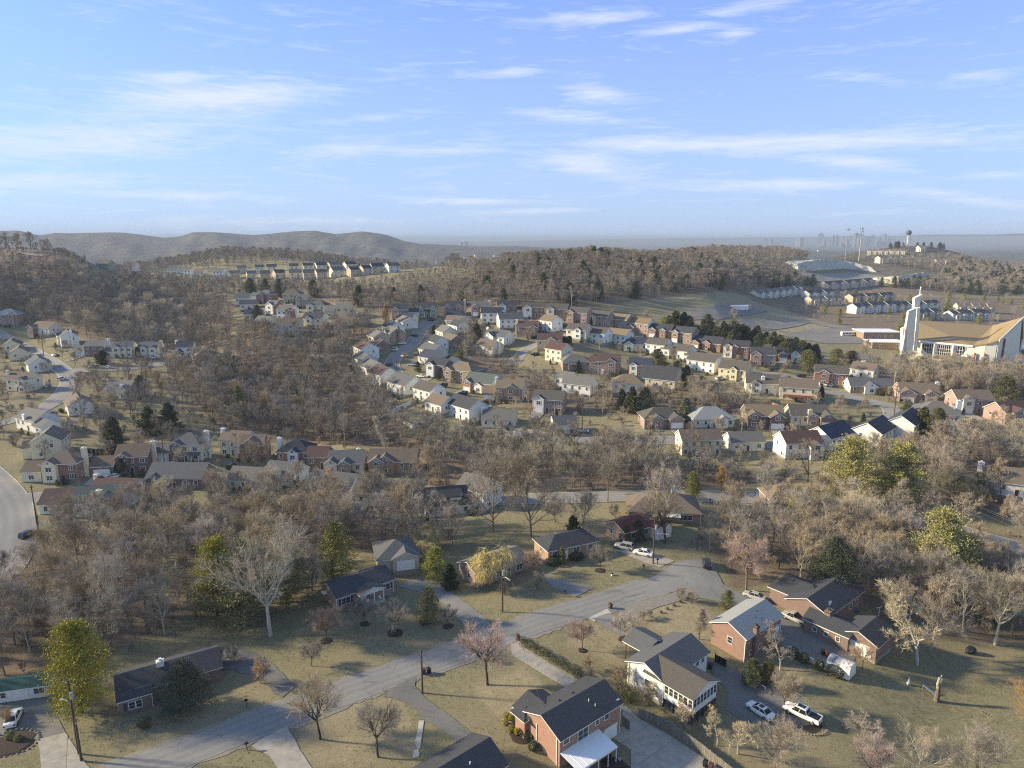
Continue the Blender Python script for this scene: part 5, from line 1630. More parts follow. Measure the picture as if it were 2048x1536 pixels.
def house(u,v,rz,w,d,st,wall,roof,label,hip=False,gab=(),wing=None,chim=None,slope=.62,nw=None,front=None,porch=None,deck=False,back=False,bw=True,garage=None,near=False,
  h=None,group=None,cat='house',name='house',sidew=1,pos=None,zadd=0.0,shut=None,stair=None):
 """one house. (u, v) pixel of the middle of its visible foot; rz turns its -y face; w along the ridge, d deep, st storeys"""
 if pos:
  x,y=pos; z=ground(x,y)
 else:
  x,y,z=at(u,v)
  a=math.radians(rz)
  # the clicked foot is the middle of the visible wall: move to the middle of the house
  y+=d*.5*max(.3,math.cos(a))+w*.35*abs(math.sin(a))
  x+=-math.sin(a)*d*.2
  z=ground(x,y)
 z+=zadd
 root=thing(name,label,cat,(x,y,z),math.radians(rz),group)
 keep(x,y,max(w,d)*.62+1.2)
 H=h or (2.75*st+.3)
 wm,rm=WALLS[wall],ROOF[roof]
 fm=WALLS[front] if front else None
 gable_block(root,w,d,H,slope,wm,rm,hip=hip,facade=fm,tt=.2 if near else .26)
 # front gables: (x, width, projection, wall height or None, material or None)
 blocked_x=[]
 for g in gab:
  gx,gw,gp,gh,gm=g
  gh=gh or H
  dd=gp+d/2
  gable_block(root,gw,dd,gh,slope if gh >=H else .6,WALLS[gm] if gm else wm,rm,axis='y',cx=gx,cy=-d/2-gp+dd/2,wall_name='gable_wall',roof_name='gable_roof',over=.3,tt=.2 if near else .26)
  blocked_x.append((gx-gw/2,gx+gw/2,gp,gh))
  for k in range(max(1,int(round(gh/2.9)))):
   if garage=='gable%d' % gab.index(g) and k==0:
    add_panel(root,'garage_door','f',gx,.05,min(gw-1.0,4.6),2.15,w,d+2*gp,WHITE,rows=4 if near else 0)
   else:
    add_window(root,'f',gx,1.55+2.75*k,min(1.7,gw*.42),1.35,w,d+2*gp,near=near)
  if gh >=H and gw>3.2:
   add_window(root,'f',gx,H+gw*.13,.7,.6,w,d+2*gp,near=near)
 # a wing: (side +1/-1, width, depth, height, setback of the front, material, garage?, roof)
 if wing:
  s,ww,wd,wh,off,wmat,gar=wing[:7]
  wcx=s*(w/2+ww/2); wcy=-d/2+off+wd/2
  gable_block(root,ww,wd,wh,slope*.9,WALLS[wmat] if wmat else wm,rm,cx=wcx,cy=wcy,wall_name='wing_wall',roof_name='wing_roof',over=.3,tt=.2 if near else .26)
  if gar:
   add_panel(root,'garage_door','f',wcx,.05,min(ww-.9,4.8),2.15,w,wd,WHITE,cx=0,cy=wcy,rows=4 if near else 0)
  else:
   add_window(root,'f',wcx,1.5,1.5,1.3,w,wd,cx=0,cy=wcy,near=near)
  add_window(root,'r' if s>0 else 'l',0,1.5,1.1,1.2,ww,wd,cx=wcx,cy=wcy,near=near)
 n=nw if nw is not None else max(2,int(w/3.1))
 for k in range(st):
  zc=1.55+2.75*k+(H-2.75*st-.3)
  door_i=n // 2 if k==0 and not back else -1
  for i in range(n):
   t=-w/2+w*(i+.5)/n
   hit=[b for b in blocked_x if b[0]-.5<t<b[1]+.5 and zc<b[3]]
   if not hit:
    if i==door_i:
     add_panel(root,'door','f',t,.1,.95,2.05,w,d,DOORM,frame=True)
    else:
     add_window(root,'f',t,zc,1.0 if n>3 else 1.35,1.3,w,d+(.1 if fm else 0),near=near,shutters=shut)
   if bw:
    add_window(root,'b',t,zc,1.0,1.2,w,d,near=near)
  if sidew:
   for sd in ('l','r'):
    if wing and ((wing[0]>0 and sd=='r') or (wing[0]<0 and sd=='l')) and k==0:
     continue
    add_window(root,sd,d*(.18 if k else -.2),zc,.9,1.15,w,d,near=near)
    if sidew>1:
     add_window(root,sd,d*-.22,zc,.9,1.15,w,d,near=near)
 if chim:
  sd,mt,cy=chim
  cx={'l':-w/2-.45,'r':w/2+.45,'m':0,'ml':-w*.25,'mr':w*.25}[sd]
  chimney(root,cx,cy*d,-.5 if sd in 'lr' else H-.3,H+d/2*slope+.9-abs(cy)*d*slope*(0 if sd in 'lr' else .6),WALLS[mt])
 if porch:
  px_,pw,pd,ph=porch
  mb=MB()
  zz=ph
  mb.add([(px_-pw/2,-d/2-pd,zz-.35),(px_+pw/2,-d/2-pd,zz-.35),(px_+pw/2,-d/2-.06,zz+.3),(px_-pw/2,-d/2-.06,zz+.3),
    (px_-pw/2,-d/2-pd,zz-.55),(px_+pw/2,-d/2-pd,zz-.55),(px_+pw/2,-d/2-.06,zz+.05),(px_-pw/2,-d/2-.06,zz+.05)],
   [(0,1,2,3),(4,7,6,5),(0,4,5,1),(1,5,6,2),(2,6,7,3),(3,7,4,0)])
  mb.build('porch_roof',rm,root)
  for s in (-1,0,1) if pw>4 else (-1,1):
   m=MB(); m.box(px_+s*(pw/2-.15)-.09,px_+s*(pw/2-.15)+.09,-d/2-pd+.1,-d/2-pd+.28,0,zz-.5)
   m.build('porch_post',TRIM,root)
 if deck:
  m=MB()
  m.box(-w*.4,w*.4,-d/2-3.2,-d/2-.07,1.9,2.05)
  m.box(-w*.4,w*.4,-d/2-3.2,-d/2-3.12,2.05,3.0)
  m.build('deck',DECKM,root)
  for s in (-1,-.33,.33,1):
   q=MB(); q.box(s*w*.39-.08,s*w*.39+.08,-d/2-3.1,-d/2-2.95,-2,1.9)
   q.build('deck_post',DECKM,root)
 if stair:
  sx_=stair
  m=MB()
  for i in range(8):
   m.box(sx_-.6,sx_+.6,-d/2-3.0+i*.35,-d/2-2.65+i*.35,-.3,.22*(i+1))
  m.build('front_stairs',TRIM,root)
 return root

W2=('s_white','s_cream')
HOUSES=[
 # ---- far left estate
 (10,652,12,13,10,2,'b_rose','light','red brick house with a pale hip roof at the left edge of the hillside',dict(hip=True,gab=[(3,4,1,None,'b_rose')])),
 (82,676,-18,15,10,1,'s_pale','brown','brown-roofed house with a brick gable beside the hillside wood',dict(gab=[(-5,5,3,4.2,'b_brown')],h=4.2)),
 (122,697,-52,12,9,2,'s_white','slate','white two-storey house with a tall white chimney and slate roof',dict(chim=('r','s_white',.1),gab=[(-3,4,1.2,None,None)])),
 (190,713,0,11,8,2,'s_pale','grey','long grey-roofed house of red brick with a white garage wing',dict(front='b_brown',wing=(-1,7,7,3.2,.5,'s_white',True),chim=('r','s_white',0))),
 (244,716,8,10,8,2,'s_cream','slate','cream house with a sloping left gable behind the slim cypress',dict(gab=[(-3,4,1,None,None)],wing=(-1,5,7,3.2,0,None,False))),
 (297,716,0,11,8,2,'s_cream','slate','cream house with two front gables right of the slim cypress',dict(gab=[(-2,3.4,1,None,None),(3.6,3.6,2,None,None)],garage='gable0',chim=('r','s_cream',0))),
 (367,716,10,9,8,2,'s_white','blue','white house with a blue-grey roof and a brick garage gable',dict(gab=[(-2.5,4.4,3.5,3.2,'b_red')],garage='gable0',chim=('l','s_white',.1))),
 (408,733,28,15,11,1,'s_tan','brown','brown hip-roofed house half behind the light green bushes',dict(hip=True,h=3.6)),
 (8,705,-60,12,9,1,'s_cream','grey','cream house with a grey roof facing the upper lane at the left edge',dict(h=4)),
 (22,722,-60,12,9,1,'s_cream','brown','cream house with a brown roof facing the upper lane',dict(h=4.2)),
 (56,748,-50,13,10,1,'s_white','slate','white house with a blue-grey roof beside the junction of lanes',dict(h=4.2)),
 (36,785,-10,12,8,2,'s_cream','brown','cream two-storey house with a white chimney above the lane bend',dict(chim=('l','s_cream',-.2),gab=[(4,3.6,2,None,None)])),
 (135,832,-52,12,9,1,'s_white','brown','white gable-ended house with a brown roof beside the lane',dict(h=4.0)),
 (235,797,-15,13,9,1,'s_pale','grey','grey house with a wide white chimney beside the dark cedar',dict(h=4.2,chim=('mr','s_white',-.5),gab=[(5,4,2,None,None)])),
 (52,866,-28,13,9,1,'s_white','grey','white house with a grey roof and tall white chimney at the end of the lane',dict(h=4.3,chim=('m','s_white',-.5),wing=(1,6,7,3.0,-1,None,False))),
 (75,918,-70,11,9,2,'s_cream','brown','cream two-storey house with a lower shed roof and white chimney',dict(chim=('m','s_cream',-.4),gab=[(1,6,3,3.6,None)])),
 (118,965,5,11,9,2,'b_brown','brown','brown hip-roofed house with a white front gable near the road fork',dict(hip=True,gab=[(-2.2,4.2,1.5,None,'s_cream')],wing=(-1,6,8,3.2,0,'s_cream',False),chim=('r','s_cream',0),shut=TRIM_D)),
 (262,950,8,10,9,2,'b_dark','brown','dark brick house with twin garage doors and a low garage wing',dict(gab=[(-2.5,3.8,1,None,None)],wing=(-1,7.5,8,3.2,-1.5,'b_dark',True),chim=('r','s_cream',0),nw=3)),
 (372,924,-2,10.5,9,2,'s_cream','slate','cream and brick house with steep front gables and a white garage wing',dict(gab=[(-2.6,3.8,1.2,None,'b_brown')],wing=(-1,6.5,8,3.0,-1,'s_cream',True),chim=('r','s_white',0),porch=(3,5,2,3),hip=True)),
 (350,984,178,17,10,1,'b_brown','slate','long brick house with a big blue-grey roof and a brick bay, on the valley road',dict(h=3.6,gab=[(-6,4.4,2.2,3.2,None)],nw=5,rev=1)),
 (468,912,-8,10,7.5,2,'s_white','brown','white two-storey house with small dormers and a chimney',dict(chim=('l','s_white',0),nw=3)),
 (504,921,0,8,8,2,'b_brown','brown','red brick gabled house attached beside the white two-storey one',dict(gab=[(0,7,1.2,None,None)],nw=1)),
 (222,1010,-8,14,9,1,'s_white','maroon','white house with a dark maroon roof and a cream chimney',dict(h=3.6,chim=('l','s_cream',0),nw=3)),
 (190,1036,12,13,10,1,'s_pale','green','grey-green gabled house behind the maroon-roofed one',dict(h=4.2,gab=[(2,6.5,2.5,None,None)],chim=('m','s_cream',-.3))),
 (128,1030,6,14,9,1,'s_white','maroon','low white house with a dark roof behind bare branches by the road fork',dict(h=3)),
 (500,985,-10,15,9,1,'s_pale','grey','grey-roofed pale house below the cul-de-sac of the valley road',dict(h=3.4,chim=('mr','s_white',-.3))),
 (588,937,0,11,9,2,'b_red','black','brick house with a black roof and a white arched gable',dict(gab=[(.2,3.4,1.4,None,'s_white')],chim=('l','s_white',0),hip=True,nw=4)),
 (634,938,0,7,8,1,'b_brown','maroon','low brown-roofed garage house beside the black-roofed one',dict(h=4.2,gab=[],name='house')),
 (692,945,0,12,9,1,'s_cream','slate','cream gabled bungalow with a tall cream chimney on the valley road',dict(h=3.4,gab=[(-4.6,4.2,1.5,None,None),(0,4.2,2.2,None,'b_tan')],chim=('mr','s_cream',.2))),
 (785,950,0,16,9,1,'b_tan','brown','long tan brick house with an arched window gable and white end wall',dict(h=4.6,gab=[(-5,5,1.5,None,None),(-2.4,6.4,.8,None,None)],nw=5)),
 (560,975,-15,11,9,1,'s_white','slate','white gable half hidden behind twigs right of the pale grey-roofed house',dict(h=3.6)),
 (662,1000,-18,14,10,1,'s_pale','slate','slate-roofed house under the orange-crowned tree',dict(h=3.4)),
 (762,1018,-5,15,9,1,'s_white','grey','grey-roofed white house with dark windows behind the wide tan tree',dict(h=4.4,gab=[(5.4,4,1.6,None,None)],chim=('ml','s_white',0))),
 (893,1034,12,13,9,1,'s_white','black','black-roofed house with a long white dormer',dict(h=3.2,slope=.85,dormer=1)),
 (950,1022,-35,10,9,2,'s_white','grey','white gable glimpsed through the great bare trees',dict()),
 # ---- upper left cluster
 (487,612,15,13,9,1,'s_pale','grey','pale grey-roofed house, leftmost of the hilltop cluster',dict(h=4.4)),
 (494,622,20,11,8,1,'s_pale','slate','slate-roofed house below the leftmost of the hilltop cluster',dict(h=3.6)),
 (530,607,-4,12,9,2,'b_red','grey','brick house with two gables and a grey hip roof in the hilltop cluster',dict(hip=True,gab=[(-2,4,1,None,None),(4,3.6,1.4,None,None)],wing=(-1,4,8,4.5,0,'s_white',False))),
 (543,631,-25,8,8,2,'b_red','grey','white gable on a red brick base in the hilltop cluster',dict(gab=[(0,6,1,None,'s_white')])),
 (570,642,-12,10,9,2,'s_white','grey','white and red brick house with a projecting window in the hilltop cluster',dict(gab=[(3.4,3.6,1.2,None,'b_red')])),
 (583,606,0,12,10,2,'s_tan','brown','tan-roofed hip house at the back of the hilltop cluster',dict(hip=True)),
 (604,617,-10,8,8,2,'s_sage','slate','sage house with a steep white gable in the hilltop cluster',dict(gab=[(-2,3.6,1,None,None)])),
 (633,632,-8,12,10,2,'s_cream','slate','large cream house with a front porch in the hilltop cluster',dict(hip=True,gab=[(-3,4,1.5,None,None)],porch=(1,6,2,3))),
 (686,637,-8,9,8,2,'s_yellow','grey','yellow house with a pale side wall, rightmost of the hilltop cluster',dict(wing=(-1,6,7,4.4,-2,'s_tan',False))),
 (505,642,10,11,8,1,'s_pale','blue','dark-roofed house with a small white gable below the dark evergreens',dict(h=3.4,gab=[(4,3.5,1,None,None)])),
 (524,658,-20,9,8,1,'s_pale','grey','pale little house in the trees below the hilltop cluster',dict(h=3.6)),
 (575,672,4,14,9,2,'s_pale','brown','grey two-storey house screened by bare trees below the hilltop cluster',dict()),
 (626,660,-12,12,9,2,'s_cream','charcoal','cream gabled house at the lower edge of the hilltop cluster',dict(gab=[(-2,4.4,1,None,None)])),
 (690,655,-12,12,9,1,'s_pale','brown','low pale house with a white chimney below the yellow one',dict(h=3.6,chim=('r','s_white',0))),
 # ---- crescent, top row
 (800,640,6,10,8,2,'b_rose','charcoal','brick house with a white garage gable at the left end of the top row',dict(gab=[(-2.6,3.8,1,None,None)],wing=(1,6,7,3.8,0,'s_pale',False))),
 (811,651,-22,10,8,1,'s_cream','blue','low cream gable before the left end of the top row',dict(h=3.2)),
 (855,637,3,11,9,2,'s_sage','charcoal','sage green house with a white columned porch in the top row',dict(gab=[(-4,3.4,1,None,None),(3.8,4,1.6,None,None)],porch=(0,4,2,4.6))),
 (908,633,0,12,9,2,'b_rose','charcoal','red brick house with two gables and a white chimney in the top row',dict(gab=[(-3.4,4.4,1,None,None),(3.4,4,1,None,None)],chim=('r','s_white',0))),
 (912,644,0,12,8,1,'s_white','blue','white house with a dark hip roof before the red brick one',dict(hip=True,h=3.2)),
 (960,634,4,11,8,2,'b_rose','grey','narrow red brick house with a white garage and chimney in the top row',dict(gab=[(-3,4.2,2,None,None)],garage='gable0',chim=('r','s_white',0))),
 (982,649,5,12,9,2,'s_white','charcoal','bright white two-storey house with a dark roof in the upper gardens',dict(back=True)),
 (1014,634,5,12,9,2,'b_brown','charcoal','brick house with a white pointed gable in the top row',dict(gab=[(-3,4.2,2,None,'s_white')],wing=(1,4,6,3.2,0,'s_white',False))),
 (1021,661,12,14,10,2,'s_white','slate','big white house with a slate roof beside the white two-storey one',dict(h=5,back=True)),
 (1067,637,2,13,8.5,2,'b_brown','warm','dark brick house with white gable and end wall beside a small yellow-green tree',dict(gab=[(-3.6,4.6,1,None,'s_white')],wing=None,garage='gable0')),
 (1115,641,-14,13,8.5,2,'b_brown','warm','brick house with white garage left of the pink-lit ones of the top row',dict(gab=[(-3.6,4.6,1.5,None,'s_cream')],garage='gable0')),
 (1157,649,-28,13,8.5,2,'b_rose','warm','rose brick house with a pale end wall beside the young trees of the top row',dict(gab=[(-3.6,4.6,1.5,None,'b_rose')])),
 (1201,656,-38,13,8.5,2,'b_rose','warm','rose brick house with slate-coloured front slope in the top row',dict(gab=[(-3.6,4.6,1.5,None,'s_cream')])),
 (1241,663,-42,13,8.5,2,'b_rose','tan','brick house with a plain tan roof in the top row',dict(front='b_rose')),
 (1283,672,-40,13,8.5,2,'s_white','tan','white-sided house with a brick front and low garage in the top row',dict(gab=[(-4,4.4,2,3.4,'b_rose')],front='b_rose')),
 (1325,680,-30,13,9,1,'b_orange','charcoal','orange-lit brick house with two gables and a white garage door',dict(h=4.4,gab=[(-4,4.2,2,None,None),(2,3.6,1.5,None,None)],garage='gable0')),
 (1371,690,-40,12,9,2,'b_tan','charcoal','tan-fronted house with a grey end wall below the evergreen belt',dict(gab=[(-3.6,4,1.5,None,None)],garage='gable0')),
 (1422,703,-34,15,10,1,'b_orange','charcoal','low brick house with a white garage door at the left gable, below the belt',dict(h=3.4,gab=[(-6,4.8,3,None,None),(0,4.4,1.5,None,None)],garage='gable0')),
 (1477,718,-26,13,8.5,2,'b_red','charcoal','dark red brick house with white stairs, below the evergreen belt',dict(gab=[(-3.8,4.4,2,None,'s_white'),(-.5,3.4,1,None,None)],stair=0)),
 # ---- crescent, left side of the road
 (805,661,-62,13,9,1,'s_pale','grey','grey roof at the top of the crescent road',dict(h=3.6)),
 (778,673,-58,12,9,1,'s_white','blue','white-gabled house with a blue-black roof, second down the crescent',dict(h=4)),
 (778,688,-58,13,9,2,'b_rose','grey','brick house with white porch and chimney, third down the crescent',dict(h=4.6,gab=[(2,4,1.2,None,None)],chim=('r','b_brown',0))),
 (747,697,-60,12,9,2,'s_tan','grey','tan gable end, fourth down the crescent',dict(h=4.8)),
 (752,708,-60,10,8,1,'b_brown','maroon','maroon-roofed house behind bare bushes on the crescent',dict(h=3.8)),
 (722,724,-60,13,9.5,2,'s_white','maroon','white gable end with a brown roof and dark brick front on the crescent',dict(h=5.2)),
 (720,742,-58,12,9,1,'s_pale','slate','pale gabled house with a slate roof, sixth down the crescent',dict(h=4.0)),
 (735,756,-55,12,9,1,'s_pale','grey','grey-roofed low house above the white gable at the road bend',dict(h=3.6)),
 (757,778,-52,12,10,2,'s_white','maroon','tall white house with a maroon roof at the road bend',dict(h=5.4)),
 (800,795,-48,15,11,1,'s_white','slate','white house with a wide slate roof below the bend',dict(h=4.2)),
 (850,808,-46,12,9,2,'s_white','warm','white house with a brown roof below the bend, next to the slate one',dict(h=4.8)),
 (874,830,-46,11,9,1,'s_white','brown','white house with a small brown roof behind the white fence',dict(h=3.6)),
 (925,846,-48,15,10,2,'s_white','charcoal','tall white gable with a dark roof, last one down the crescent',dict(h=5.4)),
 (998,860,-10,13,9,1,'s_pale','grey','pale house with a grey roof and white chimney behind the wood',dict(h=3.4,chim=('l','s_white',0))),
 (1130,870,8,9,8,1,'s_white','slate','small white house with two dark roof slopes near the power pole',dict(h=3.6)),
 # ---- inside the crescent
 (908,656,-25,10,8,1,'s_pale','brown','brown-roofed house first inside the crescent',dict(h=3.4)),
 (932,662,-10,11,9,1,'b_brown','grey','brick house with a grey hip roof inside the crescent top',dict(hip=True,h=3.8)),
 (912,668,-60,11,8,1,'s_white','charcoal','white gable with a dark roof inside the crescent top',dict(h=3.8)),
 (886,683,-62,11,9,2,'s_cream','grey','cream gable end, first along the inner side of the crescent road',dict(h=4.4)),
 (898,701,-60,11,9,1,'b_brown','brown','brown-roofed brick house, second along the inner side',dict(h=4.2)),
 (869,704,-62,11,9,2,'s_white','charcoal','white gable end, second along the inner side of the crescent road',dict(h=4.4)),
 (858,720,-50,14,9,1,'s_pale','slate','slate roof with a white eave along the inner side',dict(h=3.6)),
 (862,736,-42,15,10,1,'s_pale','blue','blue-black roof above the brick and white gables',dict(h=3.6)),
 (874,757,-28,11,8,2,'b_brown','charcoal','brick house with a white gable and white garage door on the inner side',dict(gab=[(-2,4.2,1.4,None,'s_white')],garage='gable0')),
 (900,744,-60,9,8,1,'s_white','charcoal','white gable end behind the brick house with white garage',dict(h=3.8)),
 (922,770,-30,15,10,2,'b_tan','tan','tan brick house with twin garage doors and a tan roof',dict(gab=[(-5,4.6,1.8,None,None)],nw=4,hip=True)),
 (962,790,-30,15,11,1,'s_white','green','green-roofed house with an orange brick gable front',dict(h=4.4,gab=[(-5,4.4,1.6,None,'b_orange'),(1,4,1.4,3.4,'s_white')],garage='gable0')),
 (1020,804,-10,12,9,2,'s_white','tan','tan brick-fronted house with a white end wall and chimney',dict(front='b_tan',gab=[(1,4.4,1,None,'b_tan')],wing=(-1,5.6,8,3.4,-1,'b_tan',True),chim=('l','s_white',0))),
 (993,696,-38,15,10,1,'s_white','slate','slate-roofed white house with a steep gable and chimneys',dict(h=4.2,gab=[(-2,7,2,None,None)],chim=('l','s_white',0))),
 (974,713,-38,12,9,1,'s_cream','brown','cream house with a tan gable below the slate-roofed one',dict(h=4.2,chim=('r','s_white',0))),
 (1098,668,-48,10,9,2,'s_white','tan','bright white house with a tan roof in the middle of the estate',dict()),
 (1056,676,-15,12,9,1,'b_brown','maroon','brick house with a cream left gable and maroon roof',dict(h=4.8,gab=[(4,3.8,1.2,None,None)],chim=('l','s_cream',-.2))),
 (1157,683,-32,12,9,2,'s_cream','warm','cream house with a blue-panelled gable in the middle of the estate',dict(h=4.8,gab=[(1.5,3.8,1,None,'s_white')],back=True)),
 (1196,690,-40,12,9,2,'s_white','warm','white house with a plain warm grey roof in the middle of the estate',dict(h=5,back=True)),
 (1238,693,-40,13,9,2,'s_white','tan','white house with a tan roof and arched tree before it',dict(h=5,back=True)),
 (1279,706,-12,16,10,1,'s_cream','blue','wide blue-roofed low house in the middle of the estate',dict(h=3.6,hip=True,gab=[(-5,5,2,None,None)])),
 (1318,712,-42,12,9,2,'s_white','warm','pale house with a warm grey roof and small lean-to, right one of its row',dict(h=4.8,wing=(1,3.6,6,3.2,-2,'s_white',False))),
 (1366,722,-42,11,9,1,'s_white','warm','small white house with a lean-to above the long white one',dict(h=4.2,wing=(1,3.6,6,3.0,-2,'s_white',False))),
 (1100,702,-6,13,9,1,'s_tan','maroon','tan gable under a maroon roof behind the tall cream side wall',dict(h=4.6,gab=[(1,5,1,None,None)])),
 (1114,730,-45,11,9,2,'s_cream','maroon','tall cream side wall with an orange brick front and maroon roof',dict(h=6.2,gab=[])),
 (1151,742,5,13,9,1,'b_tan','grey','tan brick bungalow with a white porch and hip roof',dict(hip=True,h=3.6,porch=(-2,4,2,2.9))),
 (1218,750,-14,11,9,2,'b_rose','maroon','rose brick house with a maroon roof and long white stairs',dict(gab=[(1.6,4.8,1.6,None,None)],stair=-2.4,wing=(-1,3.6,8,5,0,None,False))),
 (1283,757,-18,11,9,2,'b_red','blue','brick and white house with a white pediment and stairs',dict(gab=[(-3,3.6,1.2,None,'s_white')],stair=-2.0)),
 (1324,780,-32,17,12,1,'s_beige','charcoal','beige house with one very large gable and skylights',dict(h=3.8,slope=.8)),
 (1258,790,-12,14,10,1,'s_white','tan','white house with a tan hip roof and brick base behind cedars',dict(hip=True,h=4.6)),
 (1158,794,-28,14,9,1,'s_white','grey','white house with a dark grey roof below the bungalow',dict(h=4.4,back=True)),
 (1130,778,-38,9,8,1,'s_white','grey','little white gable left of the dark-grey-roofed house',dict(h=3.8)),
 (1098,829,-16,13,9,2,'b_rose','warm','two-storey brick house with a white arched gable and double carport',dict(gab=[(-3.6,4.4,.6,None,'s_white')],shut=BRICK['red'],nw=5,garage='gable0')),
 (1412,748,-44,15,10,2,'s_white','warm','long white house with a tall blank end wall and a timber deck',dict(h=5,back=True)),
 (1474,764,-38,13,10,2,'s_yellow','warm','pale yellow house with a grey end wall and small front gables',dict(h=5,gab=[(1,3.6,1.2,None,None)])),
 (1530,734,-18,12,9,2,'b_rose','charcoal','rose brick gable house with a white side porch below the belt',dict(gab=[(-3.4,5,1,None,None)],porch=(-8,3,2,2.8))),
 (1580,726,-10,13,10,1,'b_brown','charcoal','low brick house with a white garage and a white window gable',dict(h=4,gab=[(-3,4.4,1.4,None,None),(3.4,5,1,None,'s_pale')],garage='gable0')),
 (1530,790,-14,14,10,1,'s_pale','warm','grey-roofed house with a white glazed porch and long brick side',dict(h=4.4,gab=[(-3,4,3,None,'s_white')],wing=(1,6,9,4,0,'b_dark',False),chim=('m','s_white',-.3))),
 (1603,805,-20,15,9,2,'s_cream','brown','tall cream house with a brown roof and a red timber deck',dict(deck=True,h=5.6,back=True)),
 (1668,774,-22,14,9,2,'b_red','warm','large red brick house with white stairs and a white double garage',dict(gab=[(-3,4.4,1,None,None)],stair=-5,nw=5,front=None)),
 (1722,736,-42,9,8,1,'s_white','slate','small white gable below the church wood',dict(h=4,wing=(-1,4,6,3,0,'b_red',False))),
 (1735,758,-45,11,9,1,'s_white','brown','white gable end with a brown roof above the long cream bungalow',dict(h=4)),
 (1746,789,-8,18,9,1,'s_white','slate','long low tan brick bungalow with a white garage door and a wide white gable',dict(h=3.3,front='b_tan',gab=[(-.5,5.5,1.4,None,'s_white')],wing=None)),
 (1845,806,-14,15,11,1,'b_rose','brown','brick house with two garage arches and a brown hip roof',dict(h=3.8,gab=[(-5,6.4,2,None,None),(4,4.6,2,None,None)],garage='gable0',chim=('r','s_white',0))),
 (1950,828,-4,14,9,2,'b_rose','brown','brown-roofed brick house with a cream front gable',dict(gab=[(-3,4.2,1,None,'s_cream')],wing=None,garage='gable0')),
 (2038,852,10,13,10,2,'b_rose','maroon','maroon-roofed brick house at the right edge',dict(h=4.6,gab=[(-1,6,1,None,None)])),
 (1886,860,-15,14,11,2,'s_white','grey','white two-storey house with a grey hip roof and chimney',dict(hip=True,h=5.6,chim=('r','s_white',0))),
 (1838,880,48,16,9,2,'s_white','charcoal','white gable-ended house with a charcoal roof beside the cedars',dict(h=5.6,back=True)),
 (1774,896,44,15,10,2,'s_white','charcoal','white house with a slate-black roof and veranda, nearest the golden pines',dict(h=5,back=True)),
 (1682,902,34,15,10,1,'s_white','blue','white-gabled house with a navy roof above the golden pines',dict(h=4.4,back=True)),
 (1606,918,6,13,9,2,'s_white','maroon','maroon-roofed white house with a tall window bay facing the back road wood',dict(h=5.4,gab=[(3.4,4.6,2.5,4.6,None)],back=True)),
 (1402,913,4,14,8,2,'s_cream','brown','cream two-storey house with a bright lit left gable behind the back road wood',dict(h=5.6,back=True,nw=5)),
 (1495,905,4,12,8,1,'s_pale','grey','pale house hidden in twigs right of the cream one',dict(h=3.4)),
 (1326,857,4,15,10,1,'b_rose','warm','grey-roofed brick bungalow inside a wire fence',dict(h=3.4,gab=[(-2.6,4.6,1,None,None),(4.6,5.4,2.5,None,None)],hip=True,garage='gable1')),
 (1427,858,2,16,11,1,'s_pale','pale','pale blue-grey hip-roofed house with a small white front gable',dict(hip=True,h=3.4,gab=[(3.4,3.4,1,None,'s_white')])),
 (1532,858,-6,14,10,2,'b_dark','tan','dark brick house with twin gables and tan roofs',dict(h=4.6,gab=[(-4.4,5,1.4,None,None),(4,5.4,2.4,None,None)],garage='gable1')),
 (1622,855,-8,14,10,1,'s_cream','warm','cream house with a big chimney and a dark brick garage gable',dict(h=4,gab=[(1,4,1.4,None,'b_rose'),(6,5.4,3,None,'b_dark')],garage='gable1',chim=('m','s_cream',-.45))),
 (2036,1003,-25,13,10,1,'s_white','brown','white house with a chimney at the right edge under the power lines',dict(h=4,chim=('l','s_white',0))),
 (1578,1018,0,11,9,1,'b_tan','tan','little tan-roofed cottage behind the bright green evergreen',dict(h=3,hip=True)),
 (2012,1150,0,9,9,1,'b_tan','tan','tan pyramid-roofed cottage below the bend of the back road',dict(h=3,hip=True)),
]
HOBJ={}
for i,(u,v,rz,w,d,st,wall,roof,lab,kw) in enumerate(HOUSES):
 kw=dict(kw)
 rev=kw.pop('rev',0); dorm=kw.pop('dormer',0)
 if rev:
  rz=rz-180
 hs=house(u,v,rz,w,d,st,wall,roof,lab,**kw)
 if dorm:
  m=MB()
  m.box(-3.8,3.8,-3.6,0,3.9,5.4); m.build('dormer_wall',SIDE['white'],hs)
  m=MB()
  m.add([(-4.2,-4.1,5.35),(4.2,-4.1,5.35),(4.2,.5,7.0),(-4.2,.5,7.0),(-4.2,-4.1,5.5),(4.2,-4.1,5.5),(4.2,.5,7.15),(-4.2,.5,7.15)],
   [(0,3,2,1),(4,5,6,7),(0,1,5,4),(1,2,6,5),(2,3,7,6),(3,0,4,7)])
  m.build('dormer_roof',ROOF['black'],hs)
  for t in (-1.6,0):
   obj('window',window_mesh(.9,.8,False)[0],hs,(t,-3.61,4.7),0)
 HOBJ[i]=hs

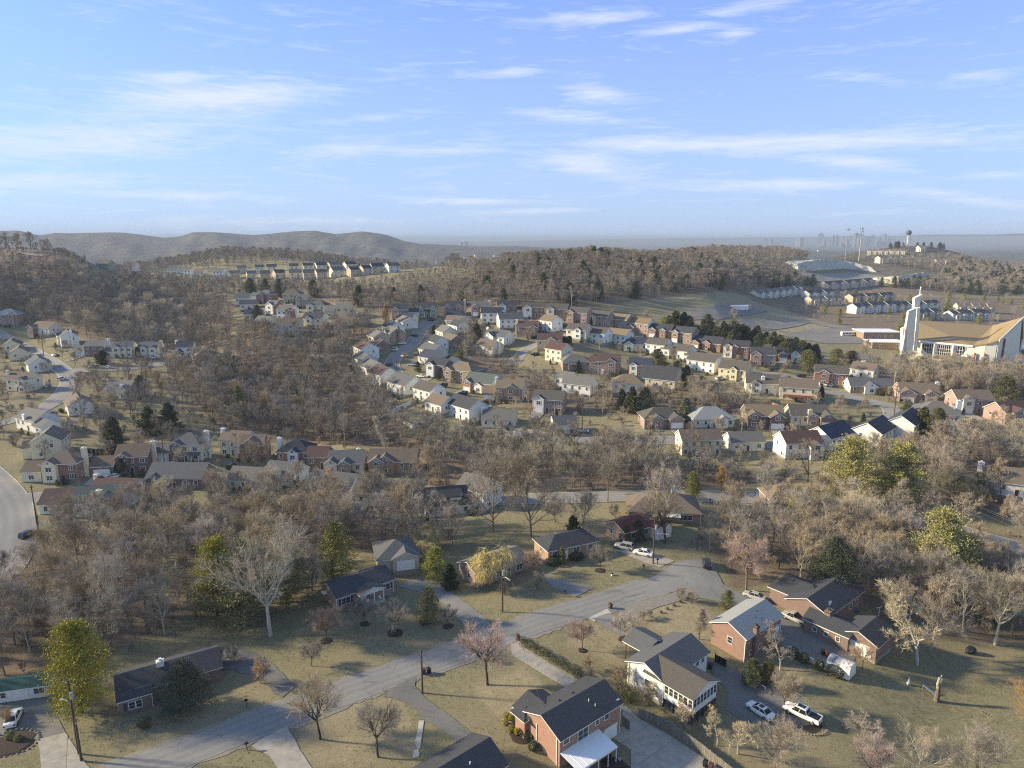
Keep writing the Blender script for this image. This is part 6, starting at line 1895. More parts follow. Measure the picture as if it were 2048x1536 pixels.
# drives and foundation shrubs of the estate houses
gr_=random.Random(44)
for i,(u,v,rz,w,d,st,wall,roof,lab,kw) in enumerate(HOUSES):
 hs=HOBJ[i]
 a=hs.rotation_euler.z; X,Y=hs.location.x,hs.location.y
 def W_(lx,ly):
  return X+lx*math.cos(a)-ly*math.sin(a),Y+lx*math.sin(a)+ly*math.cos(a)
 gx=None
 wg=kw.get('wing')
 if wg and wg[6]:gx=wg[0]*(w/2+wg[1]/2)
 elif kw.get('garage'):gx=kw['gab'][int(kw['garage'][5:])][0]
 if gx is not None:
  q=[W_(gx-2.6,-d/2-.5),W_(gx+2.6,-d/2-.5),W_(gx+2.4,-d/2-9),W_(gx-2.4,-d/2-9)]
  sheet('drive',q,CONC,.12,cell=4,px=False)
 nm={'b':'brick','s':SIDE and wall[2:]}[wall[0]]+' house'
 for k in range(gr_.choice((1,2,2,3))):
  lx,ly=gr_.uniform(-w/2,w/2),-d/2-gr_.uniform(1.6,3.2)
  x,y=W_(lx,ly)
  kd=gr_.choice(['ball','ball','cedar1','column'])
  tree(kd,'green_shrub','shrub','small dark shrub in front of the %s-roofed %s' % (roof,nm),x,y,{'ball':1.5,'cedar1':2.6,'column':2.6}[kd]*gr_.uniform(.7,1.3),group='shrubs of the %s-roofed %ss' % (roof,nm),leaf=LEAF[gr_.choice(['dark','cedar','hedge'])],crown_name='foliage')

# ------------------------------------------------------------------ the near houses along the street
def near_house(name_label,pos,z,rz,w,d,H,wall,roof,slope=.42,hip=False,base=-2.2,keep_r=None,cat='house',name='house',over=.45):
 root=thing(name,name_label,cat,(pos[0],pos[1],z),math.radians(rz))
 keep(pos[0],pos[1],keep_r or max(w,d)*.62+.8)
 gable_block(root,w,d,H,slope,WALLS[wall],ROOF[roof],hip=hip,base=base,over=over,tt=.2)
 return root

def posts(root,pts,z0,z1,r,mat,name='post'):
 for (x,y) in pts:
  m=MB(); m.box(x-r,x+r,y-r,y+r,z0,z1)
  m.build(name,mat,root)

def vents(root,pts,name='roof_vent',mat=None,s=.16,h=.3):
 for (x,y,z) in pts:
  m=MB(); m.tube([(x,y,z-.1),(x,y,z+h)],s,6)
  m.build(name,mat or BLACK,root)

def downspout(root,x,y,z0,z1):
 m=MB(); m.box(x-.06,x+.06,y-.06,y+.06,z0,z1)
 m.build('downspout',TRIM,root)

# brick house with the patio cover
B=near_house('orange brick house with a dark roof and a white patio cover',(9.4,91.6),-.6,39,12.7,7.5,4.8,'b_orange','charcoal',slope=.42)
gable_block(B,5.4,3.2,4.3,.42,BRICK['orange'],ROOF['charcoal'],axis='y',cx=-3.6,cy=4.6,wall_name='gable_wall',roof_name='gable_roof',over=.5)
gable_block(B,4.0,2.2,4.2,.42,BRICK['orange'],ROOF['charcoal'],axis='x',cx=-5.0,cy=4.4,wall_name='entry_wall',roof_name='entry_roof',over=.6,hip=True)
for t,zc,w_,h_ in ((-5.1,3.85,1.1,.75),(-1.7,3.3,2.0,1.7),(1.3,3.8,.8,.7),(3.3,3.8,.95,.9)):
 add_window(B,'f',t,zc,w_,h_,12.7,7.5,near=True)
add_panel(B,'garage_door','f',4.3,-1.0,2.7,2.5,12.7,7.5,WHITE,rows=4)
add_panel(B,'door','f',0.2,-1.0,.95,2.1,12.7,7.5,BRICK['red'])
for sd in 'lr':
 add_window(B,sd,1.6,3.3,1.2,1.2,12.7,7.5,near=True) if sd=='r' else None
for t in (-4.5,-1,3):add_window(B,'b',t,3.0,1.2,1.2,12.7,7.5,near=True)
downspout(B,-6.42,-3.2,-1,4.6); downspout(B,6.42,-3.7,-1,4.5); downspout(B,-6.42,1.2,-.8,4.3)
vents(B,[(1.6,-1.6,5.85),(2.0,-2.6,5.4)],mat=WHITE,s=.07,h=.5)
vents(B,[(-2,1.0,6.2),(.8,1.0,6.2)],s=.2,h=.15)
# patio cover of metal panels, each panel a piece
for i in range(8):
 m=MB()
 x0=-6.3+i*.98
 m.add([(x0,-7.6,1.95),(x0+.95,-7.6,1.95),(x0+.95,-3.78,2.45),(x0,-3.78,2.45),(x0,-7.6,2.03),(x0+.95,-7.6,2.03),(x0+.95,-3.78,2.53),(x0,-3.78,2.53)],
  [(0,3,2,1),(4,5,6,7),(0,1,5,4),(1,2,6,5),(2,3,7,6),(3,0,4,7)])
 m.add([(x0+.95,-7.6,2.03),(x0+.98,-7.6,2.08),(x0+.98,-3.78,2.58),(x0+.95,-3.78,2.53)],[(0,1,2,3)])
 m.build('patio_roof_panel',WHITE,B)
m=MB(); m.box(-6.35,1.6,-7.68,-7.6,1.78,1.98); m.box(1.55,1.65,-7.6,-3.8,1.8,1.96); m.build('patio_beam',TRIM,B)
posts(B,[(-6.2,-7.5),(-4.2,-7.5),(-2.2,-7.5),(-.2,-7.5),(1.5,-7.5),(1.5,-5.6)],-1.1,1.8,.05,TRIM,'patio_post')
m=MB(); m.box(-6.3,1.6,-7.6,-3.8,-1.15,-.95); m.build('patio_floor',CONC,B)

# white house with the sunroom
Wt=near_house('white house with a dark roof and a long raised sunroom wing',(27.0,105.8),-.6,41,12.6,7.4,3.9,'s_white','slate',slope=.42)
gable_block(Wt,6.7,9.2,4.0,.42,SIDE['white'],ROOF['warm'],axis='y',cx=-2.9,cy=-3.7-5.7+4.6,wall_name='sunroom_wall',roof_name='sunroom_roof',z0=1.0,found=False,over=.5)
for i in range(6):
 add_window(Wt,'l',-.9-i*.92+3.1,2.85,.70,1.45,6.7,5.6,cx=-2.9,cy=-6.6,near=True)
for i in range(7):
 add_window(Wt,'f',-2.9-2.76+i*.92,2.85,.70,1.45,12.6,7.4+11.4,near=True)
for i in range(5):
 add_window(Wt,'r',-1.9+i*.95,2.85,.70,1.45,6.7,5.6,cx=-2.9,cy=-6.6,near=True)
posts(Wt,[(-6.15,-9.3),(-4.5,-9.3),(-2.9,-9.3),(-1.3,-9.3),(.35,-9.3),(-6.15,-7.4),(-6.15,-5.6),(.35,-7.4),(.35,-5.6)],-1.4,1.0,.1,ROOF['blue'],'sunroom_post')
m=MB(); m.box(-6.0,.2,-9.15,-9.1,-.9,.95); m.box(-6.02,-5.97,-9.1,-3.8,-.9,.95); m.box(.17,.22,-9.1,-3.8,-.9,.95)
m.build('screen_panel',M('dark_mesh_screen',(.06,.065,.07),rough=.8),Wt)
for zz in (-.35,-.75):
 m=MB(); m.box(-2.9,.5,-9.5,-9.42,zz-.15,zz+.18); m.build('base_board',FENCE_O,Wt)
add_window(Wt,'l',-.6,2.0,1.0,1.3,12.6,7.4,near=True)
for t in (3.4,5.0):add_window(Wt,'f',t,2.9,.8,.8,12.6,7.4,near=True)
add_window(Wt,'r',0,2,1,1.2,12.6,7.4,near=True)
for t in (-4.5,5):add_window(Wt,'b',t,2,1.2,1.3,12.6,7.4,near=True)
gable_block(Wt,5.6,4.8,3.6,.42,TRIM,ROOF['slate'],axis='y',cx=1.2,cy=5.9,wall_name='porch_beam',roof_name='porch_roof',z0=3.25,found=False,over=.4)
posts(Wt,[(-1.4,8.1),(3.8,8.1)],0,3.3,.1,M('porch_post_paint',(.22,.12,.08)),'porch_post')
vents(Wt,[(-4.2,-1.1,5.05),(-2.6,-1.1,5.05),(-3.4,-1.8,4.8),(1.0,-1.1,5.05),(2.6,-1.3,5.0),(3.6,-1.0,5.1),(0,-2,4.7),(3,-2.2,4.65)],s=.15,h=.12)
downspout(Wt,-6.35,3.4,0,3.8); downspout(Wt,-6.3,-3.8,0,3.8)

# silver-roofed brick house
Sv=near_house('brown brick house with a silvery grey roof and brick chimney',(44.5,117.3),-1.3,40,12.2,7.0,4.9,'b_chestnut','light',slope=.45)
add_window(Sv,'l',-.4,3.1,.95,1.2,12.2,7.0,near=True)
for t in (-5.2,-.6,1.2,2.9):add_window(Sv,'f',t,4.2,1.0 if t<-2 else .8,.75,12.2,7.0,near=True)
for t in (-3.9,-.9):add_window(Sv,'f',t,1.2,.9,.8,12.2,7.0,near=True)
add_panel(Sv,'door','f',4.7,.6,1.9,2.4,12.2,7.0,WHITE)
m=MB()
for i in range(5):m.box(4.0,5.5,-3.5-.3*(i+1),-3.5-.3*i,-1.5,.55-.3*i)
m.build('front_steps',CONC_P,Sv)
add_panel(Sv,'basement_door','f',-2.0,-.6,.9,2.0,12.2,7.0,TRIM_D)
chimney(Sv,-3.1,-3.75,-1,6.4,BRICK['brown'],.5,.35)
for t in (-4,0,4):add_window(Sv,'b',t,3.4,1.2,1.2,12.2,7.0,near=True)
vents(Sv,[(0,-1.8,5.75),(1.7,-1.0,6.1),(1.2,-2.4,5.45)],s=.1,h=.35)
downspout(Sv,-6.2,-3.55,-1,4.7); downspout(Sv,6.2,-3.55,-1,4.7)

# dark-roofed L shaped brick house
D_=near_house('brown brick house with black hip roofs and a garage wing',(64.6,128.6),-1.6,40,15.5,8.4,4.0,'b_brown','charcoal',slope=.42)
gable_block(D_,8.0,11,3.9,.40,BRICK['brown'],ROOF['charcoal'],axis='y',cx=-1.5,cy=3.6,wall_name='rear_wing_wall',roof_name='rear_wing_roof',over=.5,hip=True)
add_panel(D_,'door','l',-.9,.2,1.0,2.1,15.5,8.4,TRIM_D)
chimney(D_,-7.3,-4.2,-1,5.0,BRICK['brown'],.9,.6)
for t in (2.5,5):add_window(D_,'f',t,2.2,1.2,1.0,15.5,8.4,near=True)
for k,(px_,py_,w_,d_,h_,r_,nm) in enumerate([(62.0,119.6,8.6,5.4,3.0,-50,'link')]):
 a=math.radians(r_-40)
 ox,oy=px_-64.6,py_-128.6
 lx=ox*math.cos(math.radians(40))+oy*math.sin(math.radians(40)); ly=-ox*math.sin(math.radians(40))+oy*math.cos(math.radians(40))
 gable_block(D_,d_,w_,h_,.4,BRICK['brown'],ROOF['charcoal'],axis='y',cx=lx,cy=ly,wall_name='link_wall',roof_name='link_roof',over=.4)
 for j in range(3):
  add_window(D_,'l',-2.4+j*2.2,1.7,.7,.8,d_,w_,cx=lx,cy=ly,near=True)
ox,oy=67.2-64.6,116.6-128.6
lx=ox*math.cos(math.radians(40))+oy*math.sin(math.radians(40)); ly=-ox*math.sin(math.radians(40))+oy*math.cos(math.radians(40))
gable_block(D_,7.6,6.6,3.0,.42,BRICK['brown'],ROOF['charcoal'],axis='x',cx=lx,cy=ly,wall_name='garage_wall',roof_name='garage_roof',over=.45)
add_panel(D_,'garage_door','l',-.1,0,4.6,2.2,7.6,6.6,WHITE,cx=lx,cy=ly,rows=4)
m=MB()   # satellite dish
for k in range(10):
 a0,a1=k*.628,(k+1)*.628
 m.add([(0,0,0),(.45*math.cos(a0),.12,.45*math.sin(a0)),(.45*math.cos(a1),.12,.45*math.sin(a1))],[(0,1,2)])
m.tube([(0,.05,-.6),(0,.05,0)],.03,4)
m.build('satellite_dish',WHITE,D_,(-5.0,-3.3,5.3),-.3)
m.build('satellite_dish',WHITE,B,(6.0,-3.6,5.0),-.3)

# brick ranch with the pediment porch, and its garage
P5=near_house('brick ranch with a blue-black roof and a cream pediment porch',(-32.7,132.8),0,38,12.8,7.2,3.0,'b_rose','charcoal',slope=.42)
gable_block(P5,5.4,2.2,2.9,.34,TRIM,ROOF['warm'],axis='y',cx=.6,cy=-4.6,wall_name='porch_pediment',roof_name='porch_roof',z0=2.55,found=False,over=.3)
posts(P5,[(-1.8,-5.55),(1.0,-5.55),(3.1,-5.55)],0,2.6,.11,TRIM,'porch_post')
m=MB(); m.box(-2.0,3.3,-5.7,-3.65,-.6,.12); m.build('porch_floor',CONC_P,P5)
for t,w_ in ((-4.4,1.9),(1.9,1.8),(5.1,1.1)):add_window(P5,'f',t,1.7,w_,1.25,12.8,7.2,near=True,shutters=TRIM_D)
add_panel(P5,'door','f',-.4,.12,.95,2.05,12.8,7.2,TRIM)
for t in (-4,0,4):add_window(P5,'b',t,1.7,1.2,1.1,12.8,7.2,near=True)
downspout(P5,-6.45,-3.6,0,2.9); downspout(P5,6.45,-3.6,0,2.9)
vents(P5,[(-4+i*1.2,.6,4.45) for i in range(8)],s=.16,h=.12)
m=MB(); m.box(-7.4,-6.42,.6,1.9,2.2,2.3); m.build('side_awning',TRIM,P5)
for k,(lx_,ly_) in enumerate([(-.1,-5.0),(2.6,-5.0)]):
 c=thing('garden_chair','white garden chair on the cream pediment porch, ' +('by the left post' if k==0 else 'by the right window'),'chair',
   (-32.7+lx_*math.cos(math.radians(38))-ly_*math.sin(math.radians(38)),132.8+lx_*math.sin(math.radians(38))+ly_*math.cos(math.radians(38)),.12),math.radians(38))
 m=MB(); m.box(-.25,.25,-.25,.25,.38,.44); m.build('seat',WHITE,c)
 m=MB(); m.box(-.25,.25,.22,.27,.44,.95); m.build('backrest',WHITE,c)
 for a_,b_ in ((-.22,-.22),(.22,-.22),(-.22,.22),(.22,.22)):
  m=MB(); m.box(a_-.025,a_+.025,b_-.025,b_+.025,0,.38); m.build('leg',WHITE,c)
G5=near_house('beige garage with a dark hip roof behind the porch ranch',(-27.2,148.5),0,16,9.5,9.5,3.0,'s_beige','slate',slope=.45,hip=True,name='garage',cat='garage')
gable_block(G5,6.0,5,2.95,.45,SIDE['beige'],ROOF['slate'],axis='y',cx=1.6,cy=-3.0,wall_name='front_wall',roof_name='front_roof',over=.3)
add_panel(G5,'garage_door','f',1.6,.05,3.9,2.3,9.5,11.0,WHITE,rows=4)
vents(G5,[(0,1.5,4.2),(1.2,1,4.3),(-1.5,-1,4.3)],s=.2,h=.25,mat=METAL)

# brick ranch behind the willow
x6,y6,z6=at(955,1180)
H6=near_house('brick ranch half hidden by the yellow willow',(x6+3.2,y6+8.0),z6,36,13.5,7.6,2.9,'b_rose','grey',slope=.4)
for t in (-4.6,-1,4.6):add_window(H6,'f',t,1.6,1.5,1.3,13.5,7.6,near=True)
add_window(H6,'l',-.5,1.6,1,1.2,13.5,7.6,near=True); add_panel(H6,'door','f',1.6,0,.95,2.1,13.5,7.6,DOORM)
for t in (-4,0,4):add_window(H6,'b',t,1.6,1.2,1.1,13.5,7.6,near=True)
downspout(H6,-6.8,-3.8,0,2.8); downspout(H6,6.8,-3.8,0,2.8)

H7=near_house('buff brick ranch with a charcoal hip roof above the green lawn',(12.9,153.0),.2,25,13.2,7.2,3.0,'b_buff','charcoal',slope=.45,hip=True)
for t,w_ in ((-4.9,1.2),(1.0,1.5),(4.8,1.2)):add_window(H7,'f',t,1.8,w_,1.1,13.2,7.2,near=True)
add_panel(H7,'door','f',-2.0,0,1.0,2.1,13.2,7.2,TRIM); add_window(H7,'l',0,1.8,.9,1,13.2,7.2,near=True)
posts(H7,[(3.6,-4.0),(6.2,-4.0)],0,2.9,.06,TRIM,'porch_post')
vents(H7,[(-2.5,.3,4.4)],s=.08,h=.5,mat=WHITE)

H8=near_house('brick house with a red-brown roof and white-trimmed gable by the cul-de-sac',(31.6,163.0),.3,31,13.5,7.4,3.1,'b_tan','red',slope=.4)
gable_block(H8,5,3,3.0,.42,TRIM,ROOF['red'],axis='y',cx=4.0,cy=-4.6,wall_name='gable_wall',roof_name='gable_roof',over=.35)
for t in (-4,.2):add_window(H8,'f',t,1.8,1.2,1.2,13.5,7.4,near=True)
for t in (-2,1.4):add_window(H8,'l',t,1.7,.9,1.3,13.5,7.4,near=True)
add_window(H8,'f',4,1.7,1.6,1.3,13.5,12,near=True)
vents(H8,[(-3,.8,4.4)],s=.2,h=.2)

xb,yb,zb=at(1365,1048)
H9=near_house('wide brown hip-roofed ranch with a white chimney beside the back road',(xb-4,yb+7),zb,-6,19,12,3.0,'b_tan','brown',slope=.5,hip=True)
chimney(H9,3.2,1.5,3,7.6,SIDE['cream'],.7,.5)
add_window(H9,'f',5.5,1.6,3.6,1.3,19,12,near=True)
for t in (-6,-2,1.5):add_window(H9,'f',t,1.6,1.4,1.2,19,12,near=True)
m=MB(); m.add([(-1.5,-8,2.3),(4,-8,2.3),(4,-6.05,2.7),(-1.5,-6.05,2.7),(-1.5,-8,2.4),(4,-8,2.4),(4,-6.05,2.8),(-1.5,-6.05,2.8)],[(0,3,2,1),(4,5,6,7),(0,1,5,4),(1,2,6,5),(2,3,7,6),(3,0,4,7)]); m.build('patio_awning',WHITE,H9)
downspout(H9,9.4,-6,0,2.9)

# cottage behind the magnolia
H10=near_house('low brick cottage with a blue-grey roof behind the magnolia',(-58.4,103.6),-.7,31,15.4,7.0,3.0,'b_brown','charcoal',slope=.42)
gable_block(H10,4.6,2.2,2.9,.42,BRICK['brown'],ROOF['charcoal'],axis='x',cx=-5.4,cy=-3.9,wall_name='bay_wall',roof_name='bay_roof',over=.35)
for t in (-5.9,-4.9):add_window(H10,'f',t,1.6,.8,1.2,15.4,10.0,near=True)
m=MB(); m.box(-7.05,-6.65,-5.06,-5.01,.95,2.25); m.build('shutter',M('shutter_blue',(.06,.07,.09)),H10)
for t in (0,4):add_window(H10,'f',t,1.6,1.2,1.2,15.4,7.0,near=True)
for t in (-4,2):add_window(H10,'b',t,1.6,1.2,1.2,15.4,7.0,near=True)
downspout(H10,-7.75,-3.5,0,2.9); downspout(H10,-3.0,-5.1,0,2.8)
chimney(H10,-1.2,-.4,3.6,5.4,SIDE['white'],.55,.45)

H11=near_house('charcoal-roofed house cut off by the bottom edge beside the garden path',(-7.9,80.6),-.3,41,12,7.4,3.0,'b_orange','charcoal',slope=.44)
vents(H11,[(1.5,-1.6,4.2)],s=.09,h=.35,mat=WHITE)
for t in (-3,2):add_window(H11,'b',t,1.7,1.2,1.2,12,7.4,near=True)
add_window(H11,'r',0,1.7,1.2,1.2,12,7.4,near=True); add_window(H11,'f',1,1.7,1.2,1.2,12,7.4,near=True)
downspout(H11,6.05,3.8,0,2.9)

# green-roofed shed in the corner
xs,ys,zs=at(48,1404)
SH=near_house('long white shed with a green roof at the left edge',(xs-1.2,ys+2.0),zs,14,8.2,3.2,2.3,'s_white','green',slope=.35,name='garden_shed',cat='shed',base=-1)
for o in SH.children:
 if o.name.startswith('roof'):
  o.data.materials[0]=M('green_felt_roof',(.035,.09,.075),rough=.8)
for t in (-2.8,2.8):add_window(SH,'f',t,1.3,1.5,.9,8.2,3.2,near=True)
add_panel(SH,'door','f',0,.05,2.2,2.0,8.2,3.2,WHITE)

# half-hidden cottage in the creek wood
xh,yh,zh=at(78,1215)
H12=near_house('tan cottage hidden behind bare trees in the creek wood',(xh,yh+4),zh,20,12,8,4.6,'s_beige','warm',slope=.45)
for t,zc in ((1,3.4),(1,1.2),(-3.5,1.2)):add_window(H12,'f',t,zc,.9,1.1,12,8,near=True)
add_window(H12,'r',0,3.2,1,1.2,12,8,near=True)

# white barrel-roofed shed with rusty panels
xs,ys,zs=at(1684,1352)
BS=thing('garden_shed','white barrel-roofed metal shed with rust patches on top','shed',(xs+.3,ys+1.2,zs),math.radians(-47))
n=8
prof=[(-1.5,0),(-1.5,1.5)]+[(-1.5*math.cos(math.pi*i/n),1.5+1.05*math.sin(math.pi*i/n)) for i in range(1,n)]+[(1.5,1.5),(1.5,0)]
m=MB(); m.prism(prof,'x',-2.0,2.0); m.build('wall',WHITE,BS)
RUST=M('rusty_white_metal',(.78,.77,.75),(.16,.08,.05),scale=1.6,rough=.7,detail=9)
for i in range(6):
 for (a,b) in ((1,4),(4,7)):
  mm=MB()
  for k in range(a,b):
   p0=(-1.53*math.cos(math.pi*k/n),1.5+1.09*math.sin(math.pi*k/n)); p1=(-1.53*math.cos(math.pi*(k+1)/n),1.5+1.09*math.sin(math.pi*(k+1)/n))
   x0,x1=-2.05+i*.685,-2.05+(i+1)*.685-.03
   mm.add([(x0,p0[0],p0[1]),(x1,p0[0],p0[1]),(x1,p1[0],p1[1]),(x0,p1[0],p1[1])],[(0,1,2,3)])
  mm.build('roof_panel',RUST,BS)
keep(xs,ys,3)

# ------------------------------------------------------------------ walls and fences
def board_fence(name,label,pts,h,mat,bw=.9,cat='fence',gap=.03,px=True,post=True,thick=.05):
 P=[at(*p)[:2] for p in pts] if px else pts
 x0,y0=P[0]
 root=thing(name,label,cat,(x0,y0,ground(x0,y0)))
 R=random.Random(len(pts)+int(h*10))
 cache={}
 for a,b in zip(P[:-1],P[1:]):
  L_=math.dist(a,b); n_=max(1,round(L_/bw)); ang=math.atan2(b[1]-a[1],b[0]-a[0])
  for i in range(n_):
   t=(i+.5)/n_
   x,y=a[0]+(b[0]-a[0])*t,a[1]+(b[1]-a[1])*t
   k=round(L_/n_,2)
   if k not in cache:
    m=MB(); m.box(-k/2+gap/2,k/2-gap/2,-thick/2,thick/2,-.3,h)
    cache[k]=m.mesh('board',[mat])
   obj('board',cache[k],root,(x-x0,y-y0,ground(x,y)-ground(x0,y0)+R.uniform(-.04,.04)),ang)
   keep(x,y,.5)
  if post:
   for i in range(0,n_+1,3):
    t=i/n_
    x,y=a[0]+(b[0]-a[0])*t,a[1]+(b[1]-a[1])*t
    if 'post' not in cache:
     m=MB(); m.box(-.06,.06,-.06,.06,-.3,h+.06); cache['post']=m.mesh('post',[mat])
    obj('post',cache['post'],root,(x-x0,y-y0+.09,ground(x,y)-ground(x0,y0)),ang)
 return root

board_fence('board_fence','long weathered board fence beside the concrete courtyard',[(1277,1436),(1307,1446),(1360,1478),(1400,1506),(1445,1542),(1480,1570)],1.75,FENCEM,bw=.32)
board_fence('garden_wall','low white wall beside the asphalt court with clipped shrubs',[(1576,1300),(1606,1318),(1640,1334),(1660,1344)],.95,WHITE,bw=1.6,cat='wall',post=False,thick=.2)
board_fence('board_fence','cedar board fence round the garden of the house with the red deck',[(1540,800),(1540,812),(1600,832),(1650,832)],1.8,FENCE_O,bw=1.2)
board_fence('board_fence','white-grey board fence of the garden beside the columnar poplar',[(822,809),(778,830),(825,858),(876,832)],1.8,SIDE['white'],bw=1.4)
board_fence('board_fence','tan fence below the house with the very large gable',[(1300,786),(1350,788)],1.6,FENCE_O,bw=1.4)
board_fence('board_fence','reddish fence beside the tight row of arborvitae',[(1128,691),(1146,693)],1.6,DECKM,bw=1.0)
board_fence('wooden_gate','open grey wooden gate at the garage corner of the brick house',[(1247,1452),(1259,1462)],1.7,FENCEM,bw=.3,cat='gate')
board_fence('black_gate','black slatted gate beside the white house driveway',[(1430,1324),(1452,1336)],1.6,BLACK,bw=.5,cat='gate')

def wire_fence(label,pts,h=1.3,every=3.2,group=None):
 P=[at(*p)[:2] for p in pts]
 x0,y0=P[0]; z0=ground(x0,y0)
 root=thing('wire_fence',label,'fence',(x0,y0,z0),0,group)
 tops=[]
 for a,b in zip(P[:-1],P[1:]):
  n_=max(1,round(math.dist(a,b)/every))
  for i in range(n_+1):
   x,y=a[0]+(b[0]-a[0])*i/n_,a[1]+(b[1]-a[1])*i/n_
   tops.append((x-x0,y-y0,ground(x,y)-z0+h))
   m=MB(); m.tube([(x-x0,y-y0,ground(x,y)-z0-.2),tops[-1]],.035,5); m.build('post',METAL,root)
 m=MB(); m.tube(tops,.022,4); m.build('top_rail',METAL,root)
 m=MB()
 for f in (.25,.5,.75):
  m.tube([(p[0],p[1],p[2]-h*f) for p in tops],.006,3)
 m.build('wire',METAL,root)
 return root

wire_fence('wire fence running from the white pickup down the long back garden',[(1585,1395),(1685,1458),(1767,1506),(1850,1560)])
wire_fence('wire fence around the brick bungalow garden',[(1268,838),(1285,860),(1292,872)],1.5,5)
wire_fence('rusty wire fence beside the silver-roofed house shrubs',[(1455,1340),(1485,1362),(1530,1388)])

# ------------------------------------------------------------------ hedges, borders, small things
hr=random.Random(21)
hx=[at(1040,1284)[:2],at(1077,1305)[:2],at(1120,1330)[:2],at(1165,1360)[:2]]
hg=thing('clipped_hedge','long uneven hedge between the concrete driveway and the yellow lawn','hedge',(hx[0][0],hx[0][1],ground(*hx[0])))
mh=MB()
for a,b in zip(hx[:-1],hx[1:]):
 n_=int(math.dist(a,b)*420)
 for _ in range(n_):
  t=hr.random(); wd=hr.gauss(0,.55)
  dx,dy=b[0]-a[0],b[1]-a[1]; L_=math.hypot(dx,dy)
  x,y=a[0]+dx*t-dy/L_*wd,a[1]+dy*t+dx/L_*wd
  hz_=(1.0+.25*math.sin(t*9+a[0]))*math.sqrt(max(0.05,1-(wd/1.5)**2))*hr.uniform(.3,1.05)
  d=_norm((hr.gauss(0,1),hr.gauss(0,1),hr.gauss(.5,.6))); u_=_perp(d,1.57,hr.uniform(0,6.28)); s_=hr.uniform(.08,.17)
  X,Y,Z=x-hx[0][0],y-hx[0][1],ground(x,y)-ground(*hx[0])+hz_
  mh.add([(X-u_[0]*s_*.5,Y-u_[1]*s_*.5,Z-u_[2]*s_*.5),(X+u_[0]*s_*.5,Y+u_[1]*s_*.5,Z+u_[2]*s_*.5),(X+d[0]*s_,Y+d[1]*s_,Z+d[2]*s_)],[(0,1,2)])
mh.build('foliage',LEAF['hedge'],hg)

def disc(name,label,u,v,r,mat,cat='flower bed',hgt=.10,group=None,pos=None):
 x,y,z=at(u,v) if pos is None else (pos[0],pos[1],ground(*pos))
 R=random.Random(int(u*3+v))
 m=MB()
 n_=20
 ring=[(r*R.uniform(.9,1.08)*math.cos(6.283*i/n_),r*R.uniform(.9,1.08)*math.sin(6.283*i/n_)) for i in range(n_)]
 vs=[(a,b,ground(x+a,y+b)-z-.05) for a,b in ring]+[(a*.8,b*.8,ground(x+a,y+b)-z+hgt) for a,b in ring]+[(0,0,hgt*1.5)]
 m.add(vs,[(i,(i+1) % n_,n_+(i+1) % n_,n_+i) for i in range(n_)]+[(n_+i,n_+(i+1) % n_,2*n_) for i in range(n_)])
 o=m.build(name,mat,None,(x,y,z))
 return tag(o,label,cat,group)

for u,v,r,l in [(652,1282,1.3,'dark mulch ring under the thin pinkish tree'),(730,1248,1.1,'dark mulch ring under the young slender tree'),(791,1266,1.7,'widest dark mulch ring on the porch house lawn'),
    (852,1245,1.4,'dark mulch ring under the rounded magnolia'),(896,1253,1.2,'dark mulch ring under the small grey tree'),(1165,1301,.9,'dark mulch ring under the straight-trunked pink tree'),
    (1248,1279,1.2,'dark mulch ring under the leaning dark tree'),(1200,1141,1.4,'dark mulch ring on the green lawn of the hip-roofed ranch')]:
 disc('mulch_ring',l,u,v,r,MULCH,hgt=.12)
disc('mulch_bed','dark oval bed edged with stone beneath the white pickup',1619,1448,2.4,MULCH,hgt=.04)
disc('mulch_bed','dark planting bed with stones at the bottom left',22,1487,3.6,MULCH,hgt=.15)
disc('mulch_bed','dark bed below the patio cover of the brick house',1232,1540,2.6,MULCH,hgt=.06)
disc('mulch_bed','shrub bed along the gable of the orange brick house',1045,1470,2.2,MULCH,hgt=.06)

def ring_of_stones(label,u,v,r,n,s=.16,squash=.7):
 x,y,z=at(u,v)
 root=thing('stone_ring',label,'border',(x,y,z))
 R=random.Random(n)
 me=None
 for i in range(n):
  a=6.283*i/n
  if me is None:
   m=MB(); m.tube([(0,0,-.1),(0,0,s*.6),(.02,0,s*1.1)],[s,s*1.05,s*.55],6); me=m.mesh('stone',[STONE])
  o=obj('stone',me,root,(r*math.cos(a),r*squash*math.sin(a),0),R.uniform(0,6)); o.scale=(R.uniform(.8,1.3),R.uniform(.8,1.2),R.uniform(.8,1.2))

ring_of_stones('oval ring of pale stones on the lawn beside the clipped ball',259,1449,1.5,22)
ring_of_stones('stone edging around the dark oval bed under the white pickup',1619,1448,2.6,34,.12,.95)
ring_of_stones('curved row of stones around the planting bed at the bottom left',22,1487,3.8,30,.2,.8)

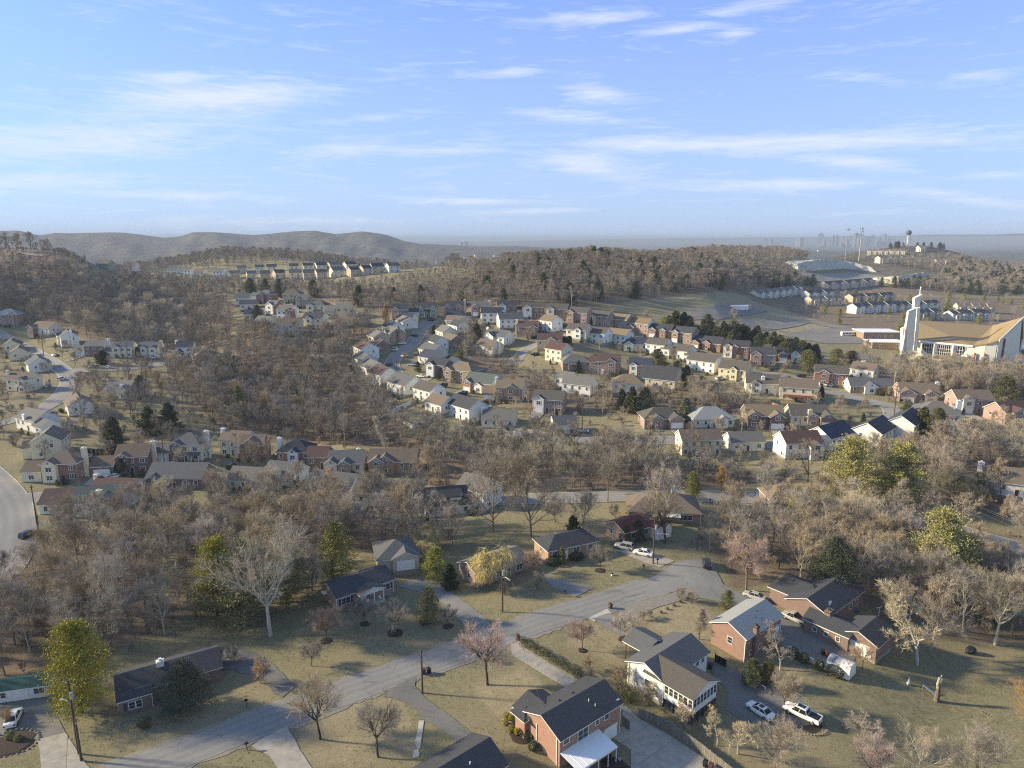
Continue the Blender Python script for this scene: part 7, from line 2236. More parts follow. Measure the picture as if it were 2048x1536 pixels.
for i,(u,v) in enumerate([(1013,1437),(1010,1449),(1021,1462),(1034,1468),(1022,1440),(1042,1462)]):
 tree_px('goldbush',u,v,1.0,'small golden shrub in the bed by the orange brick gable',name='golden_shrub',cat='shrub',group='golden shrubs by the brick gable',crown_name='foliage')
for i,(u,v,h) in enumerate([(1035,1450,1.6),(1048,1470,1.7),(1058,1482,1.5),(1066,1500,1.4)]):
 tree_px('ball',u,v,h,'dark green shrub in the bed by the orange brick gable',name='green_shrub',cat='shrub',group='dark shrubs by the brick gable',crown_name='foliage',leaf=LEAF['dark'])
for i,(u,v,h,l) in enumerate([(1250,1392,1.8,'yellow-green shrub between the brick and white houses, upper one'),(1258,1402,1.7,'yellow-green shrub between the brick and white houses, lower one'),(20,1478,1.3,'small green conifer in the planting bed at the bottom left'),(36,1482,1.1,'low green conifer right in the planting bed at the bottom left')]):
 tree_px('ball',u,v,h,l,name='green_shrub',cat='shrub',crown_name='foliage',leaf=LEAF['olive'])
for i in range(5):
 tree_px('goldbush',1322+i*13,1226-i*7,.55,'tiny clipped shrub in the row of the garden plot by the street end',name='small_shrub',cat='shrub',group='row of tiny clipped shrubs',crown_name='foliage',leaf=LEAF['hedge'])
for (u,v,h,l) in [(1362,1200,3.0,'rusty bare bush at the right end of the garden plot'),(1383,1203,2.6,'second rusty bare bush at the right end of the garden plot'),(1285,1240,2.2,'tan bare bush on the bank beside the tiny clipped shrubs'),
     (1300,1236,1.8,'low tan bare bush beside the tiny clipped shrubs'),(1230,1035,4.2,'big rounded brown bush behind the red-brown roof'),(1260,1032,3.6,'brown thicket right of the big rounded bush'),
     (1470,1045,3.6,'tan bush beside the parked off-road car'),(1430,1085,3.2,'tan bush on the slope above the street end'),(1400,1075,3.0,'dry bush behind the thin pole'),
     (440,1330,3.6,'grey haze of twigs at the end of the cottage roof'),(470,1322,3.2,'low grey bush beside the patched driveway'),(985,1325,1.8,'flat brown bush at the end of the concrete driveway'),
     (1180,1360,2.4,'bare bush where the long hedge ends'),(1550,1300,2.4,'dry bush by the steps of the silver-roofed house')]:
 tree_px('bush%d' % (int(u) % 2),u,v,h,l,name='bare_bush',cat='bush')

def simple(name,label,cat,u,v,parts,rz=0,group=None,dz=0):
 x,y,z=at(u,v)
 root=thing(name,label,cat,(x,y,z+dz),math.radians(rz),group)
 for nm,mat,fn in parts:
  m=MB(); fn(m); m.build(nm,mat,root)
 return root

def wheelie_bin(label,u,v,mat,rz=30):
 def body(m):
  m.add([(-.24,-.24,.05),(.24,-.24,.05),(.24,.24,.05),(-.24,.24,.05),(-.31,-.33,1.0),(.31,-.33,1.0),(.31,.33,1.0),(-.31,.33,1.0)],
   [(0,3,2,1),(4,5,6,7),(0,1,5,4),(1,2,6,5),(2,3,7,6),(3,0,4,7)])
 def lid(m):
  m.add([(-.34,-.38,1.0),(.34,-.38,1.0),(.34,.36,1.0),(-.34,.36,1.0),(-.30,-.3,1.08),(.30,-.3,1.08),(.30,.36,1.14),(-.30,.36,1.14)],
   [(0,3,2,1),(4,5,6,7),(0,1,5,4),(1,2,6,5),(2,3,7,6),(3,0,4,7)])
 r=simple('wheelie_bin',label,'bin',u,v,[('body',mat,body),('lid',mat,lid),('handle',BLACK,lambda m:m.tube([(-.25,.42,1.0),(.25,.42,1.0)],.025,5))],rz)
 for s in (-1,1):
  m=MB(); m.tube([(s*.22,.27,.12),(s*.30,.27,.12)],.12,8); m.build('wheel',BLACK,r)
 return r

wheelie_bin('brown wheelie bin beside the pole on the street edge',848,1349,BROWNP,20)
wheelie_bin('black wheelie bin with a pale bag on top by the street',858,1347,BLACK,40)
wheelie_bin('black wheelie bin against the board fence at the bottom edge',1410,1534,BLACK,-40)
wheelie_bin('brown wheelie bin next to the black one by the board fence',1421,1540,BROWNP,-40)
wheelie_bin('brown wheelie bin at the mouth of the concrete driveway',1036,1280,BROWNP,30)
wheelie_bin('brown wheelie bin beside the pale drive apron',1221,1217,BROWNP,30)
wheelie_bin('dark bin standing against the white house by the black gate',1420,1338,BLACK,40)
wheelie_bin('dark bin on the asphalt court beside the white wall',1646,1310,BLACK,0)
wheelie_bin('brown bin on the asphalt court next to the dark one',1654,1314,BROWNP,0)

def mailbox(label,u,v,rz=120,mat=BLACK):
 simple('mailbox',label,'mailbox',u,v,[('post',WOODP,lambda m:m.box(-.06,.06,-.06,.06,-.2,1.05)),
  ('box',mat,lambda m:m.prism([(-.13,1.05),(-.13,1.2),(-.08,1.29),(.08,1.29),(.13,1.2),(.13,1.05)],'y',-.28,.28)),('flag',DECKM,lambda m:m.box(.135,.15,-.05,.12,1.2,1.4))],rz)

mailbox('black mailbox on the verge below the patched driveway',493,1413)
mailbox('black mailbox at the corner of the worn driveway',494,1500)
mailbox('dark mailbox on the verge of the brick ranch by the willow',1130,1192)
mailbox('white-flagged mailbox by the turning circle entrance',1287,1140)
mailbox('dark mailbox beside the parked white car',1315,1128)
mailbox('mailbox on the verge of the back road near the brown hip roof',1420,1006)
mailbox('mailbox at the bend of the back road',1976,1097)
simple('newspaper_box','little white newspaper box on the green lawn by the street','box',1224,1151,[('box',WHITE,lambda m:m.box(-.2,.2,-.15,.15,0,.4)),('top',BLACK,lambda m:m.box(-.22,.22,-.17,.17,.4,.62))],30)

def ac_body(m):
 m.box(-.42,.42,-.42,.42,.05,.95)

AC=simple('air_conditioner','grey air conditioning unit at the gable of the orange brick house','air conditioner',1069,1495,[('casing',METAL,ac_body),('fan_guard',BLACK,lambda m:m.tube([(0,0,.95),(0,0,.99)],.34,12)),('base',CONC_P,lambda m:m.box(-.55,.55,-.55,.55,-.05,.05))],39)
for i in range(6):
 m=MB(); z_=.15+i*.13; m.box(-.45,.45,-.45,.45,z_,z_+.05); m.build('louvre',METAL,AC)

# garden bench and pots under the patio cover
x,y,z=at(1228,1530)
pb=thing('garden_bench','dark garden bench under the patio cover','bench',(x-.6,y+.5,ground(x,y)+.02),math.radians(39))
for i in range(4):
 m=MB(); m.box(-.7,.7,-.25+i*.13,-.15+i*.13,.42,.46); m.build('seat_slat',BLACK,pb)
for i in range(3):
 m=MB(); m.box(-.7,.7,.27,.3,.55+i*.14,.63+i*.14); m.build('back_slat',BLACK,pb)
for s in (-.65,.65):
 m=MB(); m.box(s-.04,s+.04,-.25,-.18,0,.42); m.box(s-.04,s+.04,.24,.3,0,.98); m.build('leg',BLACK,pb)
simple('plant_pot','pale plant pot with dry stems beside the garden bench','plant pot',1239,1521,[('pot',CONC_P,lambda m:m.tube([(0,0,0),(0,0,.4)],[.16,.24],8)),('stems',BARK['brown'],lambda m:[m.tube([(0,0,.35),(math.cos(k)*.2,math.sin(k)*.2,.9)],[.015,.006],3,False) for k in range(7)])])

# pollarded dead trunk with pale cut limbs, play slide, statue, tarp, timber ladder
x,y,z=at(1873,1402)
st_=thing('tree_stump','tall dead tree trunk with pale sawn-off limbs','tree stump',(x,y,z),.3)
m=MB(); m.tube([(0,0,-.3),(0,0,.5),(.05,0,2.0),(.0,.05,3.4)],[.55,.42,.36,.26],8); m.build('trunk',BARK['grey'],st_)
for (a,b,c,r_) in [((0,0,2.2),(-.3,0,3.4),(-.1,0,4.6),.2),((0,0,2.2),(.5,.1,3.0),(.55,.1,4.1),.2),((0,0,3.2),(.05,0,4.2),(.4,0,4.9),.16),((0,0,1.4),(.35,-.3,1.8),(.5,-.4,2.0),.16)]:
 m=MB(); m.tube([a,b,c],[r_*1.2,r_,r_*.85],7); m.build('limb',BARK['pale'],st_)
simple('play_slide','small pale blue slide leaning by the dead trunk','slide',1856,1385,[('chute',M('pale_blue_plastic',(.45,.55,.62),rough=.4),lambda m:(m.add([(-.25,-1.1,.1),(.25,-1.1,.1),(.25,.8,1.15),(-.25,.8,1.15),(-.25,-1.1,.03),(.25,-1.1,.03),(.25,.8,1.08),(-.25,.8,1.08)],[(0,1,2,3),(4,7,6,5),(0,4,5,1),(1,5,6,2),(2,6,7,3),(3,7,4,0)]))),
 ('ladder',METAL,lambda m:[m.box(-.22,-.18,.85,.9,0,1.15),m.box(.18,.22,.85,.9,0,1.15)])],60)
simple('garden_statue','small blue-grey statue on the grass left of the dead trunk','statue',1817,1369,[('pedestal',CONC_P,lambda m:m.box(-.25,.25,-.25,.25,0,.35)),('figure',M('blue_grey_stone',(.32,.38,.44)),lambda m:m.tube([(0,0,.35),(.02,0,.7),(0,0,1.05),(0,0,1.12),(.02,0,1.3),(.02,0,1.42)],[.24,.2,.15,.07,.11,.04],8))])
simple('covered_pile','dark tarpaulin heaped over a pile near the eastern wood','tarpaulin',1941,1306,[('tarpaulin',BLACK,lambda m:m.tube([(-1.1,0,.2),(-.6,.1,.6),(0,0,.8),(.6,-.1,.55),(1.2,0,.2)],[.3,.6,.75,.6,.3],8)),('rope',METAL,lambda m:m.tube([(-1.1,-.5,.7),(0,-.6,1.05),(.9,-.4,.75)],.04,4))],20)
lad=at(1962,1422); lb=at(2012,1448)
lr=thing('timber_ladder','grey timber ladder lying on the grass at the right edge','ladder',(lad[0],lad[1],lad[2]),math.atan2(lb[1]-lad[1],lb[0]-lad[0]))
LL=math.dist(lad[:2],lb[:2])
for s in (-.35,.35):
 m=MB(); m.box(0,LL,s-.05,s+.05,.02,.16); m.build('rail',FENCEM,lr)
for i in range(int(LL/.45)):
 m=MB(); m.box(.2+i*.45,.28+i*.45,-.35,.35,.1,.15); m.build('rung',FENCEM,lr)
simple('clothes_post','white T-shaped clothes post behind the garage wing','post',1757,1232,[('post',WHITE,lambda m:m.box(-.06,.06,-.06,.06,0,2.0)),('crossbar',WHITE,lambda m:m.box(-.8,.8,-.04,.04,1.9,2.0))],20)
simple('stacked_logs','pile of old logs and junk behind the dark-roofed brick house','logs',1706,1224,[('log',M('blue_tarp',(.05,.09,.16),rough=.5),lambda m:m.tube([(-1,0,.3),(0,0,.45),(1.2,0,.25)],[.3,.45,.3],7))])
simple('garden_shed','tiny orange-roofed garden hut beside the pale hip-roofed house','shed',1379,861,[('wall',FENCE_O,lambda m:m.box(-1.5,1.5,-1.2,1.2,0,2)),('roof',FENCE_O,lambda m:m.prism([(-1.9,2),(0,3.1),(1.9,2)],'y',-1.4,1.4))])

# ------------------------------------------------------------------ utility poles and cables
def pole(label,u,v,h,arm=2.2,trans=False,lamp=None,rz=-50,thin=1.0,name='utility_pole'):
 x,y,z=at(u,v)
 root=thing(name,label,'pole',(x,y,z),math.radians(rz))
 m=MB(); m.tube([(0,0,-.5),(0,0,h)],[.19*thin,.13*thin],8); m.build('pole',WOODP,root)
 if arm:
  m=MB(); m.box(-arm/2,arm/2,-.06,.06,h-.75,h-.62); m.build('crossarm',WOODP,root)
  for t in (-.92,-.4,.92):
   m=MB(); m.tube([(t*arm/2,0,h-.62),(t*arm/2,0,h-.42)],[.05,.07],6); m.build('insulator',CONC_P,root)
 if trans:
  m=MB(); m.tube([(.38,0,h-2.9),(.38,0,h-1.8)],.27,10); m.build('transformer',METAL,root)
  m=MB(); m.box(.1,.3,-.05,.05,h-2.5,h-2.3); m.build('bracket',METAL,root)
 if lamp:
  m=MB(); m.tube([(0,0,lamp[0]),(lamp[1]*.5,0,lamp[0]+.5),(lamp[1],0,lamp[0]+.45)],.045,5); m.build('lamp_arm',METAL,root)
  m=MB(); s=1 if lamp[1]>0 else -1; m.box(lamp[1]-.1*s if s>0 else lamp[1]-.6,lamp[1]+.6 if s>0 else lamp[1]+.1,-.14,.14,lamp[0]+.36,lamp[0]+.5); m.build('lamp_head',METAL,root)
 return (x,y,z+h-.45)

POL={}
POL['a']=pole('tall utility pole with transformer and lamp at the bottom left',158,1508,12.2,trans=True,lamp=(8.2,-1.6),rz=-20)
POL['a2']=pole('short dark brown pole standing beside the tall bottom-left one',163,1522,7.0,arm=1.0)
POL['b']=pole('plain brown pole beside the bins on the street',845,1386,8.0,arm=0)
POL['c']=pole('utility pole with crossarm, transformer and lamp by the pink maple',1005,1224,11.2,trans=True,lamp=(7.6,1.8))
POL['d']=pole('utility pole with a curved lamp arm beside the parked white car',1306,1128,11.6,trans=True,lamp=(7.4,2.6),rz=-20)
POL['e']=pole('thin bare pole behind the street end',1394,1100,6.6,arm=0,thin=.6)
POL['f']=pole('tall slender pole beside the parked off-road car',1462,1142,12.5,arm=0,thin=.6)
POL['g']=pole('utility pole with a transformer before the cream house',1396,968,10.8,trans=True,lamp=(5,-1.2),rz=0)
POL['h']=pole('utility pole with a transformer in front of the golden pines',1792,1012,12.5,trans=True,lamp=(7,-1.4),rz=-60)
POL['i']=pole('utility pole behind the lower row beside a parked white car',1164,866,12,rz=0,lamp=(9,1.5))
POL['j']=pole('utility pole at the fork of the west road',76,1060,13.0,arm=1.2,rz=0)
POL['k']=pole('utility pole before the cream and brick house with a white garage',331,946,12.5,arm=1.0,rz=0)
POL['l']=pole('tall utility pole at the right bend of the estate road',1786,846,15,arm=1.4,rz=0,lamp=(10,-1.8))
POL['m']=pole('utility pole in the bend of the crescent road',794,772,12.5,arm=.8,rz=0,lamp=(11,1.6))
POL['n']=pole('utility pole beside the narrow brick house of the top row',985,634,10,arm=1.5,rz=0)
POL['o']=pole('utility pole before the house with slim evergreens on the upper lane',257,731,12.5,arm=1.2,rz=0)
POL['p']=pole('utility pole left of the first house of the top row',741,648,11,arm=1.2,rz=0)
POL['q']=pole('utility pole before the brick and white house with stairs',1253,764,11,arm=1.0,rz=0,lamp=(8,-1.6))
POL['r']=pole('utility pole with a lamp between the lower-row gardens',1599,862,8,arm=0,rz=0,lamp=(7,-1.6))
POL['s']=pole('utility pole on the upper lane beside the white two-storey house',88,712,11,arm=1.2,rz=0)
POL['t']=pole('leaning pale pole before the large red brick house',1630,766,12,arm=0,rz=0,thin=.8)

def cable(label,a,b,sag=1.2,r=.022,group=None):
 n_=14
 pts=[]
 for i in range(n_+1):
  t=i/n_
  pts.append((a[0]+(b[0]-a[0])*t,a[1]+(b[1]-a[1])*t,a[2]+(b[2]-a[2])*t-sag*4*t*(1-t)))
 m=MB(); m.tube(pts,r,4)
 return tag(m.build('power_cable',M('cable_sheath',(.13,.125,.12),rough=.6)),label,'cable',group)

def off(p,dx,dy=0,dz=0):
 return (p[0]+dx,p[1]+dy,p[2]+dz)

g_='cables strung along the street'
for dx in (-.9,.9):
 cable('thin cable strung along the street between the utility poles',off(POL['a'],dx),off(POL['c'],dx),2.2,.014,g_)
 cable('thin cable strung along the street between the utility poles',off(POL['c'],dx),off(POL['d'],dx),1.4,.014,g_)
cable('service cable dropping from the plain pole to the charcoal-roofed house',POL['b'],(-6,86,4.5),.5,.012)
cable('upper service cable from the maple-side pole to the brick house',off(POL['c'],0,0,-.5),(10,95,6.3),1.0,.014)
cable('lower service cable from the maple-side pole to the brick house',off(POL['c'],0,0,-1.5),(4.5,90,5.5),1.2,.014)
cable('guy cable from the tall bottom-left pole to the lawn',off(POL['a'],0,0,-4.5),(POL['a'][0]-4.5,POL['a'][1]-1,0),0,.012)
hp=POL['h']
gp='power lines sweeping right from the golden pines'
for k,(dz,sg) in enumerate([(0,2.5),(-.1,2.9),(-1.6,2.6),(-3.2,2.4)]):
 cable('power line sweeping right from the pole by the golden pines',off(hp,0,(k-1.5)*.7,dz),(130+k*.3,128-k*.8,9.5+dz),sg,.03,gp)
for k in range(3):
 cable('power line between the back road poles',off(POL['g'],0,0,-k*.8),off(hp,0,0,-k*.9),2.5,.018,'cables above the back road')
cable('cable from the slender pole across to the wood',POL['f'],off(POL['d'],0,0,-2),1.5,.014)

for a_,b_,lb in [('j','k','cable from the west road pole to the valley road pole'),('l','i','long cable over the lower row of houses'),('l','r','cable from the bend pole to the lower gardens'),('m','p','cable up the crescent to the top row'),('n','q','cable down through the middle of the estate'),('o','s','cable along the upper lane'),('e','f','cable between the two thin poles behind the street end'),('g','i','cable from the cream house pole to the lower row')]:
 cable(lb,POL[a_],POL[b_],2.2,.02)

# ------------------------------------------------------------------ vehicles
PAINT={k:M('car_paint_' +k,c,tuple(x*.95 for x in c),rough=.25,spec=.6) for k,c in dict(
 white=(.74,.74,.73),silver=(.36,.36,.35),grey=(.16,.16,.165),dark=(.03,.032,.04),red=(.16,.03,.03),blue=(.06,.09,.15),tan=(.26,.22,.17),purple=(.07,.02,.05)).items()}
CGLASS=M('car_glass',(.02,.024,.03),rough=.08,spec=.7)
TAIL=M('tail_light',(.30,.02,.02),rough=.3)
HEAD=M('head_light',(.6,.62,.65),rough=.15)

def loft(m,secs):
 """secs: list of closed rings with the same count"""
 n=len(secs[0]); b=len(m.v)
 for s in secs:
  m.v.extend(s)
 for i in range(len(secs)-1):
  for k in range(n):
   m.f.append([b+i*n+k,b+i*n+(k+1) % n,b+(i+1)*n+(k+1) % n,b+(i+1)*n+k]); m.m.append(m.cur)
 m.f.append([b+k for k in range(n)][::-1]); m.m.append(m.cur)
 m.f.append([b+(len(secs)-1)*n+k for k in range(n)]); m.m.append(m.cur)

def body_ring(x,zb,zt,hw,zs=None):
 zs=zs if zs is not None else zb+(zt-zb)*.72
 return [(x,-hw*.94,zb),(x,-hw,zb+.14),(x,-hw,zs),(x,-hw*.86,zt),(x,hw*.86,zt),(x,hw,zs),(x,hw,zb+.14),(x,hw*.94,zb)]

CARS={
 # name: (body sections (x, zbottom, ztop, halfwidth)), cabin (x0 base, x0 top, x1 top, x1 base, z0, z1, hw base, hw top), wheels x, wheel radius, bed
 'sedan':dict(b=[(-2.35,.42,.78,.72),(-2.25,.28,.98,.86),(-1.3,.24,1.02,.92),(0,.22,.98,.93),(1.1,.24,.95,.92),(2.0,.26,.84,.86),(2.35,.36,.66,.7)],c=(-1.75,-.95,.35,1.15,.95,1.44,.82,.60),w=(-1.4,1.45),r=.33),
 'suv':dict(b=[(-2.3,.45,.95,.78),(-2.25,.34,1.12,.9),(-1.2,.3,1.12,.95),(0,.28,1.1,.96),(1.1,.3,1.08,.95),(2.0,.32,.98,.9),(2.35,.42,.8,.76)],c=(-2.2,-1.95,.35,1.05,1.05,1.74,.88,.70),w=(-1.4,1.45),r=.38),
 'pickup':dict(b=[(-2.95,.55,.98,.86),(-2.9,.45,1.12,.94),(-1.0,.42,1.12,.96),(0,.4,1.12,.97),(1.2,.42,1.14,.96),(2.5,.45,1.06,.94),(2.9,.52,.9,.84)],c=(-.95,-.75,.95,1.55,1.08,1.84,.88,.72),w=(-1.9,1.85),r=.42,bed=(-2.85,-1.05)),
 'cab':dict(b=[(-2.85,.55,.98,.86),(-2.8,.45,1.10,.94),(-.4,.42,1.10,.96),(.2,.4,1.10,.97),(1.2,.42,1.12,.96),(2.4,.45,1.04,.94),(2.75,.52,.88,.84)],c=(-.1,.05,.95,1.5,1.06,1.78,.88,.72),w=(-1.85,1.75),r=.4,bed=(-2.75,-.2)),
}
CMESH={}

def car_meshes(kind):
 if kind in CMESH:
  return CMESH[kind]
 s=CARS[kind]
 R_={}
 m=MB(); loft(m,[body_ring(*q) for q in s['b']]); R_['body']=m
 x0,a0,a1,x1,z0,z1,h0,h1=s['c']
 m=MB()
 m.add([(x0,-h0,z0),(x1,-h0,z0),(x1,h0,z0),(x0,h0,z0),(a0,-h1,z1),(a1,-h1,z1),(a1,h1,z1),(a0,h1,z1)],
  [(0,3,2,1),(4,5,6,7),(0,1,5,4),(1,2,6,5),(2,3,7,6),(3,0,4,7)])
 R_['window_glass']=m
 m=MB()
 m.add([(a0-.06,-h1-.03,z1-.02),(a1+.06,-h1-.03,z1-.02),(a1+.06,h1+.03,z1-.02),(a0-.06,h1+.03,z1-.02),(a0+.08,-h1+.08,z1+.05),(a1-.08,-h1+.08,z1+.05),(a1-.08,h1-.08,z1+.05),(a0+.08,h1-.08,z1+.05)],
  [(0,3,2,1),(4,5,6,7),(0,1,5,4),(1,2,6,5),(2,3,7,6),(3,0,4,7)])
 for sgn in (-1,1):
  for (xa,xb) in ((x0,a0),((x0+x1)/2,(a0+a1)/2-.02),(x1,a1)):
   m.tube([(xa,sgn*h0,z0),(xb,sgn*h1,z1)],.045,4)
 R_['roof']=m
 for nm in list(R_):
  me=R_[nm].mesh(nm,[PAINT['white'] if nm != 'window_glass' else CGLASS])
  R_[nm]=me
 r=s['r']
 m=MB(); m.tube([(0,-.11,0),(0,.11,0)],r,14); R_['wheel']=m.mesh('wheel',[TYRE])
 m=MB(); m.tube([(0,-.125,0),(0,.125,0)],r*.58,10); R_['rim']=m.mesh('rim',[RIM])
 xb=s['b'][0][0]; xf=s['b'][-1][0]
 m=MB(); m.box(-.06,.06,-.16,.16,-.07,.07); R_['headlight']=m.mesh('headlight',[HEAD])
 m=MB(); m.box(-.06,.06,-.12,.12,-.12,.12); R_['tail_light']=m.mesh('tail_light',[TAIL])
 if 'bed' in s:
  m=MB(); m.box(s['bed'][0],s['bed'][1],-.80,.80,1.10,1.150); R_['bed']=m.mesh('bed',[BLACK])
  m=MB()
  for sg in (-1,1):m.box(s['bed'][0],s['bed'][1]+.1,sg*.9-.06,sg*.9+.06,1.08,1.24)
  m.box(s['bed'][0]-.06,s['bed'][0]+.06,-.9,.9,1.06,1.24)
  R_['bed_side']=m.mesh('bed_side',[PAINT['white']])
 CMESH[kind]=R_
 return R_

def car(kind,label,u,v,heading,paint='white',name=None,near=True,pos=None,group=None,sunroof=False,extra=None):
 R_=car_meshes(kind); s=CARS[kind]
 x,y,z=at(u,v) if pos is None else (pos[0],pos[1],ground(*pos))
 zz=z+(.08 if near else .16)
 root=thing(name or {'sedan':'parked_car','suv':'parked_suv','pickup':'pickup_truck','cab':'pickup_truck'}[kind],label,{'sedan':'car','suv':'car','pickup':'pickup truck','cab':'pickup truck'}[kind],(x,y,zz),math.radians(heading),group)
 keep(x,y,3.0)
 P_=PAINT[paint]
 for nm in ('body','roof','window_glass')+(('bed','bed_side') if 'bed' in s else ()):
  o=obj(nm,R_[nm],root)
  if nm in ('body','roof','bed_side') and paint != 'white':
   o.material_slots[0].link='OBJECT'; o.material_slots[0].material=P_
 hw=.84
 for xw in s['w']:
  for sg in (-1,1):
   w=obj('wheel',R_['wheel'],root,(xw,sg*hw,s['r']))
   if near:
    obj('rim',R_['rim'],w,(0,0,0))
 if near:
  xf,xb=s['b'][-1][0],s['b'][0][0]
  zf=s['b'][-1][2]-.08; zb_=s['b'][0][2]-.06
  for sg in (-1,1):
   obj('headlight',R_['headlight'],root,(xf-.05,sg*.55,zf))
   obj('tail_light',R_['tail_light'],root,(xb+.03,sg*.68,zb_))
 if sunroof:
  a0,a1,z1=s['c'][1],s['c'][2],s['c'][5]
  m=MB(); m.box(a0+.3,a1-.2,-.42,.42,z1+.045,z1+.062); m.build('sunroof',CGLASS,root)
 return root

car('pickup','white crew-cab pickup with a glass roof parked on the dark oval bed',0,0,135,pos=(46.9,96.8),sunroof=True)
car('sedan','white saloon with a sunroof on the drive left of the white pickup',0,0,124,pos=(40.3,97.4),sunroof=True)
car('cab','white and grey pickup before the white garage door',1692,1292,135,paint='white')
car('cab','silver flatbed pickup behind the silver-roofed house',1590,1243,128,paint='silver')
car('sedan','pale car partly hidden behind the silver-roofed house',1508,1197,140,paint='silver')
car('sedan','white car on the turning circle drive, front one of the pair',1286,1110,155)
car('suv','grey off-roader behind the white car on the turning circle drive',1248,1098,155,paint='silver')
car('suv','dark car parked at the far end of the street',1413,1132,80,paint='dark')
car('suv','black off-road car with a pale roof above the street end',1477,1030,75,paint='dark',near=False)
car('suv','black car parked right of the off-road car',1504,1034,75,paint='dark',near=False)
car('sedan','old white saloon in front of the green-roofed shed',28,1442,112)
far_cars=[
 ('suv','dark car with a pale roof parked at the edge of the west road',57,1074,80,'dark'),('sedan','white car before the dark brick garage, left one',213,961,75,'white'),('sedan','white car before the dark brick garage, right one',232,956,75,'white'),
 ('sedan','white car on the drive of the cream and brick house',346,932,75,'white'),('suv','dark car on the red-brown drive of the brick gables',463,937,90,'dark'),('suv','purple car before the black-roofed brick house',602,942,40,'purple'),
 ('sedan','silver car in the cul-de-sac of the valley road',684,957,20,'silver'),('sedan','white car at the top of the upper lane',62,714,150,'white'),('suv','white van-like car in the road junction of the upper lane',123,761,85,'white'),
 ('sedan','white car on the drive below the upper lane junction',96,775,175,'white'),('suv','tan car on the grass verge of the upper lane',188,737,180,'tan'),('sedan','white car right of the tan one on the verge',216,737,180,'white'),
 ('sedan','white car before the cream gabled house, left one',294,717,160,'white'),('suv','white car before the cream gabled house, right one',306,718,160,'white'),('sedan','white car before the brick garage gable of the upper lane',365,720,40,'white'),
 ('suv','dark car beside the white gable of the lane bend',103,832,180,'dark'),('sedan','dark car on the drive of the white house with the tall chimney',111,713,160,'dark'),('sedan','dark red car beside the white slate-roofed house',79,738,100,'red'),
 ('sedan','white car on the first drive down the crescent',803,689,170,'white'),('suv','white car before the tan gable of the crescent',787,702,165,'white'),('sedan','white car driving on the crescent road',810,714,55,'white'),
 ('sedan','dark car parked on the left kerb of the crescent road',778,732,60,'dark'),('suv','dark car parked on the right kerb below the bend',813,756,120,'dark'),('sedan','silver car on the drive above the bend',824,732,160,'silver'),
 ('sedan','white car before the brick house with the white garage',842,755,150,'white'),('sedan','dark car beside the tall maroon-roofed house',790,768,120,'dark'),('suv','black car before the tan brick twin garage',886,774,170,'dark'),
 ('sedan','tan car by the kerb below the tan brick twin garage',882,785,150,'tan'),('suv','black car before the orange brick gable',926,790,175,'dark'),('pickup','black and white pickup on the drive of the tan brick house',977,807,30,'dark'),
 ('sedan','dark car near the top bend of the crescent',829,673,150,'dark'),('sedan','white car between the two white houses of the top row',938,641,175,'white'),('sedan','white car at the head of the middle road',1061,648,170,'white'),
 ('suv','dark car before the maroon-roofed brick house',1075,677,150,'dark'),('suv','white car on the middle road by the bright white house',1117,675,25,'white'),('suv','dark car left of the arborvitae house',1130,653,40,'dark'),
 ('sedan','white car before the cream blue-panelled house',1132,663,30,'white'),('sedan','black car beside the tan gable',1070,711,175,'dark'),('suv','silver car before the low brick garage',1392,703,30,'silver'),
 ('pickup','black pickup on the drive of the rose brick gable house',1550,742,175,'dark'),('sedan','black car on the road before the yellow-green round tree',1602,754,175,'dark'),('sedan','silver car before the double garage, left of the pair',1655,772,40,'silver'),
 ('suv','dark blue car before the double garage, right of the pair',1665,774,40,'blue'),('suv','white car beside the long white house deck',1440,760,20,'white'),('sedan','white car behind the lower row utility pole',1166,865,170,'white'),
 ('sedan','blue car half visible behind the navy-roofed house',1655,872,20,'blue'),('sedan','dark car at the brick garage arches',1812,808,150,'dark'),('sedan','white car behind the grey hip-roofed house',1926,848,160,'white'),
 ('suv','dark car near the top of the hilltop cluster',593,618,170,'dark'),('sedan','silver car before the tan hip roof of the hilltop cluster',568,614,170,'silver'),('sedan','black car on the road of the top row',862,642,175,'dark'),
]
for kd,lab,u,v,hd,pt in far_cars:
 car(kd,lab,u,v,hd,pt,near=False)

def box_thing(name,label,cat,u,v,L_,W_,H_,rz,mat,win=0,roof=None):
 x,y,z=at(u,v)
 root=thing(name,label,cat,(x,y,z),math.radians(rz))
 m=MB(); m.prism([(-W_/2,.5),(-W_/2,H_-.3),(-W_/2+.3,H_),(W_/2-.3,H_),(W_/2,H_-.3),(W_/2,.5)],'x',-L_/2,L_/2); m.build('body',mat,root)
 for i in range(win):
  for s in (-1,1):
   m=MB(); a=-L_/2+L_*(i+.2)/win; m.box(a,a+L_*.65/win,s*(W_/2+.01)-.02,s*(W_/2+.01)+.02,H_*.5,H_*.82); m.build('window',CGLASS,root)
 for a in (-L_*.32,L_*.34):
  for s in (-1,1):
   m=MB(); m.tube([(a,s*W_/2-.15*s,.45),(a,s*W_/2+.02*s,.45)],.45,10); m.build('wheel',TYRE,root)
 return root

box_thing('minibus','white minibus on the church car park','bus',1695,672,9,2.4,3.0,4,WHITE,4)
box_thing('semi_trailer','long white trailer on the upper car park','trailer',1478,621,13,3,4.0,-4,WHITE)
box_thing('semi_trailer','brown-topped white trailer on the upper car park','trailer',1492,620,8,3,4.2,10,SIDE['tan'])

# ------------------------------------------------------------------ the church with its white tower
def PT(u,v,Y):
 x,y,w=ray(u,v)
 t=Y/y
 return (x*t,Y,CAM_H+w*t)

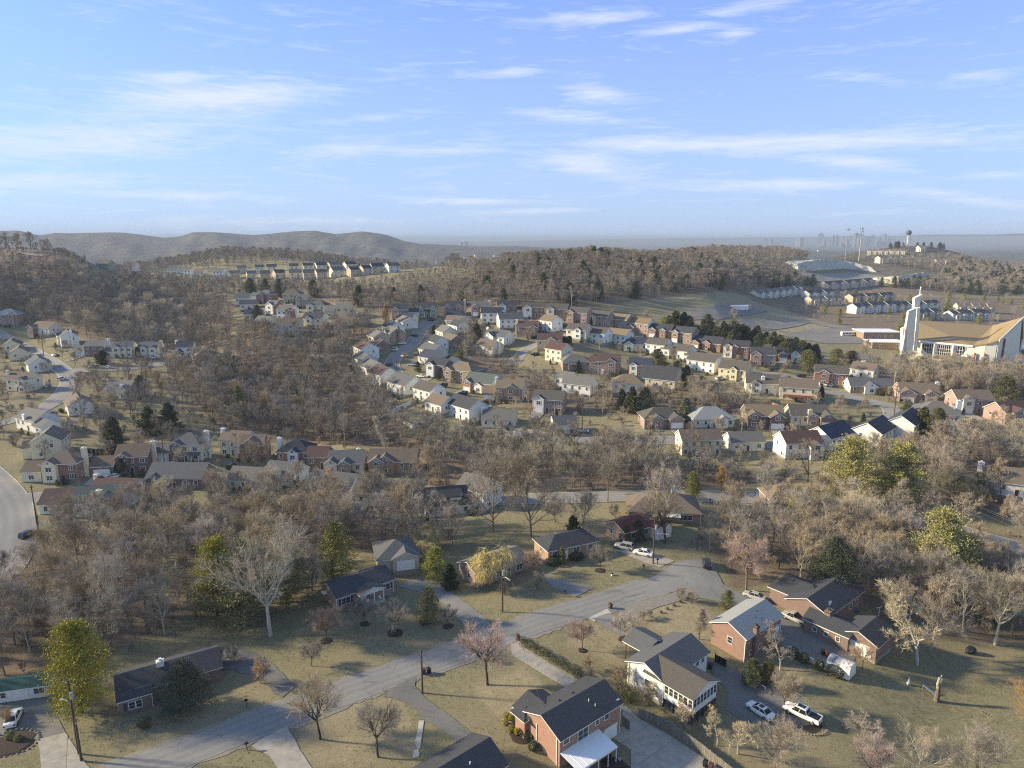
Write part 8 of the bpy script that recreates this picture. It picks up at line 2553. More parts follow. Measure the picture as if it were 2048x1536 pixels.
STUCCO=M('cream_stucco',(.76,.73,.65),(.70,.67,.59),scale=.4,rough=.85)
CH_ROOF=M('tan_church_roof',(.30,.225,.125),(.25,.185,.10),scale=1.5,rough=.9,detail=8)
STRIPE=M('rust_red_stripe',(.30,.085,.06),rough=.7)
g0=ground(*PT(1880,735,366)[:2])
CH=thing('church','large cream church with a swooping tan roof and tall sculpted white tower','church',(PT(1880,700,372)[0],372,g0))
cx_,cy_,cz_=CH.location

def L3(p):
 return (p[0]-cx_,p[1]-cy_,p[2]-cz_)

def slab3(name,pts,thick,mat,down=True):
 """a plate with an outline of world points and a thickness"""
 P_=[Vector(L3(p)) for p in pts]
 n_=Vector((0,0,0))
 for i in range(len(P_)):
  n_+=P_[i-1].cross(P_[i])
 n_.normalize()
 k=len(P_)
 lo=[p-n_*thick for p in P_]
 m=MB()
 m.add([tuple(p) for p in P_]+[tuple(p) for p in lo],[list(range(k)),list(range(k,2*k))[::-1]]+[(i,k+i,k+(i+1) % k,(i+1) % k) for i in range(k)])
 o=m.build(name,mat,CH)
 bm=bmesh.new(); bm.from_mesh(o.data); bmesh.ops.recalc_face_normals(bm,faces=bm.faces[:]); bm.to_mesh(o.data); bm.free()
 return o

eL,eR=PT(1827,680,376),PT(1946,691,358)
e2,e3=PT(1975,687,354),PT(1998,680,352)
tip=PT(2047,634,356)
rL,rM=PT(1829,641,404),PT(1985,651,398)
slab3('front_roof',[eL,eR,e2,rM,rL],.8,CH_ROOF)
slab3('prow_roof',[e2,e3,tip,rM],.8,CH_ROOF)
bL=PT(1832,676,432); bM=PT(1988,686,428); bt=PT(2046,676,402)
slab3('back_roof',[rL,rM,bM,bL],.8,CH_ROOF)
slab3('back_prow_roof',[rM,tip,bt,bM],.8,CH_ROOF)

def wall3(name,a,b,mat,thick=.6,zb=None):
 """upright wall under the line a-b down to the ground"""
 zb=g0-2 if zb is None else zb
 slab3(name,[a,b,(b[0],b[1],zb),(a[0],a[1],zb)],thick,mat)

def inb(p,dy=1.2,dz=-.85):
 return (p[0],p[1]+dy,p[2]+dz)

wall3('front_wall',inb(eL),inb(eR),STUCCO)
wall3('corner_wall',inb(eR),inb(e2),STUCCO)
wall3('east_wall',inb(e2),inb(e3),STUCCO)
pw=PT(2036,716,362)
slab3('prow_wall',[inb(e3),inb(tip,2,-1),(pw[0],pw[1],g0-2),(inb(e3)[0],inb(e3)[1],g0-2)],.8,STUCCO)
slab3('fascia',[(eL[0],eL[1]-.15,eL[2]+.1),(eR[0],eR[1]-.15,eR[2]+.1),(eR[0],eR[1]-.15,eR[2]-.9),(eL[0],eL[1]-.15,eL[2]-.9)],.2,TRIM)
slab3('fascia',[(e3[0],e3[1]-.15,e3[2]+.2),(tip[0],tip[1]-.15,tip[2]+.3),(tip[0],tip[1]-.15,tip[2]-1.2),(e3[0],e3[1]-.15,e3[2]-1.2)],.2,TRIM)
wall3('back_wall',bL,bM,STUCCO); wall3('back_wall',bM,bt,STUCCO); wall3('west_wall',inb(eL),bL,STUCCO)
wall3('gable_wall',(rL[0]+.3,rL[1],rL[2]-.9),bL,STUCCO)
# three great windows with curved sills between piers
fv=Vector(inb(eR))-Vector(inb(eL))

def on_front(t,z,out=-.15):
 p=Vector(inb(eL))+fv*t
 return (p.x,p.y+out-1.0,z)

for (t0,t1,cv) in ((.16,.36,1),(.40,.68,0),(.71,.88,-1)):
 pts=[on_front(t0,on_front(t0,0)[2]+inb(eL)[2]-.6),on_front(t1,inb(eL)[2]-.6)]
 zt=inb(eL)[2]-.7
 arc=[]
 for k in range(9):
  s_=k/8
  dip=math.sin(s_*math.pi)*1.5 if cv==0 else ((s_ if cv>0 else 1-s_)**.6)*5.0
  arc.append(on_front(t0+(t1-t0)*s_,(zt-6.2-dip) if cv==0 else (zt-1.5-dip)))
 pl=[on_front(t0,zt)]+arc+[on_front(t1,zt)]
 slab3('window_glass',pl,.15,GLASS)
 nn=max(3,int((t1-t0)/.035))
 for k in range(nn+1):
  t=t0+(t1-t0)*k/nn
  i=min(int(k/nn*8),8)
  a=on_front(t,zt,-.35); b=on_front(t,arc[i][2],-.35)
  m=MB(); m.tube([L3(a),L3(b)],.11,4); m.build('mullion',TRIM,CH)
 for z_ in (zt-1.9,zt-3.8,zt-5.6):
  if z_>min(q[2] for q in arc):
   lo=[t0+(t1-t0)*k/8 for k in range(9) if arc[k][2]<z_]
   if len(lo)>1:
    m=MB(); m.tube([L3(on_front(lo[0],z_,-.35)),L3(on_front(lo[-1],z_,-.35))],.1,4); m.build('transom',TRIM,CH)
for t in (.38,.695):
 a=on_front(t,inb(eL)[2]); m=MB(); q=L3(a); m.box(q[0]-.9,q[0]+.9,q[1]-1.0,q[1]+.3,g0-cz_-1,q[2]); m.build('pier',STUCCO,CH)
# red stripes on the prow and at the corner block
for (u,Yd,zt,wd) in ((2006,353.5,23,.8),(1951,356.6,15,.5),(1971,354.4,15,.5)):
 p=PT(u,700,Yd); q=L3(p)
 m=MB(); m.box(q[0]-wd/2,q[0]+wd/2,q[1]-.35,q[1]+.5,0,zt-g0); m.build('red_stripe',STRIPE,CH)
# low entrance wing with a canopy
a,b=PT(1870,708,356),PT(1945,716,346)
mid=((a[0]+b[0])/2,(a[1]+b[1])/2)
ang=math.atan2(b[1]-a[1],b[0]-a[0]); Lc=math.dist(a[:2],b[:2])
m=MB(); m.box(-Lc/2,Lc/2,-4.5,7,7.2,8.4); m.build('canopy',CH_ROOF,CH,(mid[0]-cx_,mid[1]-cy_,0),ang)
m=MB(); m.box(-Lc/2,Lc/2,-4.7,-4.5,6.9,7.7); m.build('canopy_fascia',STUCCO,CH,(mid[0]-cx_,mid[1]-cy_,0),ang)
m=MB(); m.box(-Lc/2+1,Lc/2-1,0,6,-1,7.1); m.build('entrance_wall',BRICK['brown'],CH,(mid[0]-cx_,mid[1]-cy_,0),ang)
for i in range(8):
 m=MB(); x0=-Lc/2+2+i*(Lc-4)/8; m.box(x0,x0+(Lc-4)/8-.35,-.12,-.0,.3,5.4); m.build('entrance_window',GLASS,CH,(mid[0]-cx_,mid[1]-cy_,0),ang)
# the tower: three stepped leaning slabs, a red stripe and a cross
def tower_slab(name,pts,thick,mat=STUCCO):
 return slab3(name,[PT(*p) for p in pts],thick,mat)

zb=712
tower_slab('tower_shaft',[(1801,zb,371),(1823,zb,368),(1826,688,368),(1833,616,368),(1826,613.5,369.5),(1818,620,371)][::-1] if False else [(1803,zb,371),(1824,zb,371),(1833.5,615.5,371),(1817.5,622.5,371)],1.8)
tower_slab('tower_fin',[(1828,702,373),(1834.5,616,373),(1833,614,374),(1826.5,700,374)],1.6)
tower_slab('tower_upper',[(1824,690,374.5),(1834,690,374.5),(1839.5,610,374.5),(1844.5,589,374.5),(1830,596,374.5),(1828,620,374.5)],2.2)
tower_slab('tower_low_slab',[(1803.5,zb,372),(1813,zb,372),(1814,654,372),(1806,657,372)],2.4)
q=PT(1811.5,660,371.2); q2=PT(1810,708,371.2)
m=MB(); m.tube([L3((q[0],q[1]-.1,q[2])),L3((q2[0],q2[1]-.1,q2[2]))],.45,4);
m.build('red_stripe',STRIPE,CH)
c0=PT(1839.5,592,373); c1=PT(1840,577,373)
cq=L3(c0)
m=MB(); m.tube([cq,(cq[0],cq[1],cq[2]+4.4)],.28,6); m.box(cq[0]-.8,cq[0]+.8,cq[1]-.2,cq[1]+.2,cq[2]+2.9,cq[2]+3.4)
m.tube([(cq[0],cq[1],cq[2]+4.3),(cq[0],cq[1],cq[2]+5.2)],[.5,.05],4); m.build('cross',WHITE,CH)
keep(CH.location.x+5,385,42)

def flat_block(name,label,cat,u,v,w,d,h,rz,wall,nwin=6):
 x,y,z=at(u,v)
 root=thing(name,label,cat,(x,y+d/2,z),math.radians(rz))
 m=MB(); m.box(-w/2,w/2,-d/2,d/2,-2,h); m.build('wall',wall,root)
 m=MB(); m.box(-w/2-.4,w/2+.4,-d/2-.4,d/2+.4,h+.01,h+.5); m.build('roof',WHITE,root)
 for i in range(nwin):
  obj('window',window_mesh(1.2,1.8,False)[0],root,(-w/2+w*(i+.5)/nwin,-d/2-.01,h*.5),0)
 keep(x,y+d/2,w*.5)
 return root

flat_block('school_hall','long brick hall with a flat white roof left of the church tower','building',1765,681,24,17,5.2,-3,BRICK['tan'],6)
flat_block('school_hall','low brick annexe with a white flat roof at the foot of the tower','building',1778,699,20,12,4.2,-3,BRICK['tan'],2)
flat_block('school_hall','brick wing with a white flat roof under the church prow','building',2035,745,40,22,5.0,-6,BRICK['brown'],5)
flat_block('school_hall','small brick block behind the church prow','building',2062,716,16,12,5.0,-6,BRICK['brown'],2)

# ------------------------------------------------------------------ far terraces, ridge houses, flats
def terrace(label,u0,v0,u1,v1,n,wall='s_pale',roof='charcoal',d=9,st=2,slope=.55,group=None,zig=0.0):
 a,b=at(u0,v0),at(u1,v1)
 ang=math.atan2(b[1]-a[1],b[0]-a[0]); L_=math.dist(a[:2],b[:2])
 root=thing('terraced_row',label,'terrace',((a[0]+b[0])/2-math.sin(ang)*d/2,(a[1]+b[1])/2+math.cos(ang)*d/2,min(a[2],b[2])),ang,group)
 uw=L_/n
 H=2.8*st+.4
 for i in range(n):
  cx=-L_/2+uw*(i+.5)
  dz=(i % 2)*zig
  gable_block(root,uw-.05,d,H+dz,slope,WALLS[wall],ROOF[roof],cx=cx,cy=(i % 2)*.6,over=.3,tt=.3,base=-4)
  gable_block(root,uw*.5,2.4,H-1.0+dz,slope,WALLS[wall],ROOF[roof],axis='y',cx=cx,cy=-d/2-.8,over=.2,tt=.3,wall_name='gable_wall',roof_name='gable_roof',found=False)
  m=MB(); k=H+dz+d/2*slope+.3
  m.add([(cx-uw/2-.1,-d/2-.3,H+dz+.2),(cx-uw/2+.25,-d/2-.3,H+dz+.2),(cx-uw/2+.25,0,k+.25),(cx-uw/2-.1,0,k+.25),(cx-uw/2+.25,d/2,H+dz+.3),(cx-uw/2-.1,d/2,H+dz+.3)],[(0,1,2,3),(3,2,4,5)])
  m.build('party_ridge',TRIM,root)
  for s in range(st):
   obj('window',window_mesh(1.3,1.3,False)[0],root,(cx,-d/2-2.02,1.6+s*2.3),0)
   obj('window',window_mesh(1.0,1.2,False)[0],root,(cx+uw*.36,-d/2-.02,1.6+s*2.8),0)
 x,y=root.location.x,root.location.y
 for k in range(int(L_/6)+1):
  t=-L_/2+k*6
  keep(x+math.cos(ang)*t,y+math.sin(ang)*t,d*.8)
 return root

terrace('long terrace with dark roofs and white gables left of the church tower',1712,628,1790,622,5,'s_white')
terrace('slate terrace directly behind the church tower',1792,622,1880,619,6,'s_pale')
terrace('terrace of white gables beyond the left car park',1515,594,1605,588,7,'s_pale','grey')
terrace('short terrace with a blue-black roof right of the white-gabled one',1618,598,1668,596,3,'s_pale','charcoal')
terrace('low terrace of tan walls in front of the blue-black roofed one',1622,611,1685,610,4,'s_beige','slate')
terrace('dark zigzag-roofed terrace behind the long one',1705,605,1790,602,6,'s_tan','charcoal')
terrace('terrace with tan gables just above the church roof',1838,640,1880,638,3,'s_tan','charcoal')
terrace('terrace with white striped roofs right of the church roof ridge',1905,640,1975,640,5,'s_pale','charcoal',zig=.6)
terrace('brown-roofed terrace at the right of the estate',1915,622,1990,627,5,'s_beige','brown')
terrace('terrace of steep grey roofs in the tan woods',1655,577,1750,572,5,'s_beige','warm',d=12)
terrace('row of flats with pale fronts under the water tower, front row',1760,527,1850,524,8,'s_cream','tan',st=3,d=12)
terrace('row of flats with pale fronts under the water tower, back row',1733,511,1812,510,7,'s_cream','brown',st=3,d=12)
terrace('small cream block of flats right of the water tower',1838,504,1852,504,2,'s_cream','tan',st=3,d=12)
terrace('long white terrace on the far right slope, left one',1873,527,1928,528,6,'s_white','grey',d=10)
terrace('long white terrace on the far right slope, right one',1938,529,2020,531,8,'s_white','grey',d=10)
terrace('long white terrace on the far right slope, lower one',1980,540,2050,541,7,'s_white','grey',d=10)
terrace('row of pale town houses on the right shoulder of the ridge',1310,512,1375,508,7,'s_pale','grey',d=10,st=3)
rs=random.Random(31)
ridge_row=[(u,560-max(0,u-620)*.09+rs.uniform(-1,2)) for u in range(440,800,29)]
GR='tan gabled houses of the far row'
house(437,560,-8,11,9,3,'s_white','grey','tall bright white house at the left end of the far row',nw=3,bw=False,sidew=1)
for i,(u,v) in enumerate(ridge_row[1:]):
 u+=rs.uniform(-6,6)
 wl,rf=rs.choice([('s_tan','charcoal'),('s_tan','brown'),('s_pale','grey'),('s_cream','grey'),('s_beige','charcoal')])
 house(u,v,rs.uniform(15,48),rs.uniform(8,11),rs.uniform(7.5,9),2,wl,rf,{'s_cream':'cream','s_tan':'tan','s_pale':'pale grey','s_beige':'beige'}[wl]+' gabled house with a ' +rf+' roof in the far row below the wooded hill',nw=2,bw=False,group=wl[2:]+' ' +rf+' houses of the far row',slope=.7)
for i,(u,v) in enumerate([(u,549-(u-470)*.035) for u in range(486,820,31)]):
 wl,rf=rs.choice([('s_pale','charcoal'),('s_tan','grey'),('s_cream','charcoal')])
 house(u+rs.uniform(-8,8),v,rs.uniform(10,50),rs.uniform(8,11),8,2,wl,rf,{'s_cream':'cream','s_tan':'tan','s_pale':'pale grey'}[wl]+' house with a ' +rf+' roof in the second far row',nw=2,bw=False,group=wl[2:]+' ' +rf+' houses of the second far row')
for (u,v,wl,rf,st,lb) in [(222,541,'s_pale','grey',2,'pale gable-ended house on the left skyline of the hillside'),(205,538,'s_sage','brown',2,'dark house left of the pale gable on the hillside'),(243,543,'s_sage','charcoal',2,'dark-walled house right of the pale gable on the hillside'),
       (264,545,'s_white','slate',3,'white house with a blue roof on the hillside row'),(300,546,'s_pale','grey',2,'pale house in the middle of the hillside row'),(326,549,'s_tan','charcoal',2,'tan house in the middle of the hillside row'),(345,549,'s_pale','slate',2,'grey house right of the tan one on the hillside'),
       (372,552,'s_white','grey',2,'white-chimneyed house near the end of the hillside row'),(398,555,'s_cream','tan',2,'cream house at the right end of the hillside row')]:
 house(u,v,-5,11,9,st,wl,rf,lb,nw=3,bw=False)
for (u,v,wl,lb,h_) in [(775,541,'s_cream','cream modern house stepping up the ridge, first of the skyline row',7.5),(797,538,'s_tan','tan modern house, second of the skyline row',8),(826,533,'s_pale','pale grey modern house, third of the skyline row',9),(852,529,'s_sage','dark brown modern house, fourth of the skyline row',8.5),
      (875,526,'s_grey','grey modern house with stacked balconies on the skyline',9),(900,524,'s_cream','cream modern house with a flat roof on the skyline',9),(930,517,'s_pale','small pale flat-roofed house among trees on the skyline',6.5),(951,513,'s_white','white flat-roofed house among trees on the skyline',7),(990,514,'s_cream','tall cream house among trees at the end of the skyline row',10)]:
 x,y,z=at(u,v)
 r=thing('modern_house',lb,'house',(x,y,z),rs.uniform(.1,.4))
 m=MB(); m.prism([(-4.5,-3),(4.5,-3),(4.5,h_-1),(-4.5,h_)],'x',-4.6,4.6); m.build('wall',WALLS[wl],r)
 m=MB(); m.prism([(-5,h_+.1),(5,h_-1.1),(5,h_-.7),(-5,h_+.5)],'x',-5,5); m.build('roof',ROOF['grey'],r)
 for s in range(int(h_/2.9)):
  for t in (-2.7,0,2.7):
   obj('window',window_mesh(1.35,1.3,False)[0],r,(t,-4.52,1.6+2.8*s),0)
 m=MB(); m.box(-4.6,4.6,-6,-4.5,2.7,3.0); m.build('balcony',TRIM,r)
 keep(x,y,8)
for (u,v,wl,rf,lb) in [(1395,507,'s_cream','charcoal','cream gable with a dark roof on the distant crest, left one'),(1413,506,'s_cream','charcoal','cream house with a dark roof on the distant crest, second one'),(1430,505,'s_pale','charcoal','pale house on the distant crest, third one'),(1448,505,'s_pale','charcoal','pale house on the distant crest, fourth one'),
      (1482,507,'s_cream','charcoal','tall cream house lit by the sun on the distant crest'),(1500,504,'s_pale','charcoal','dark-roofed house beside the tall cream one on the crest'),(1416,521,'s_cream','tan','small cream gable alone below the distant crest'),(1638,503,'s_cream','tan','tiny cream roof in the trees right of the distant crest'),
      (1590,502,'s_beige','tan','beige roof in the trees of the distant crest'),(1905,531,'s_white','grey','small white gable between the far right terraces'),(470,510,'s_cream','tan','cream house on the wooded hill behind the far row, left one'),(608,506,'s_cream','tan','cream house on the wooded hill behind the far row, right one'),
      (430,518,'s_cream','grey','bright sliver of a house on the left side of the wooded hill')]:
 house(u,v,15,12,10,2,wl,rf,lb,nw=2,bw=False)

# ------------------------------------------------------------------ quarry faces
def cliff(name,label,pts,h,seed=2,depth=16,step=7):
 P_=[at(*p) for p in pts]
 R=random.Random(seed)
 m=MB(); rows=5
 top=[]
 dense=[]
 for a,b in zip(P_[:-1],P_[1:]):
  n_=max(2,int(math.dist(a[:2],b[:2])/step))
  for i in range(n_):
   dense.append(tuple(a[k]+(b[k]-a[k])*i/n_ for k in range(3)))
 dense.append(P_[-1])
 o0=P_[len(P_) // 2]
 N_=len(dense)
 for i,p in enumerate(dense):
  f=math.sin(math.pi*i/(N_-1))**.35
  off_=R.uniform(-2.5,2.5)
  for r_ in range(rows+1):
   t=r_/rows
   zz=ground(p[0],p[1])-2+(h*f+2)*t
   m.v.append((p[0]-o0[0]+R.uniform(-1,1),p[1]-o0[1]+depth*t*.6+off_+R.uniform(-1.2,1.2),zz-o0[2]+R.uniform(-.5,.5)))
  m.v.append((p[0]-o0[0],p[1]-o0[1]+depth+30,ground(p[0],p[1]+depth+30)-o0[2]+h*f*.3))
 w=rows+2
 for i in range(N_-1):
  for r_ in range(w-1):
   m.f.append([i*w+r_,(i+1)*w+r_,(i+1)*w+r_+1,i*w+r_+1]); m.m.append(0)
 o=m.build(name,ROCK,None,o0)
 tag(o,kind='structure')
 for p in dense:
  keep(p[0],p[1]+10,16)
 return o

cliff('quarry_cliff','',[(1596,541),(1640,541),(1690,537),(1740,543),(1760,546)],15)
cliff('quarry_wall','',[(1772,566),(1800,571),(1840,570),(1868,562)],14,seed=5)
sheet('quarry_floor',[(1590,545),(1640,548),(1700,545),(1765,552),(1790,560),(1760,566),(1660,566),(1600,560)],M('quarry_gravel',(.26,.245,.215),(.20,.185,.16),scale=.05,rough=1,detail=8),.3,cell=20)
sheet('hillside_track',[(20,503),(60,505),(100,510),(90,515),(40,509)],GRAVEL,.3,cell=15)

# ------------------------------------------------------------------ masts, water tower, city on the horizon
def mast(label,u,v,vt,r,mat,plat=()):
 Y=1250.0
 base=PT(u,v,Y); zt=PT(u,vt,Y)[2]
 gz=ground(base[0],base[1])
 root=thing('phone_mast',label,'mast',(base[0],base[1],gz))
 m=MB(); m.tube([(0,0,-2),(0,0,zt-gz)],[r,r*.55],8); m.build('pole',mat,root)
 for k in plat:
  m=MB(); m.tube([(0,0,zt-gz-k),(0,0,zt-gz-k+.5)],3.2,10)
  for j in range(6):
   a=j*1.047
   m.box(3.1*math.cos(a)-.35,3.1*math.cos(a)+.35,3.1*math.sin(a)-.3,3.1*math.sin(a)+.3,zt-gz-k-1.4,zt-gz-k+1.8)
  m.build('antenna_platform',METAL,root)

mast('thin grey phone mast on the skyline, left one of two',1693,492,457,.6,METAL,(2,))
mast('thicker white phone mast on the skyline, right one of two',1720.5,494,454,1.0,CONC_P,(3,8,14))
wb=PT(1815,486,1480); wz=ground(wb[0],wb[1])
WT=thing('water_tower','grey-green water tower rising from the dark trees on the right skyline','water tower',(wb[0],wb[1],wz))
zt_=PT(1815,460,1480)[2]-wz
m=MB(); m.tube([(0,0,zt_-11),(0,0,zt_-9),(0,0,zt_-5),(0,0,zt_-1.5),(0,0,zt_)],[1.5,5,6,4.6,.6],14); m.build('tank',M('tank_paint',(.12,.15,.15),rough=.6),WT)
for k in range(5):
 a=k*1.2566
 m=MB(); m.tube([(6*math.cos(a),6*math.sin(a),-2),(4.6*math.cos(a),4.6*math.sin(a),zt_-7)],.4,5); m.build('leg',METAL,WT)
m=MB(); m.tube([(0,0,-2),(0,0,zt_-10)],.9,6); m.build('riser_pipe',WHITE,WT)
sk=random.Random(8)
TOWER_M=M('city_tower_facade',(.15,.165,.19),(.10,.115,.14),scale=.02,rough=.4)
spec_t=[(1641,467,45),(1647,474,35),(1665,471,30),(1672,470,40),(1684,474,30),(1697,472,35),(1704,473,45),(1711,466,45),(1717,474,30),(1727,471,40),(1738,472,35),(1745,470,40),(1757,474,30),(1768,468,38),(1690,476,60),(1731,477,60),(1756,477,55),
  (1602,474,40),(1598,478,60),(1530,477,40),(1541,476,40),(1775,476,60),(1660,478,60),(922,483,60),(930,482,50)]
for i,(u,vt,w) in enumerate(spec_t):
 Y=8800+sk.uniform(-400,400)
 b=PT(u,485,Y); zt=PT(u,vt,Y)[2]; gz=ground(b[0],b[1])
 tall=vt<470
 o=thing('office_tower',{0:'slender dark office tower with a spire at the left of the distant city',7:'tallest middle office tower of the distant city',13:'tall office tower at the right of the distant city'}.get(i,('tall' if vt<473 else 'low')+' hazy office block of the distant city, ' +('left of the two masts' if u<1690 else 'between and behind the two masts' if u<1722 else 'right of the two masts')),'tower',(b[0],b[1],gz),sk.uniform(0,1),None if i in (0,7,13) else ('tall' if vt<473 else 'low')+' city blocks ' +('left of' if u<1690 else 'behind' if u<1722 else 'right of')+' the masts')
 m=MB(); w *= 1.1
 m.box(-w/2,w/2,-w/2,w/2,-5,(zt-gz)*.92); m.build('facade',TOWER_M,o)
 m=MB(); m.box(-w/3,w/3,-w/3,w/3,(zt-gz)*.92+.2,zt-gz)
 if tall:m.tube([(0,0,zt-gz),(0,0,zt-gz+18)],[3,.5],5)
 m.build('crown',TOWER_M,o)

# ------------------------------------------------------------------ sow the woods after buildings and roads have their ground
SOWN=sow()
SOWN.sort(reverse=True)
WLAB={
 'hillside':('bare grey tree in the wood covering the left hillside','trees of the left hillside wood'),
 'ridge':('bare brown tree on the wooded ridge behind the crescent','trees of the ridge wood'),
 'valley':('bare grey tree in the wooded valley between the two estates','trees of the valley wood'),
 'creek':('bare brown tree in the thicket between the valley road and the street','trees of the creek wood'),
 'east':('bare tan tree in the wood right of the street end','trees of the eastern wood'),
 'eastbank':('bare tan tree on the bank above the right bend of the back road','trees of the bank above the back road'),
 'churchwood':('bare tan tree in the wood in front of the church','trees in front of the church'),
 'middle':('bare tan tree in the thicket inside the crescent','trees inside the crescent'),
 'backlots':('bare tan tree behind the back gardens of the lower row','trees of the back gardens'),
 'scrub':('small bare grey tree on the open slope below the far house rows','small trees below the far rows'),
 'westestate':('bare grey tree in a garden of the left estate','garden trees of the left estate'),
 'crest':('low scrubby bare tree on the left crest of the hillside','scrub trees of the left crest'),
 'westgardens':('bare grey tree among the gardens left of the valley wood','trees left of the valley wood'),
 'gardens':('small bare tan tree in a garden of the crescent estate','garden trees of the crescent estate'),
 'valleygardens':('bare tan tree among the houses of the valley road','trees among the valley road houses'),
 'plain_right':('bare tan tree in the far woods around the quarry','far trees around the quarry'),
 'estate':('bare tan tree among the far terraced houses','far trees among the terraced houses'),
 'far':('bare tree on the far side of the ridge','far trees behind the ridge')}
SPOTS={k:[(at(u,v)[:2],t) for (u,v,t) in L_] for k,L_ in dict(
 creek=[(90,1180,'around the hidden tan cottage'),(60,1330,'above the green-roofed shed'),(200,1110,'below the maroon-roofed white house'),(330,1040,'behind the long brick house with the bay'),(330,1200,'left of the golden pine pair'),(470,1080,'below the pale grey-roofed valley house'),
  (590,1060,'below the slate-roofed valley house'),(700,1080,'behind the broad dark cedar'),(800,1060,'below the grey-roofed white house'),(890,1075,'below the house with the white dormer'),(230,1290,'behind the blue-grey-roofed cottage')],
 east=[(1400,1090,'behind the street end'),(1490,1080,'around the off-road cars'),(1560,1120,'left of the black-green cedar'),(1620,1020,'around the little tan cottage'),(1720,1110,'behind the black-green cedar'),(1790,1200,'behind the black hip-roofed house'),(1860,1100,'left of the yellow-topped pine'),(1900,1240,'at the edge of the sloping lawn'),(2010,1170,'around the pyramid-roofed cottage'),(2030,1270,'at the right edge of the lawn')],
 eastbank=[(1750,960,'beside the great golden pines'),(1880,930,'under the power lines'),(2000,930,'at the right edge under the houses'),(1990,1030,'above the bend of the back road')],
 valley=[(500,720,'beside the light green bushes'),(640,720,'below the hilltop cluster'),(720,700,'left of the crescent houses'),(600,840,'above the valley road houses'),(740,860,'around the columnar poplar'),(870,900,'below the white board fence'),(1000,950,'behind the great tan trees'),(1180,940,'behind the round grey tree'),(1330,940,'before the cream house with the lit gable'),(1500,955,'above the orange-brown pear tree'),(1620,960,'left of the golden pines')]).items()}

def wood_label(k,kd,x,y,h):
 lab,grp=WLAB[k]
 if k not in SPOTS:
  return lab,grp
 spot=min(SPOTS[k],key=lambda q:(q[0][0]-x)**2+(q[0][1]-y)**2)[1]
 size='tall' if h>11.3 else 'low'
 tone={'spread0':'grey','spread1':'tan','spread2':'brown','spread3':'grey','spread4':'tan','slim0':'pale','slim1':'slim','slim2':'slim'}.get(kd,'broad')
 wood={'creek':'in the creek wood','east':'in the eastern wood','eastbank':'on the back road bank','valley':'in the valley wood'}[k]
 l='%s %s bare tree %s, %s' % (size,tone,wood,spot)
 return l,'%s %s trees %s %s' % (size,tone,wood,spot)

VISN=0
REST=[]
for (s_,k,kd,x,y,h) in SOWN:
 z=ground(x,y)
 u,v=proj(x,y,z+h*.8)
 if VISN<225 and -20<u<2068 and v<1540 and k != 'far':
  lab,grp=wood_label(k,kd,x,y,h)
  tree(kd,'bare_tree','tree',lab,x,y,h,group=grp)
  VISN+=1
 else:
  REST.append((kd,x,y,z,h))

def instancer(name,pts,keys,seed=1,kind='stuff',label=None):
 """a mass of plants nobody could count: points carrying copies of the tree shapes"""
 me=bpy.data.meshes.new(name)
 me.from_pydata([p[1:4] for p in pts],[],[])
 idx=me.attributes.new('shape_index','INT','POINT'); idx.data.foreach_set('value',[keys.index(p[0]) for p in pts])
 sc=me.attributes.new('size','FLOAT','POINT'); sc.data.foreach_set('value',[p[4]/PROTO_H[p[0]] for p in pts])
 R=random.Random(seed)
 rt=me.attributes.new('turn','FLOAT','POINT'); rt.data.foreach_set('value',[R.uniform(0,6.28) for p in pts])
 o=obj(name,me)
 tag(o,label=label,kind=kind)
 ng=bpy.data.node_groups.new(name,'GeometryNodeTree')
 ng.interface.new_socket('Geometry',in_out='INPUT',socket_type='NodeSocketGeometry')
 ng.interface.new_socket('Geometry',in_out='OUTPUT',socket_type='NodeSocketGeometry')
 N,L=ng.nodes,ng.links
 gi=N.new('NodeGroupInput'); go=N.new('NodeGroupOutput')
 iop=N.new('GeometryNodeInstanceOnPoints')
 m2p=N.new('GeometryNodeMeshToPoints')
 L.new(gi.outputs[0],m2p.inputs[0]); L.new(m2p.outputs[0],iop.inputs['Points'])
 gm=N.new('GeometryNodeGeometryToInstance')
 for k in keys[::-1]:
  jn=N.new('GeometryNodeJoinGeometry')
  for part in SRC[k]:
   oi=N.new('GeometryNodeObjectInfo'); oi.transform_space='ORIGINAL'
   oi.inputs['Object'].default_value=part
   L.new(oi.outputs['Geometry'],jn.inputs[0])
  g1=N.new('GeometryNodeGeometryToInstance')
  L.new(jn.outputs[0],g1.inputs[0])
  if k==keys[-1]:
   al=N.new('GeometryNodeJoinGeometry')
  L.new(g1.outputs[0],al.inputs[0])
 L.new(al.outputs[0],iop.inputs['Instance'])
 iop.inputs['Pick Instance'].default_value=True

 def attr(nm,tp):
  n=N.new('GeometryNodeInputNamedAttribute'); n.data_type=tp
  n.inputs['Name'].default_value=nm
  return [s for s in n.outputs if s.enabled and s.name=='Attribute'][0]
 L.new(attr('shape_index','INT'),iop.inputs['Instance Index'])
 L.new(attr('size','FLOAT'),iop.inputs['Scale'])
 cx=N.new('ShaderNodeCombineXYZ'); L.new(attr('turn','FLOAT'),cx.inputs[2])
 er=N.new('FunctionNodeEulerToRotation')
 L.new(cx.outputs[0],er.inputs[0]); L.new(er.outputs[0],iop.inputs['Rotation'])
 L.new(iop.outputs[0],go.inputs[0])
 md=o.modifiers.new('scatter','NODES'); md.node_group=ng
 return o

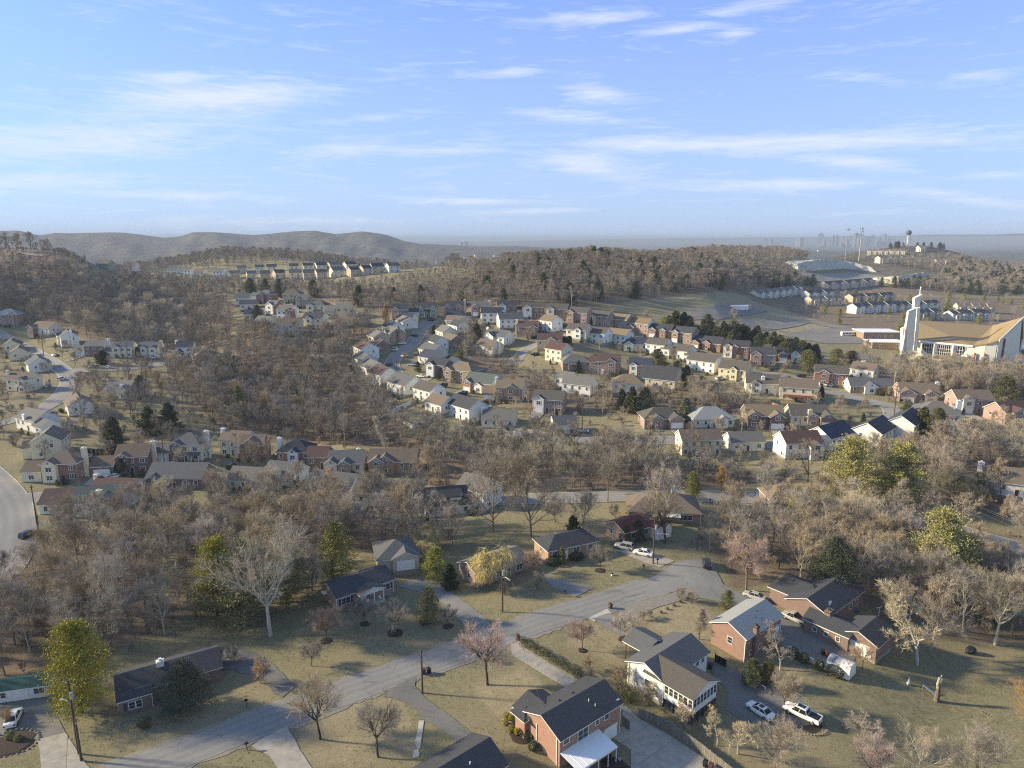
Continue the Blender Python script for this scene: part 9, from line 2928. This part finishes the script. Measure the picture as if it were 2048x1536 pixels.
# the scattered mass takes its shapes from trees that stand in the scene
SRC={}
for o in list(COL.objects):
 if o.type=='EMPTY' and o.children:
  ms=[c for c in o.children if c.type=='MESH']
  for k,(T,C) in PROTO.items():
   if k not in SRC and len(ms)==2 and ms[0].data in (T,C) and ms[1].data in (T,C) and all(s.link=='DATA' for c in ms for s in c.material_slots):
    SRC[k]=ms
_need=sorted(set(p[0] for p in REST))
for k in _need:
 if k not in SRC:
  i=next(i for i,p in enumerate(REST) if p[0]==k)
  kd,x,y,z,h=REST[i]
  r=tree(kd,'bare_tree','tree','bare tan tree in the far woods around the quarry',x,y,h,group='far trees around the quarry')
  SRC[k]=[c for c in r.children]
instancer('woods',REST,_need,label='dense bare winter woodland of the hillsides and valley')

# undergrowth: thickets of twigs on the woodland floor and along its edges
UR=random.Random(17)
under=[]
for (s_,k,kd,x,y,h) in SOWN:
 if y>330 or k=='far':
  continue
 for _ in range(2):
  a=x+UR.gauss(0,3.2); b=y+UR.gauss(0,3.2)
  if not blocked(a,b,.6):
   under.append((UR.choice(['bush0','bush1']),a,b,ground(a,b),UR.uniform(1.5,3.6)))
for k in ('bush0','bush1'):
 if k not in SRC:
  kd,x,y,z,h=under[0] if k=='bush0' else under[5]
  r=tree(k,'bare_bush','bush','twiggy bare bush in the creek thicket',x,y,h,group='bushes of the creek thicket')
  SRC[k]=[c for c in r.children]
instancer('undergrowth',under,['bush0','bush1'],seed=4,label='brown twiggy undergrowth of the woods')
print('sown',len(SOWN),'rest',len(REST),'under',len(under),'objects',len(bpy.data.objects))

# ------------------------------------------------------------------ the air
def build_haze():
 mb=MB()
 mb.box(-30500,30500,-30500,30500,-60,118)
 m=bpy.data.materials.new('pale_haze')
 m.use_nodes=True
 N,L=m.node_tree.nodes,m.node_tree.links
 N.clear()
 out=N.new('ShaderNodeOutputMaterial')
 v=N.new('ShaderNodeVolumePrincipled')
 v.inputs['Color'].default_value=(.50,.58,.62,1)
 v.inputs['Density'].default_value=HAZE
 v.inputs['Anisotropy'].default_value=0.0
 L.new(v.outputs[0],out.inputs['Volume'])
 o=mb.build('haze',m)
 tag(o,kind='stuff')
 return o

HAZE=1.3e-4
build_haze()

# dry grass tufts and leaves roughening the near lawns
TR=random.Random(77)
tm=MB(); tm2=MB()
for _ in range(26000):
 r_=math.sqrt(TR.uniform(72**2,175**2)); a_=TR.uniform(-.72,.72)
 x,y=r_*math.sin(a_),r_*math.cos(a_)
 nv=math.sin(x*.31+math.sin(y*.23)*2)+math.sin(y*.37+x*.11)+math.sin((x-y)*.9)*.5
 if nv<TR.uniform(-1.2,1.4) or blocked(x,y,-.3):
  continue
 z=ground(x,y)
 m_=tm if TR.random()<.6 else tm2
 for k in range(3):
  d=_norm((TR.gauss(0,.6),TR.gauss(0,.6),1)); s_=TR.uniform(.12,.30)
  ux,uy=TR.uniform(-.12,.12),TR.uniform(-.12,.12); w_=.035
  m_.add([(x+ux-w_,y+uy,z),(x+ux+w_,y+uy+.02,z),(x+ux+d[0]*s_,y+uy+d[1]*s_,z+d[2]*s_)],[(0,1,2)])
tag(tm.build('dry_grass',M('dry_grass_blades',(.44,.35,.20),(.30,.25,.13),scale=.3)),kind='stuff')
tag(tm2.build('green_grass',M('green_grass_blades',(.13,.145,.05),(.19,.18,.08),scale=.3)),kind='stuff')
